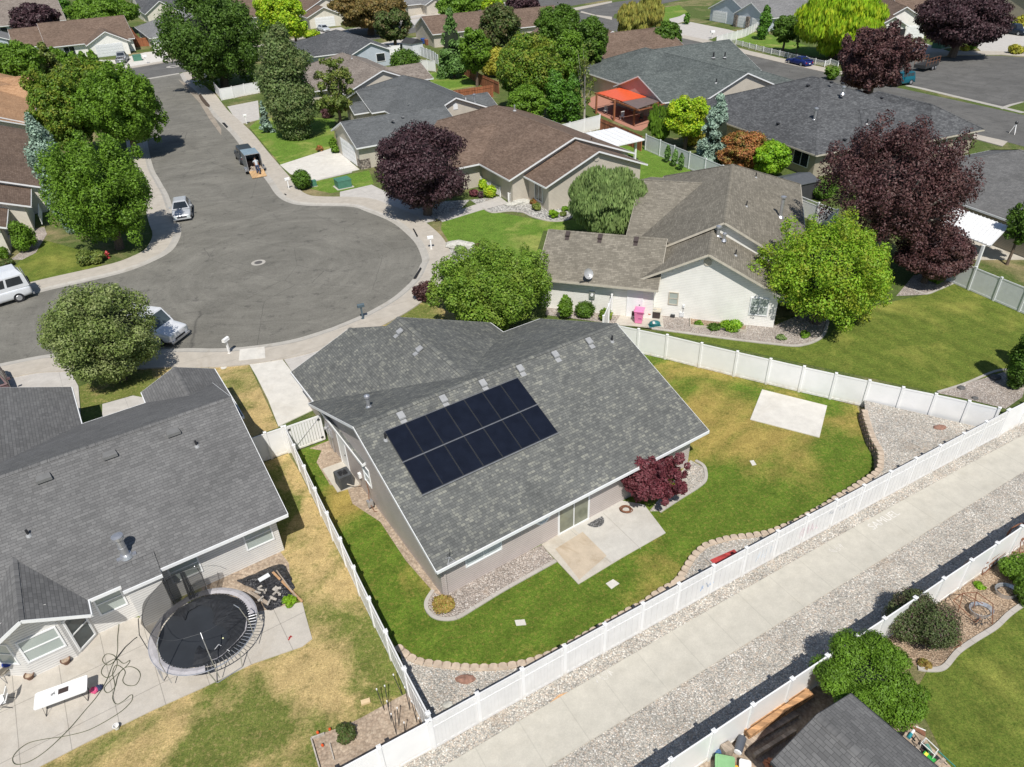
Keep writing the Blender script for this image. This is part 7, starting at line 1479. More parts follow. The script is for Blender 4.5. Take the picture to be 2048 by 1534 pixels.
x, y, _ = P('r',850,1300); t = thing('flower_stake', 'dark metal flower ornament on the bark bed', 'garden ornament', (x,y,0)); mb = MB().tube([(x,y,0),(x+.02,y,.6)], .012, 5)
for k in range(14): a = k*2.4; r_ = .05+.015*k; mb.ell((x+r_*cos(a), y+r_*sin(a), .3+.03*k), (.045,.03,.012), 6, 4)
mb.build('flower', M['dark_metal'], t)
t = thing('metal_trough', 'rust red metal ornament lying under the dusky shrub', 'garden ornament', P('r',520,1470)); x, y, _ = P('r',520,1480); MB().tube([(x+.5*cos(k*pi/8), y+.22*sin(k*pi/8), .12) for k in range(16)], .02, 5, closed=True).tube([(x-.5,y,.12),(x+.5,y,.12)], .015, 5).build('hoop', rust, t)
# timber stack behind fence
t = thing('timber_stack', 'stack of long weathered orange brown planks between fence and shed', 'timber', P('p',1600,700)); mb = MB(); 
for k, (z_, w_, o_) in enumerate(((.25,.34,0),(.38,.30,.03),(.5,.2,-.03))): a = P('p',1270+20*k,860-10*k,z_); b = P('i',800-10*k,1085,z_); mb.bar((a[0],a[1]+o_,z_), (b[0],b[1]+o_,z_), w_, .11)
mb.build('plank', wood('orange_grey_planks', (.48,.27,.13), .12, FA.a), t); MB().bar(P('p',1240,1010,.1), P('p',2048,520,.1), .3, .2).build('beam', M['weathered'], t)
x, y, _ = P('p',1560,1240,.2); MB().bar(P('p',1400,1200,.15), P('p',2048,800,.15), .12, .25).build('beam', M['weathered'], t)
for lab, c_, m_ in (('sawn log block standing by the white fence, bottom edge', (980,1060), 'weathered'),):
    x, y, _ = P('p', *c_, .5); t = thing('log_block', lab, 'log', (x,y,0)); MB().box((x,y,.3), (.38,.3,.5), .4).build('block', M[m_], t)
a = P('p',1150,1110,.4); b = P('p',1210,960,.45); t = thing('gas_cylinder', 'grey cylinder with white end lying against the planks', 'cylinder', (a[0],a[1],.2)); MB().cyl((a[0],a[1],.3), (b[0]+.1,b[1]+.2,.3), .15, .15, 18).build('body', plain('slate_drum', (.09,.1,.12), .4), t); d_ = Vector((b[0]+.1-a[0], b[1]+.2-a[1], 0)).normalized(); MB().cyl((a[0]-d_.x*.03,a[1]-d_.y*.03,.3), (a[0],a[1],.3), .12, .14, 18).build('end_cap', M['white'], t)
x, y, _ = P('p',950,1320,.5); t = thing('storage_tote', 'green plastic lidded tote at the bottom edge', 'storage box', (x,y,0)); MB().prism(rrect(x,y,.3,.06,-.25), .05, .42).build('tub', plain('green_plastic', (.10,.32,.17), .5), t); MB().prism(rrect(x,y,.33,.08,-.25), .42, .46).prism(rrect(x,y,.26,.08,-.25), .46, .475).build('lid', plain('green_lid', (.22,.42,.2), .5), t)
x, y, _ = P('p',860,1130,.2); t = thing('folded_tarp', 'crumpled blue tarp beside the log block', 'tarp', (x,y,0)); MB().ell((x,y,.16), (.2,.12,.16), 10, 6, jit=.2).build('cloth', plain('blue_tarp', (.05,.12,.25), .6), t)
x, y, _ = P('p',1130,1340,.3); t = thing('toy_truck', 'small yellow and red toy beside the green tote', 'toy', (x,y,0)); MB().ell((x,y,.12), (.09,.09,.12), 10, 6).build('body', plain('yellow_plastic', (.8,.42,.02), .4), t); MB().ell((x-.02,y+.16,.12), (.05,.05,.1), 8, 6).build('cap', plain('red_cap', (.6,.06,.03), .4), t)
x, y, _ = P('p',1210,1330,.2); t = thing('white_crate', 'round topped white crate at the bottom edge', 'crate', (x,y,0)); MB().prism(rrect(x+.1,y-.05,.2,.08,-.3), .02, .25).build('crate', M['white'], t)
x, y, _ = P('p',1650,1340,.1); t = thing('brick_heap', 'little heap of orange bricks at the shed corner', 'bricks', (x,y,0)); mb = MB(); random.seed(3)
for k in range(9): mb.box((x+random.uniform(-.25,.25), y+random.uniform(-.15,.2), .05+random.uniform(0,.1)), (.2,.09,.06), random.uniform(0,3))
mb.build('brick', plain('orange_brick', (.5,.2,.1), .85), t)
# right of the shed: barrow of tools
t = thing('garden_cart', 'white framed wire cart of rubbish between shed and corner lawn', 'cart', P('q',600,1150)); R_ = [P('q',*q,.5) for q in ((480,1110),(545,1035),(735,1215),(680,1290))]; mb = MB(); mb.tube(R_, .02, 5, closed=True); mb.tube([(p[0],p[1],.1) for p in R_], .014, 5, closed=True)
for p in R_: mb.bar((p[0],p[1],0), (p[0],p[1],.5), .03, .03)
mb.build('frame', M['white'], t); MB().prism([(p[0]*.92+.08*R_[0][0], p[1]) for p in [(*r[:2],) for r in R_]], .06, .18).build('tray', M['vent_brown'], t); MB().cyl(P('q',560,1140,.35), P('q',620,1260,.35), .07, .07, 12).build('canister', plain('sea_green', (.12,.3,.24), .5), t)
x, y, _ = P('q',600,1325,.3); t = thing('seed_bag', 'green and yellow bag on the ground beside the shed', 'bag', (x,y,0)); MB().box((x,y,.2), (.26,.4,.1), .6).build('bag', plain('bright_green_bag', (.04,.35,.06), .4), t); MB().box((x-.05,y+.1,.256), (.2,.1,.006), .6).build('label_patch', plain('yellow_patch', (.8,.75,.1), .4), t)
x, y, _ = P('q',330,960,.5); t = thing('spray_bottle', 'white and blue bottle lying on the boards by the shed', 'bottle', (x,y,0)); MB().cyl((x,y,.45), (x+.15,y+.12,.45), .05, .05, 12).build('neck', M['white'], t); MB().cyl((x-.16,y-.14,.45), (x,y,.45), .06, .06, 12).build('body', plain('teal_bottle', (.03,.25,.3), .4), t)
t = thing('scrap_boards', 'old boards propped across the corner beside the shed', 'timber', P('q',500,1100)); mb = MB(); mb.bar(P('q',180,1060,.4), P('q',300,950,.4), .1, .05).bar(P('q',370,1240,.4), P('q',450,1160,.4), .1, .05).bar(P('q',690,1480,.35), P('q',850,1345,.35), .1, .05).bar(P('q',350,930,.4), P('q',480,1100,.35), .06, .06); mb.build('board', M['weathered'], t); MB().bar(P('q',740,1240,.45), P('q',1000,1480,.4), .03, .03).build('pipe', plain('green_pipe', (.05,.25,.2), .4), t)
t = thing('propped_panel', 'rusty narrow panel with white edge on the grass by the shed', 'scrap panel', P('q',400,900)); MB().bar(P('q',200,760,.3), P('q',540,985,.05), .18, .02).build('panel', rust, t); MB().bar(P('q',360,850,.2), P('q',545,925,.1), .04, .02).build('edge_strip', M['white'], t)
# chalk writing: fence and walkway
chalk_b = plain('blue_chalk', (.30,.45,.68), .9); chalk_p = plain('pink_chalk', (.78,.58,.63), .9); chalk_w = plain('white_chalk', (.63,.61,.57), .9); chalk_g = plain('grey_chalk', (.45,.47,.5), .9)
def scrawl(label, f_, n, w, h, m, seed, lw=.012, chars=None):
    rd = random.Random(seed); mb = MB()
    for k in range(n):
        x0 = w*k/n; pts = [(x0+rd.uniform(0, w/n*.9), rd.uniform(0, h)) for _ in range(5)]; pts = smooth(pts, 3)
        for a, b in zip(pts, pts[1:]):
            if hypot(b[0]-a[0], b[1]-a[1]) > .004: mb.bar(f_(*a), f_(*b), lw, .002)
    return tag(mb.build('chalk_drawing', m), label, 'chalk drawing')
def onfence(u0, z0):
    def f_(a, b): u = u0+a; return FA.w(u, fv(u)-.048, z0+b)
    return f_
scrawl('blue chalk scribble on the white fence left of the red hatch', onfence(17.0,.62), 3, .8, .35, chalk_b, 1, .022)
scrawl('faint pale blue chalk marks on the white fence right of the red hatch', onfence(20.2,.5), 4, 1.0, .6, plain('faint_blue', (.66,.74,.82), .9), 2)
scrawl('pink chalk letters in three lines on the white fence', onfence(22.9,.45), 6, 1.2, .8, chalk_p, 4); scrawl('grey chalk letters on the white fence near the lawn pad', onfence(24.7,1.0), 7, 1.2, .28, chalk_g, 5)
def onwalk(u0, v0, a_=-.05):
    def f_(a, b): return FA.w(u0+a*cos(a_)-b*sin(a_), v0+a*sin(a_)+b*cos(a_), .053)
    return f_
ft = bpy.data.curves.new('chalk_letters', 'FONT'); ft.body = 'SAMUEL'; ft.size = .55; ft.extrude = .001; tmp_ = bpy.data.objects.new('tmp_letters', ft); COL.objects.link(tmp_); ft.materials.append(chalk_w); bpy.context.view_layer.update(); fm = bpy.data.meshes.new_from_object(tmp_); bpy.data.objects.remove(tmp_); fo = bpy.data.objects.new('chalk_writing', fm); u_, v_ = FA.l(*P('i',1165,140)[:2]); fo.location = FA.w(u_, v_, .054); fo.rotation_euler = (0,0,FA.a-.06); COL.objects.link(fo); tag(fo, 'white chalk capital letters on the concrete walkway', 'chalk writing')
u_, v_ = FA.l(*P('i',940,280)[:2]); scrawl('small white chalk scribble on the walkway edge', onwalk(u_, v_), 3, .8, .4, chalk_w, 9, .018)
u_, v_ = FA.l(*P('h',1500,1050)[:2]); scrawl('row of white chalk marks at the walkway edge, lower part', onwalk(u_, v_), 4, .9, .35, chalk_w, 10, .016)

for lab, k_, c_, cc in (('blue wheeled bin beside the small grey shed','l',(1125,345),(.03,.08,.3)), ('brown wheeled bin beside the blue one by the small grey shed','l',(1155,355),(.25,.1,.06))):
    x, y, _ = P(k_, *c_); t = thing('wheeled_bin', lab, 'bin', (x,y,0)); pm_ = plain(lab.split()[0]+'_bin_plastic', cc, .45); MB().hexa(*taper(x,y,.08,1.0,.26,.28,.34,.38,.5)).build('body', pm_, t); MB().hexa(*taper(x,y,1.0,1.12,.37,.42,.3,.34,.5)).build('lid', pm_, t)
    for s_ in (-1,1): MB().cyl((x+s_*.24-.03,y+.3,.12), (x+s_*.24+.03,y+.3,.12), .12, .12, 10).build('wheel', M['black'], t)
# ------------------------------------------------------------------ vehicles
def vehicle(name, label, cat, c, rz, L, W, prof, cab, color, glass='dark_glass', wheel_r=.33, wb=(-.31,.30), z=.01, group=None, lights=True, rim='metal', rough=.3):
    """prof: list of (x/L, z_top) of the lower body; cab: (xb0,xb1,xt0,xt1,zb,zt, wt) in fractions of L and metres"""
    x0, y0 = c[:2]; t = thing(name, label, cat, (x0, y0, z), group); c_, s_ = cos(rz), sin(rz); Wd = lambda a, b, h: (x0+a*c_-b*s_, y0+a*s_+b*c_, z+h)
    pm = color if not isinstance(color, tuple) else plain(name+'_paint', color, rough, .25, var=.04); hw = W/2
    mb = MB(); secs = []
    for k, (fx, zt) in enumerate(prof):
        e = min(1, (.93 if prof is not SED else .82)+2.2*min(fx+.5, .5-fx)) if abs(fx) > .40 else 1.0; w = hw*max(.84, e); zb = .24 if abs(fx) < .46 else .34
        secs.append([(fx*L, s*w*q, h) for s, q, h in ((-1,.90,zb),(-1,1,zb+.12),(-1,1.0,(zb+zt)/2+.03),(-1,.97,zt-.06),(-1,.86,zt),(1,.86,zt),(1,.97,zt-.06),(1,1.0,(zb+zt)/2+.03),(1,1,zb+.12),(1,.90,zb))])
    n = 10; i0 = 0
    for s in secs: mb.v += [Wd(*p) for p in s]
    for k in range(len(secs)-1):
        for j in range(n): mb.f.append((k*n+j, k*n+(j+1)%n, (k+1)*n+(j+1)%n, (k+1)*n+j)); mb.m.append(0)
    mb.f.append(tuple(reversed(range(n)))); mb.f.append(tuple((len(secs)-1)*n+j for j in range(n))); mb.m += [0, 0]
    body = mb.build('body', pm, t, smooth=True); md = body.modifiers.new('smooth', 'SUBSURF'); md.levels = md.render_levels = 1
    xb0, xb1, xt0, xt1, zb, zt, wt = cab; xb0 *= L; xb1 *= L; xt0 *= L; xt1 *= L; wb_ = hw*.93
    B = [(xb0,-wb_,zb-.03),(xb1,-wb_,zb-.03),(xb1,wb_,zb-.03),(xb0,wb_,zb-.03)]; T_ = [(xt0,-wt,zt),(xt1,-wt,zt),(xt1,wt,zt),(xt0,wt,zt)]
    T2 = [(xt0+.12,-wt+.1,zt+.05),(xt1-.12,-wt+.1,zt+.05),(xt1-.12,wt-.1,zt+.05),(xt0+.12,wt-.1,zt+.05)]
    cb = MB().hexa([Wd(*p) for p in B], [Wd(*p) for p in T_]).hexa([Wd(*p) for p in T_], [Wd(*p) for p in T2]); cb.build('roof', pm, body)
    def pane(nm, a, b, c2, d, ins=.10, s0=0., s1=1., lo=.12, hi=.90):
        # a,b bottom edge, c2,d top edge ; window inset, pushed out 8 mm
        a, b, c2, d = map(Vector, (a, b, c2, d)); bl = a.lerp(b, s0); br = a.lerp(b, s1); tl = d.lerp(c2, s0); tr_ = d.lerp(c2, s1)
        q = [bl.lerp(tl, lo), br.lerp(tr_, lo), br.lerp(tr_, hi), bl.lerp(tl, hi)]; n_ = (q[1]-q[0]).cross(q[3]-q[0]).normalized(); cen = Vector(((xb0+xb1)/2, 0, (zb+zt)/2))
        if n_.dot(q[0]-cen) < 0: n_ = -n_
        q = [p+n_*.012 for p in q]; MB().hexa([Wd(*(p-n_*.01)) for p in q], [Wd(*p) for p in q]).build(nm, M[glass], t)
    pane('windshield', B[2], B[1], T_[1], T_[2], s0=.06, s1=.94); pane('rear_window', B[0], B[3], T_[3], T_[0], s0=.1, s1=.9, lo=.3)
    for s_i, (A_, B_, C_, D_) in enumerate(((B[0],B[1],T_[1],T_[0]), (B[3],B[2],T_[2],T_[3]))):
        for lo_, hi_ in ((.07,.34),(.38,.62),(.66,.93)) if (xb1-xb0) > 2.6 else ((.10,.47),(.52,.90)): pane('side_window', A_, B_, C_, D_, s0=lo_, s1=hi_, lo=.28)
    for fx in wb:
        for s in (-1, 1):
            wx, wy = fx*L, s*(hw-.09); w_ = MB().cyl(Wd(wx, wy-.11, wheel_r), Wd(wx, wy+.11, wheel_r), wheel_r, wheel_r, 18).build('wheel', M['black'], t)
            MB().cyl(Wd(wx, wy+s*.105, wheel_r), Wd(wx, wy+s*.125, wheel_r), wheel_r*.62, wheel_r*.55, 14).build('rim', M[rim], w_)
            MB().cyl(Wd(wx, s*(hw-.02), wheel_r+.02), Wd(wx, s*(hw+.006), wheel_r+.02), wheel_r*1.14, wheel_r*1.14, 18).build('wheel_arch', M['black'], t) if False else None
    if lights:
        zf = prof[-1][1]-.16; zr = prof[0][1]-.18
        for s in (-1, 1):
            MB().box(Wd(L*.488, s*hw*.62, zf), (.10,.34,.15), rz).build('headlight', M['pale_glass'], t); MB().box(Wd(-L*.49, s*hw*.66, zr), (.08,.22,.2), rz).build('taillight', TL, t)
            mp = Wd(xb1-.5, s*(hw+.08), zb+.08); MB().box(mp, (.12,.2,.14), rz).build('mirror', pm, t)
        MB().box(Wd(L*.495, 0, .45), (.06,W*.5,.16), rz).build('grille', M['black'], t); MB().box(Wd(L*.502, 0, .33), (.10,W*.92,.13), rz).build('bumper', M['metal'] if cat in ('van','pickup truck') else pm, t); MB().box(Wd(-L*.502, 0, .38), (.10,W*.92,.14), rz).build('bumper', M['metal'] if cat in ('van','pickup truck') else pm, t)
        MB().box(Wd(-L*.512, 0, .55), (.02,.32,.13), rz).build('licence_plate', M['white'], t)
    t['_f'] = 1; del t['_f']; return t, Wd, pm
TL = plain('red_tail_lamp', (.35,.02,.02), .3)
SED = [(-.5,.78),(-.46,.95),(-.36,1.0),(-.2,.98),(.1,.96),(.3,.90),(.42,.82),(.48,.68),(.5,.6)]
VAN = [(-.5,1.0),(-.485,1.12),(-.4,1.14),(-.1,1.14),(.2,1.14),(.28,1.14),(.30,1.13),(.44,1.0),(.485,.94),(.5,.90)]
PUP = [(-.5,.95),(-.49,1.0),(-.3,1.02),(-.02,1.02),(.15,1.04),(.3,1.03),(.42,1.0),(.49,.92),(.5,.8)]
def heading(k, a, b, z=.4):
    A = P(k, *a, z); B = P(k, *b, z); return atan2(B[1]-A[1], B[0]-A[0])
# silver car parked left kerb: bumper runs left to right seen from the front
h_ = heading('a', (1020,1283), (1138,1265))-pi/2
c = P('a',1068,1235,.35); vehicle('parked_car', 'silver hatchback parked at the left kerb facing the camera', 'car', c, h_, 4.5, 1.78, SED, (-.36,.26,-.26,.07,.96,1.46,.58), (.52,.54,.56))
# white van right, nose towards lower right
h_ = heading('d', (1000,545), (1112,460), .4)-pi/2
nose = P('d',1058,505,.4); c = (nose[0]-cos(h_)*2.75, nose[1]-sin(h_)*2.75)
t, Wd, pm = vehicle('parked_van', 'white passenger van with dark windscreen, half hidden by the silvery tree', 'van', c, h_, 5.5, 2.0, VAN, (-.49,.30,-.47,.18,1.12,2.05,.84), (.80,.81,.82), glass='glass', wheel_r=.37, wb=(-.30,.32))
# white camper van at the left edge seen from its side
A_ = P('d',560,160); B_ = P('d',280,238); h_ = atan2(B_[1]-A_[1], B_[0]-A_[0])+.06
rw_ = P('d',125,303,0); c = (rw_[0]+cos(h_)*1.75-(-sin(h_))*(.95), rw_[1]+sin(h_)*1.75-(cos(h_))*(.95))
n_ = (-sin(h_), cos(h_)); s_ = 1 if (n_[1] < 0) else -1; c = (rw_[0]+cos(h_)*1.75-n_[0]*s_*.95, rw_[1]+sin(h_)*1.75-n_[1]*s_*.95)
t, Wd, pm = vehicle('camper_van', 'white high top camper van with rear ladder at the left edge', 'van', c, h_, 5.6, 2.0, VAN, (-.49,.30,-.47,.18,1.12,2.1,.84), (.78,.80,.82), wheel_r=.37, wb=(-.31,.32))
MB().hexa([Wd(-2.6,-.84,2.1),Wd(.9,-.84,2.1),Wd(.9,.84,2.1),Wd(-2.6,.84,2.1)], [Wd(-2.35,-.66,2.55),Wd(.3,-.66,2.6),Wd(.3,.66,2.6),Wd(-2.35,.66,2.55)]).build('raised_roof', pm, t)
mb = MB(); 
for s in (-.1,.35): mb.bar(Wd(-2.86,s,.9), Wd(-2.72,s,2.35), .03, .03)
for z_ in (1.1,1.4,1.7,2.0): mb.bar(Wd(-2.83+.1*(z_-1),-.1,z_), Wd(-2.83+.1*(z_-1),.35,z_), .03, .03)
mb.build('ladder', M['metal'], t); MB().cyl(Wd(-2.82,-.55,1.0), Wd(-2.98,-.55,1.0), .33, .33, 18).build('spare_wheel', M['black'], t)
# grey pickup on the corner drive
h_ = heading('m', (1095,598), (1212,588), .5)+pi/2; c = P('m',1142,560,.3)
t, Wd, pm = vehicle('pickup_truck', 'dark silver pickup truck on the corner house drive', 'pickup truck', c, h_, 5.9, 2.0, PUP, (-.12,.24,-.07,.12,1.03,1.85,.74), (.22,.235,.25), wheel_r=.39); MB().box(Wd(-1.9,0,1.03), (1.9,1.45,.06), h_).build('bed_opening', M['black'], t)
# silver car at the cream garage
c = P('l',345,240,.2); vehicle('parked_car', 'silver car before the cream garage, upper middle', 'car', c, radians(-55), 4.6, 1.8, SED, (-.36,.26,-.26,.07,.96,1.46,.58), (.6,.63,.66))
# blue coupe
A_ = P('c',640,372); B_ = P('c',380,310); h_ = atan2(B_[1]-A_[1], B_[0]-A_[0]); c = P('k',1800,505,.1)
t, Wd, pm = vehicle('parked_car', 'dark blue sports coupe at the kerb of the back street', 'car', c, h_, 4.9, 1.95, [(-.5,.85),(-.46,1.0),(-.36,1.02),(-.2,.99),(.1,.93),(.3,.87),(.42,.80),(.48,.70),(.5,.62)], (-.34,.16,-.20,.02,.96,1.36,.56), (.015,.03,.16), wheel_r=.36); MB().box(Wd(-2.25,0,1.1), (.22,1.6,.04), h_).build('spoiler', pm, t)
# dark SUV top right, red suv left edge, car inside garage, teal car behind purple tree
vehicle('parked_suv', 'dark blue off road car on the drive at the right edge', 'car', P('n',1960,330,.3), radians(-70), 4.4, 1.85, VAN, (-.46,.16,-.44,.08,1.1,1.8,.72), (.02,.03,.05), wheel_r=.38)
vehicle('parked_suv', 'maroon grey car nose at the left edge on the concrete drive', 'car', P('d',-40,815,.4), FA.a-pi/2+.1, 4.6, 1.85, SED, (-.40,.24,-.30,.08,.98,1.55,.66), (.16,.10,.10), wheel_r=.36)
vehicle('parked_car', 'pale car standing inside the open garage, top right', 'car', P('n',735,372,.3), radians(-100), 4.4, 1.8, SED, (-.36,.26,-.26,.07,.96,1.46,.58), (.5,.55,.6))
vehicle('parked_suv', 'bright teal car mostly hidden behind the brown purple tree', 'car', P('n',800,810,.6), F19.a+pi, 4.4, 1.85, VAN, (-.46,.16,-.44,.08,1.1,1.75,.72), (.01,.13,.18), wheel_r=.38)
# black utility trailer far turning circle
c = P('n',1060,680,.3); h_ = F19.a+.25; t = thing('utility_trailer', 'black caged utility trailer on the far turning circle', 'trailer', c[:2]+(0,)); W_ = lambda a, b, h: (c[0]+a*cos(h_)-b*sin(h_), c[1]+a*sin(h_)+b*cos(h_), h); MB().box(W_(0,0,.75), (4.2,1.9,.5), h_).build('box', M['dark_metal'], t); mb = MB()
for a in (-2.1,-1,0,1,2.1):
    for b in (-.95,.95): mb.bar(W_(a,b,.9), W_(a,b,1.9), .05, .05)
for z_ in (1.4,1.9):
    for b in (-.95,.95): mb.bar(W_(-2.1,b,z_), W_(2.1,b,z_), .05, .05)
mb.build('cage', rust, t)
for a in (.1,1.0):
    for b in (-1,1): o = MB().cyl(W_(a,b*1.0-.1,.36), W_(a,b*1.0+.1,.36), .36, .36, 14).build('wheel', M['black'], t); MB().cyl(W_(a,b*1.11,.36), W_(a,b*1.13,.36), .22, .2, 12).build('rim', M['metal'], o)
# ---- dark jeep with box trailer, ramp and a person
hs = radians(-63.0)+pi      # heading away up the street
rb = P('s',880,1165,.42); rb2 = P('s',1150,1120,.42); e0 = ((rb[0]+rb2[0])/2, (rb[1]+rb2[1])/2)
TW = lambda a, b, h: (e0[0]+a*cos(hs)-b*sin(hs), e0[1]+a*sin(hs)+b*cos(hs), h)
tl = thing('box_trailer', 'grey enclosed box trailer with its rear door folded down as a wooden ramp', 'trailer', TW(1.5,0,0)); gv = plain('trailer_grey', (.20,.22,.23), .4, .5); Lt, Wt, Ht = 3.1, 1.62, 2.15
MB().box(TW(Lt/2,0,.47), (Lt,Wt,.1), hs).build('floor', M['weathered'], tl)
for s in (-1,1): MB().box(TW(Lt/2,s*Wt/2,(.45+Ht)/2), (Lt,.05,Ht-.45), hs).build('side_panel', gv, tl)
MB().box(TW(Lt,0,(.45+Ht)/2), (.05,Wt,Ht-.45), hs).build('front_panel', gv, tl)
MB().box(TW(Lt*.62,0,Ht+.02), (Lt*.8,Wt+.06,.05), hs).build('roof', plain('pale_blue_grey_roof', (.32,.42,.48), .35, .3), tl)
mb = MB(); 
for s in (-1,1): mb.bar(TW(.0,s*Wt/2,.45), TW(.0,s*Wt/2,Ht), .06, .06); mb.bar(TW(0,s*Wt/2,Ht), TW(Lt,s*Wt/2,Ht), .05, .05)
mb.bar(TW(Lt*.22,-Wt/2,Ht), TW(Lt*.22,Wt/2,Ht), .07, .07); mb.build('edge_trim', M['metal'], tl)
MB().hexa([TW(0,-Wt/2,.44),TW(-1.35,-Wt/2,.06),TW(-1.35,Wt/2,.06),TW(0,Wt/2,.44)], [TW(0,-Wt/2,.50),TW(-1.35,-Wt/2,.12),TW(-1.35,Wt/2,.12),TW(0,Wt/2,.50)]).build('ramp', wood('plywood_ramp', (.62,.40,.2), .6, hs), tl)
for s in (-1,1):
    o = MB().cyl(TW(.9,s*(Wt/2+.16)-.1,.32), TW(.9,s*(Wt/2+.16)+.1,.32), .31, .31, 18).build('wheel', M['black'], tl); MB().cyl(TW(.9,s*(Wt/2+.27),.32), TW(.9,s*(Wt/2+.285),.32), .18, .16, 12).build('rim', M['metal'], o)
    MB().box(TW(.9,s*(Wt/2+.17),.68), (.85,.28,.05), hs).box(TW(.45,s*(Wt/2+.17),.55), (.05,.28,.25), hs).box(TW(1.35,s*(Wt/2+.17),.55), (.05,.28,.25), hs).build('mudguard', M['metal'], tl)
MB().bar(TW(Lt,0,.42), TW(Lt+1.1,0,.42), .08, .08).build('drawbar', M['dark_metal'], tl)
for k, (a, b, z_, sz, m_, lab) in enumerate(((1.3,-.35,.80,(.7,.45,.5),wood('orange_dresser', (.40,.16,.06), .3),'orange brown wooden chest inside the trailer'), (.9,.25,.62,(.8,.12,.08),M['pale_bark'],'pale plank lying inside the trailer'), (2.1,.2,.85,(.8,.7,.6),M['vent_brown'],'dark brown box deep inside the trailer'), (1.5,-.35,1.12,(.3,.25,.12),M['white'],'white cushion on the wooden chest in the trailer'))):
    o = MB().box(TW(a,b,z_+.02), sz, hs).build('cargo', m_); tag(o, lab, 'cargo')
jc = TW(Lt+1.1+2.2, .0, 0)[:2]; t, Wd, pm = vehicle('parked_suv', 'dark slate off road car hitched to the box trailer', 'car', jc, hs, 4.3, 1.85, VAN, (-.47,.14,-.45,.07,1.08,1.85,.74), (.06,.07,.08), wheel_r=.40)
MB().cyl(Wd(-2.15,0,.95), Wd(-2.36,0,.95), .38, .38, 18).build('spare_wheel', M['black'], t)
# person bending forward on the ramp
pb_ = TW(-.62,-.10,.32); ps = thing('person', 'person in grey shirt and blue jeans bending forward on the ramp', 'person', pb_); shirt = plain('grey_shirt', (.42,.46,.48), .9); jeans = plain('blue_jeans', (.05,.07,.13), .9); skin = plain('skin', (.42,.25,.18), .6); hair = plain('brown_hair', (.10,.06,.04), .8)
def TP(a, b, h): return TW(-.62+a, -.10+b, h+.30)
def limb(pts, rad, name, m, par): return MB().tube(smooth(pts, 3), [rad[0]+(rad[1]-rad[0])*k/((len(pts)-1)*3) for k in range((len(pts)-1)*3+1)], 10).build(name, m, par, smooth=True)
def skin_body(name, nodes, edges, m, par):
    off = wloc(par); me = bpy.data.meshes.new(name); me.from_pydata([(p[0]-off[0], p[1]-off[1], p[2]-off[2]) for p, r in nodes], edges, []); me.materials.append(m); o = bpy.data.objects.new(name, me); COL.objects.link(o); o.parent = par
    md = o.modifiers.new('skin', 'SKIN'); 
    if not me.skin_vertices: me.attributes if False else None
    sv = me.skin_vertices[0].data if me.skin_vertices else None
    if sv:
        for v, (p, r) in zip(sv, nodes): v.radius = (r, r)
        sv[0].use_root = True
    md2 = o.modifiers.new('sub', 'SUBSURF'); md2.levels = md2.render_levels = 1; return o
try:
    # pelvis, spine, shoulders, neck/head, arms, legs in one continuous body
    nodes = [(TP(0,0,.92),.15),(TP(.12,0,1.12),.14),(TP(.32,0,1.32),.155),(TP(.44,0,1.40),.08),(TP(.52,0,1.47),.095),(TP(.60,0,1.53),.075),
             (TP(.34,.19,1.31),.07),(TP(.48,.24,1.08),.05),(TP(.70,.20,.95),.036),(TP(.80,.19,.93),.04),
             (TP(.34,-.19,1.31),.07),(TP(.46,-.25,1.07),.05),(TP(.68,-.20,.93),.036),(TP(.78,-.19,.91),.04),
             (TP(-.02,.10,.86),.10),(TP(.08,.12,.48),.07),(TP(-.06,.12,.08),.05),(TP(.10,.13,.04),.04),
             (TP(-.06,-.10,.86),.10),(TP(-.14,-.11,.48),.07),(TP(-.34,-.11,.06),.05),(TP(-.18,-.12,.00),.04)]
    edges = [(0,1),(1,2),(2,3),(3,4),(4,5),(2,6),(6,7),(7,8),(8,9),(2,10),(10,11),(11,12),(12,13),(0,14),(14,15),(15,16),(16,17),(0,18),(18,19),(19,20),(20,21)]
    import bmesh
    off = wloc(ps); me = bpy.data.meshes.new('body'); bm_ = bmesh.new(); sl_ = bm_.verts.layers.skin.verify(); vs = []
    for p, r in nodes:
        v = bm_.verts.new((p[0]-off[0], p[1]-off[1], p[2]-off[2])); v[sl_].radius = (r, r); vs.append(v)
    vs[0][sl_].use_root = True
    for a, b in edges: bm_.edges.new((vs[a], vs[b]))
    bm_.to_mesh(me); bm_.free(); me.materials.append(skin); bo = bpy.data.objects.new('body', me); COL.objects.link(bo); bo.parent = ps; bo.modifiers.new('skin', 'SKIN'); s2_ = bo.modifiers.new('sub', 'SUBSURF'); s2_.levels = s2_.render_levels = 1
except Exception as ex: print('person body', ex)
MB().tube(smooth([TP(-.02,0,.90),TP(.12,0,1.12),TP(.32,0,1.32),TP(.42,0,1.39)], 3), [.165,.16,.16,.165,.17,.175,.18,.16,.13,.09], 12).tube([TP(.32,.10,1.34),TP(.36,.24,1.27),TP(.43,.27,1.14)], [.10,.085,.07], 10).tube([TP(.32,-.10,1.34),TP(.36,-.24,1.27),TP(.42,-.27,1.13)], [.10,.085,.07], 10).build('shirt', shirt, ps, smooth=True)
MB().tube(smooth([TP(-.02,.06,.95),TP(-.01,.10,.80),TP(.08,.12,.48),TP(-.06,.12,.10)], 3), [.15,.14,.13,.12,.10,.095,.09,.08,.075,.07], 10).tube(smooth([TP(-.02,-.06,.95),TP(-.06,-.10,.80),TP(-.14,-.11,.48),TP(-.33,-.11,.08)], 3), [.15,.14,.13,.12,.10,.095,.09,.08,.075,.07], 10).build('jeans', jeans, ps, smooth=True)
MB().ell(TP(.545,0,1.52), (.105,.10,.11), 12, 8).build('hair', hair, ps, smooth=True)
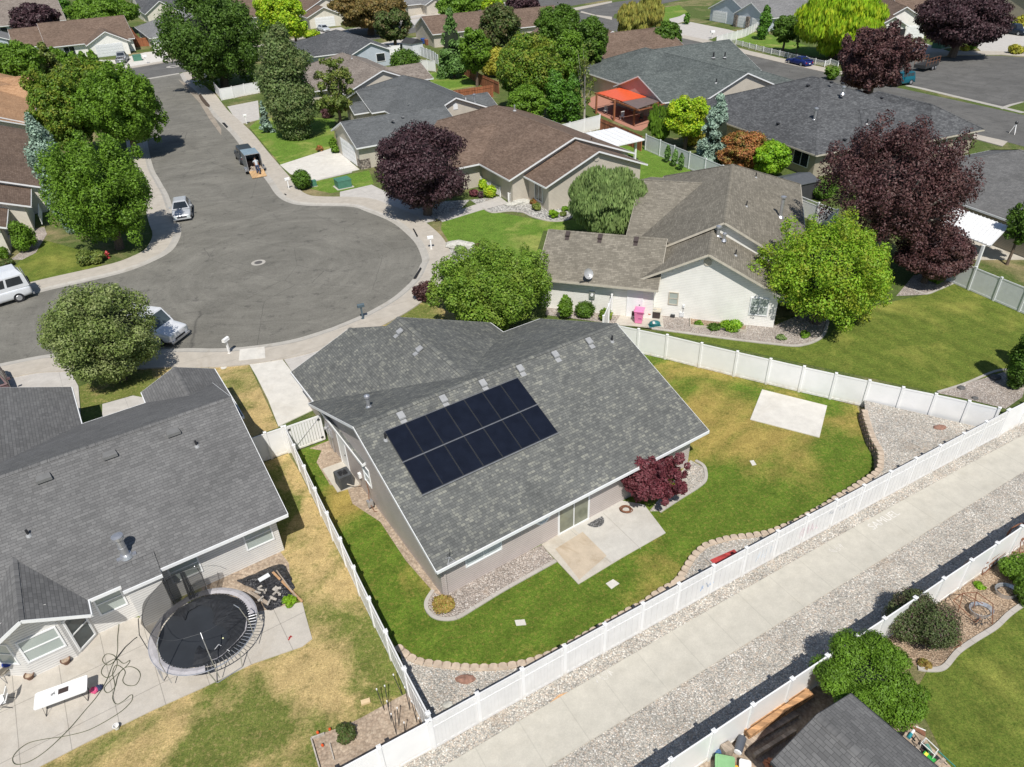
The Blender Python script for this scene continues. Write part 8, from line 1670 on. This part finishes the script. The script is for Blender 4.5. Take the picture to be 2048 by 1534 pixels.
for b_, q in ((.12,-.02),(-.11,-.30)): MB().ell(TP(q+.03, b_, .03), (.13,.06,.05), 10, 6).build('shoe', M['black'], ps, smooth=True)
# distant tripod by the right street
x, y, _ = P('n',1935,1345); t = thing('tripod', 'small white survey tripod standing at the far kerb, right', 'tripod', (x,y,0)); mb = MB()
for k in range(3): a = 2*pi*k/3+.4; mb.bar((x+.4*cos(a), y+.4*sin(a), 0), (x,y,1.2), .06, .06)
mb.build('leg', M['white'], t); MB().ell((x,y,1.3), (.18,.18,.2), 8, 6).build('head', M['dark_metal'], t)
# porch furniture of the brown roofed house
for lab, (bx, by) in (('dark porch chair, left of two, in the shade behind the white rail', (965,1085)), ('dark porch chair, right of two, in the shade behind the white rail', (995,1090))):
    x, y, _ = P('b', bx, by, .2); t = thing('patio_chair', lab, 'chair', (x,y,0)); MB().box((x,y,.42), (.5,.5,.06), .5).build('seat', M['tan_trim'], t); MB().box((x+.1,y+.24,.7), (.5,.05,.5), .5).build('backrest', M['dark_metal'], t); mb = MB()
    for a, b in ((-.2,-.2),(.2,-.2),(.2,.2),(-.2,.2)): MB().box((x+a,y+b,.2), (.04,.04,.4)).build('leg', M['dark_metal'], t)
for lab, (kx, ky) in (('white patio chair under the red pergola, left', (280,870)), ('white patio chair under the red pergola, right', (410,915)), ('dark patio chair at the open end of the pergola', (560,930))):
    x, y, _ = P('k', kx, ky, .4); t = thing('patio_chair', lab, 'chair', (x,y,0)); m_ = M['white'] if 'white' in lab else M['dark_metal']; MB().box((x,y,.42), (.55,.55,.06), .5).build('seat', m_, t); MB().box((x+.1,y+.26,.72), (.55,.05,.55), .5).build('backrest', m_, t)
    for a, b in ((-.2,-.2),(.2,-.2),(.2,.2),(-.2,.2)): MB().box((x+a,y+b,.2), (.04,.04,.4)).build('leg', m_, t)
# ------------------------------------------------------------------ camera, light, sky
cam = bpy.data.cameras.new('camera'); co = bpy.data.objects.new('camera', cam); COL.objects.link(co)
cam.sensor_fit = 'HORIZONTAL'; cam.sensor_width = 36; cam.lens = 36*F/2048; cam.clip_end = 5000; cam.clip_start = .5
co.location = (0, 0, H); R = Matrix((RT, UP, -FW)).transposed(); co.rotation_euler = R.to_euler()
bpy.context.scene.camera = co
SUN_AZ, SUN_EL = radians(95+180), radians(55)     # direction towards the sun, from +x
sd = Vector((cos(SUN_AZ)*cos(SUN_EL), sin(SUN_AZ)*cos(SUN_EL), sin(SUN_EL)))
sl = bpy.data.lights.new('sun', 'SUN'); sl.energy = 4.9; sl.angle = radians(.53); sl.color = (1, .955, .89)
so = bpy.data.objects.new('sun', sl); COL.objects.link(so); so.rotation_euler = sd.to_track_quat('Z', 'Y').to_euler(); so.location = (0,0,60)
w = bpy.data.worlds.new('World'); bpy.context.scene.world = w; w.use_nodes = True; nt = w.node_tree
sky = nt.nodes.new('ShaderNodeTexSky'); sky.sky_type = 'NISHITA'; sky.sun_disc = False; sky.sun_elevation = SUN_EL; sky.sun_rotation = pi/2-SUN_AZ; sky.altitude = 800
bg = nt.nodes['Background']; nt.links.new(sky.outputs[0], bg.inputs[0]); bg.inputs[1].default_value = .09
sc = bpy.context.scene; sc.view_settings.view_transform = 'Standard'; sc.view_settings.look = 'None'; sc.view_settings.exposure = 0
sc.cycles.max_bounces = 6; sc.cycles.transparent_max_bounces = 16; sc.cycles.use_denoising = True
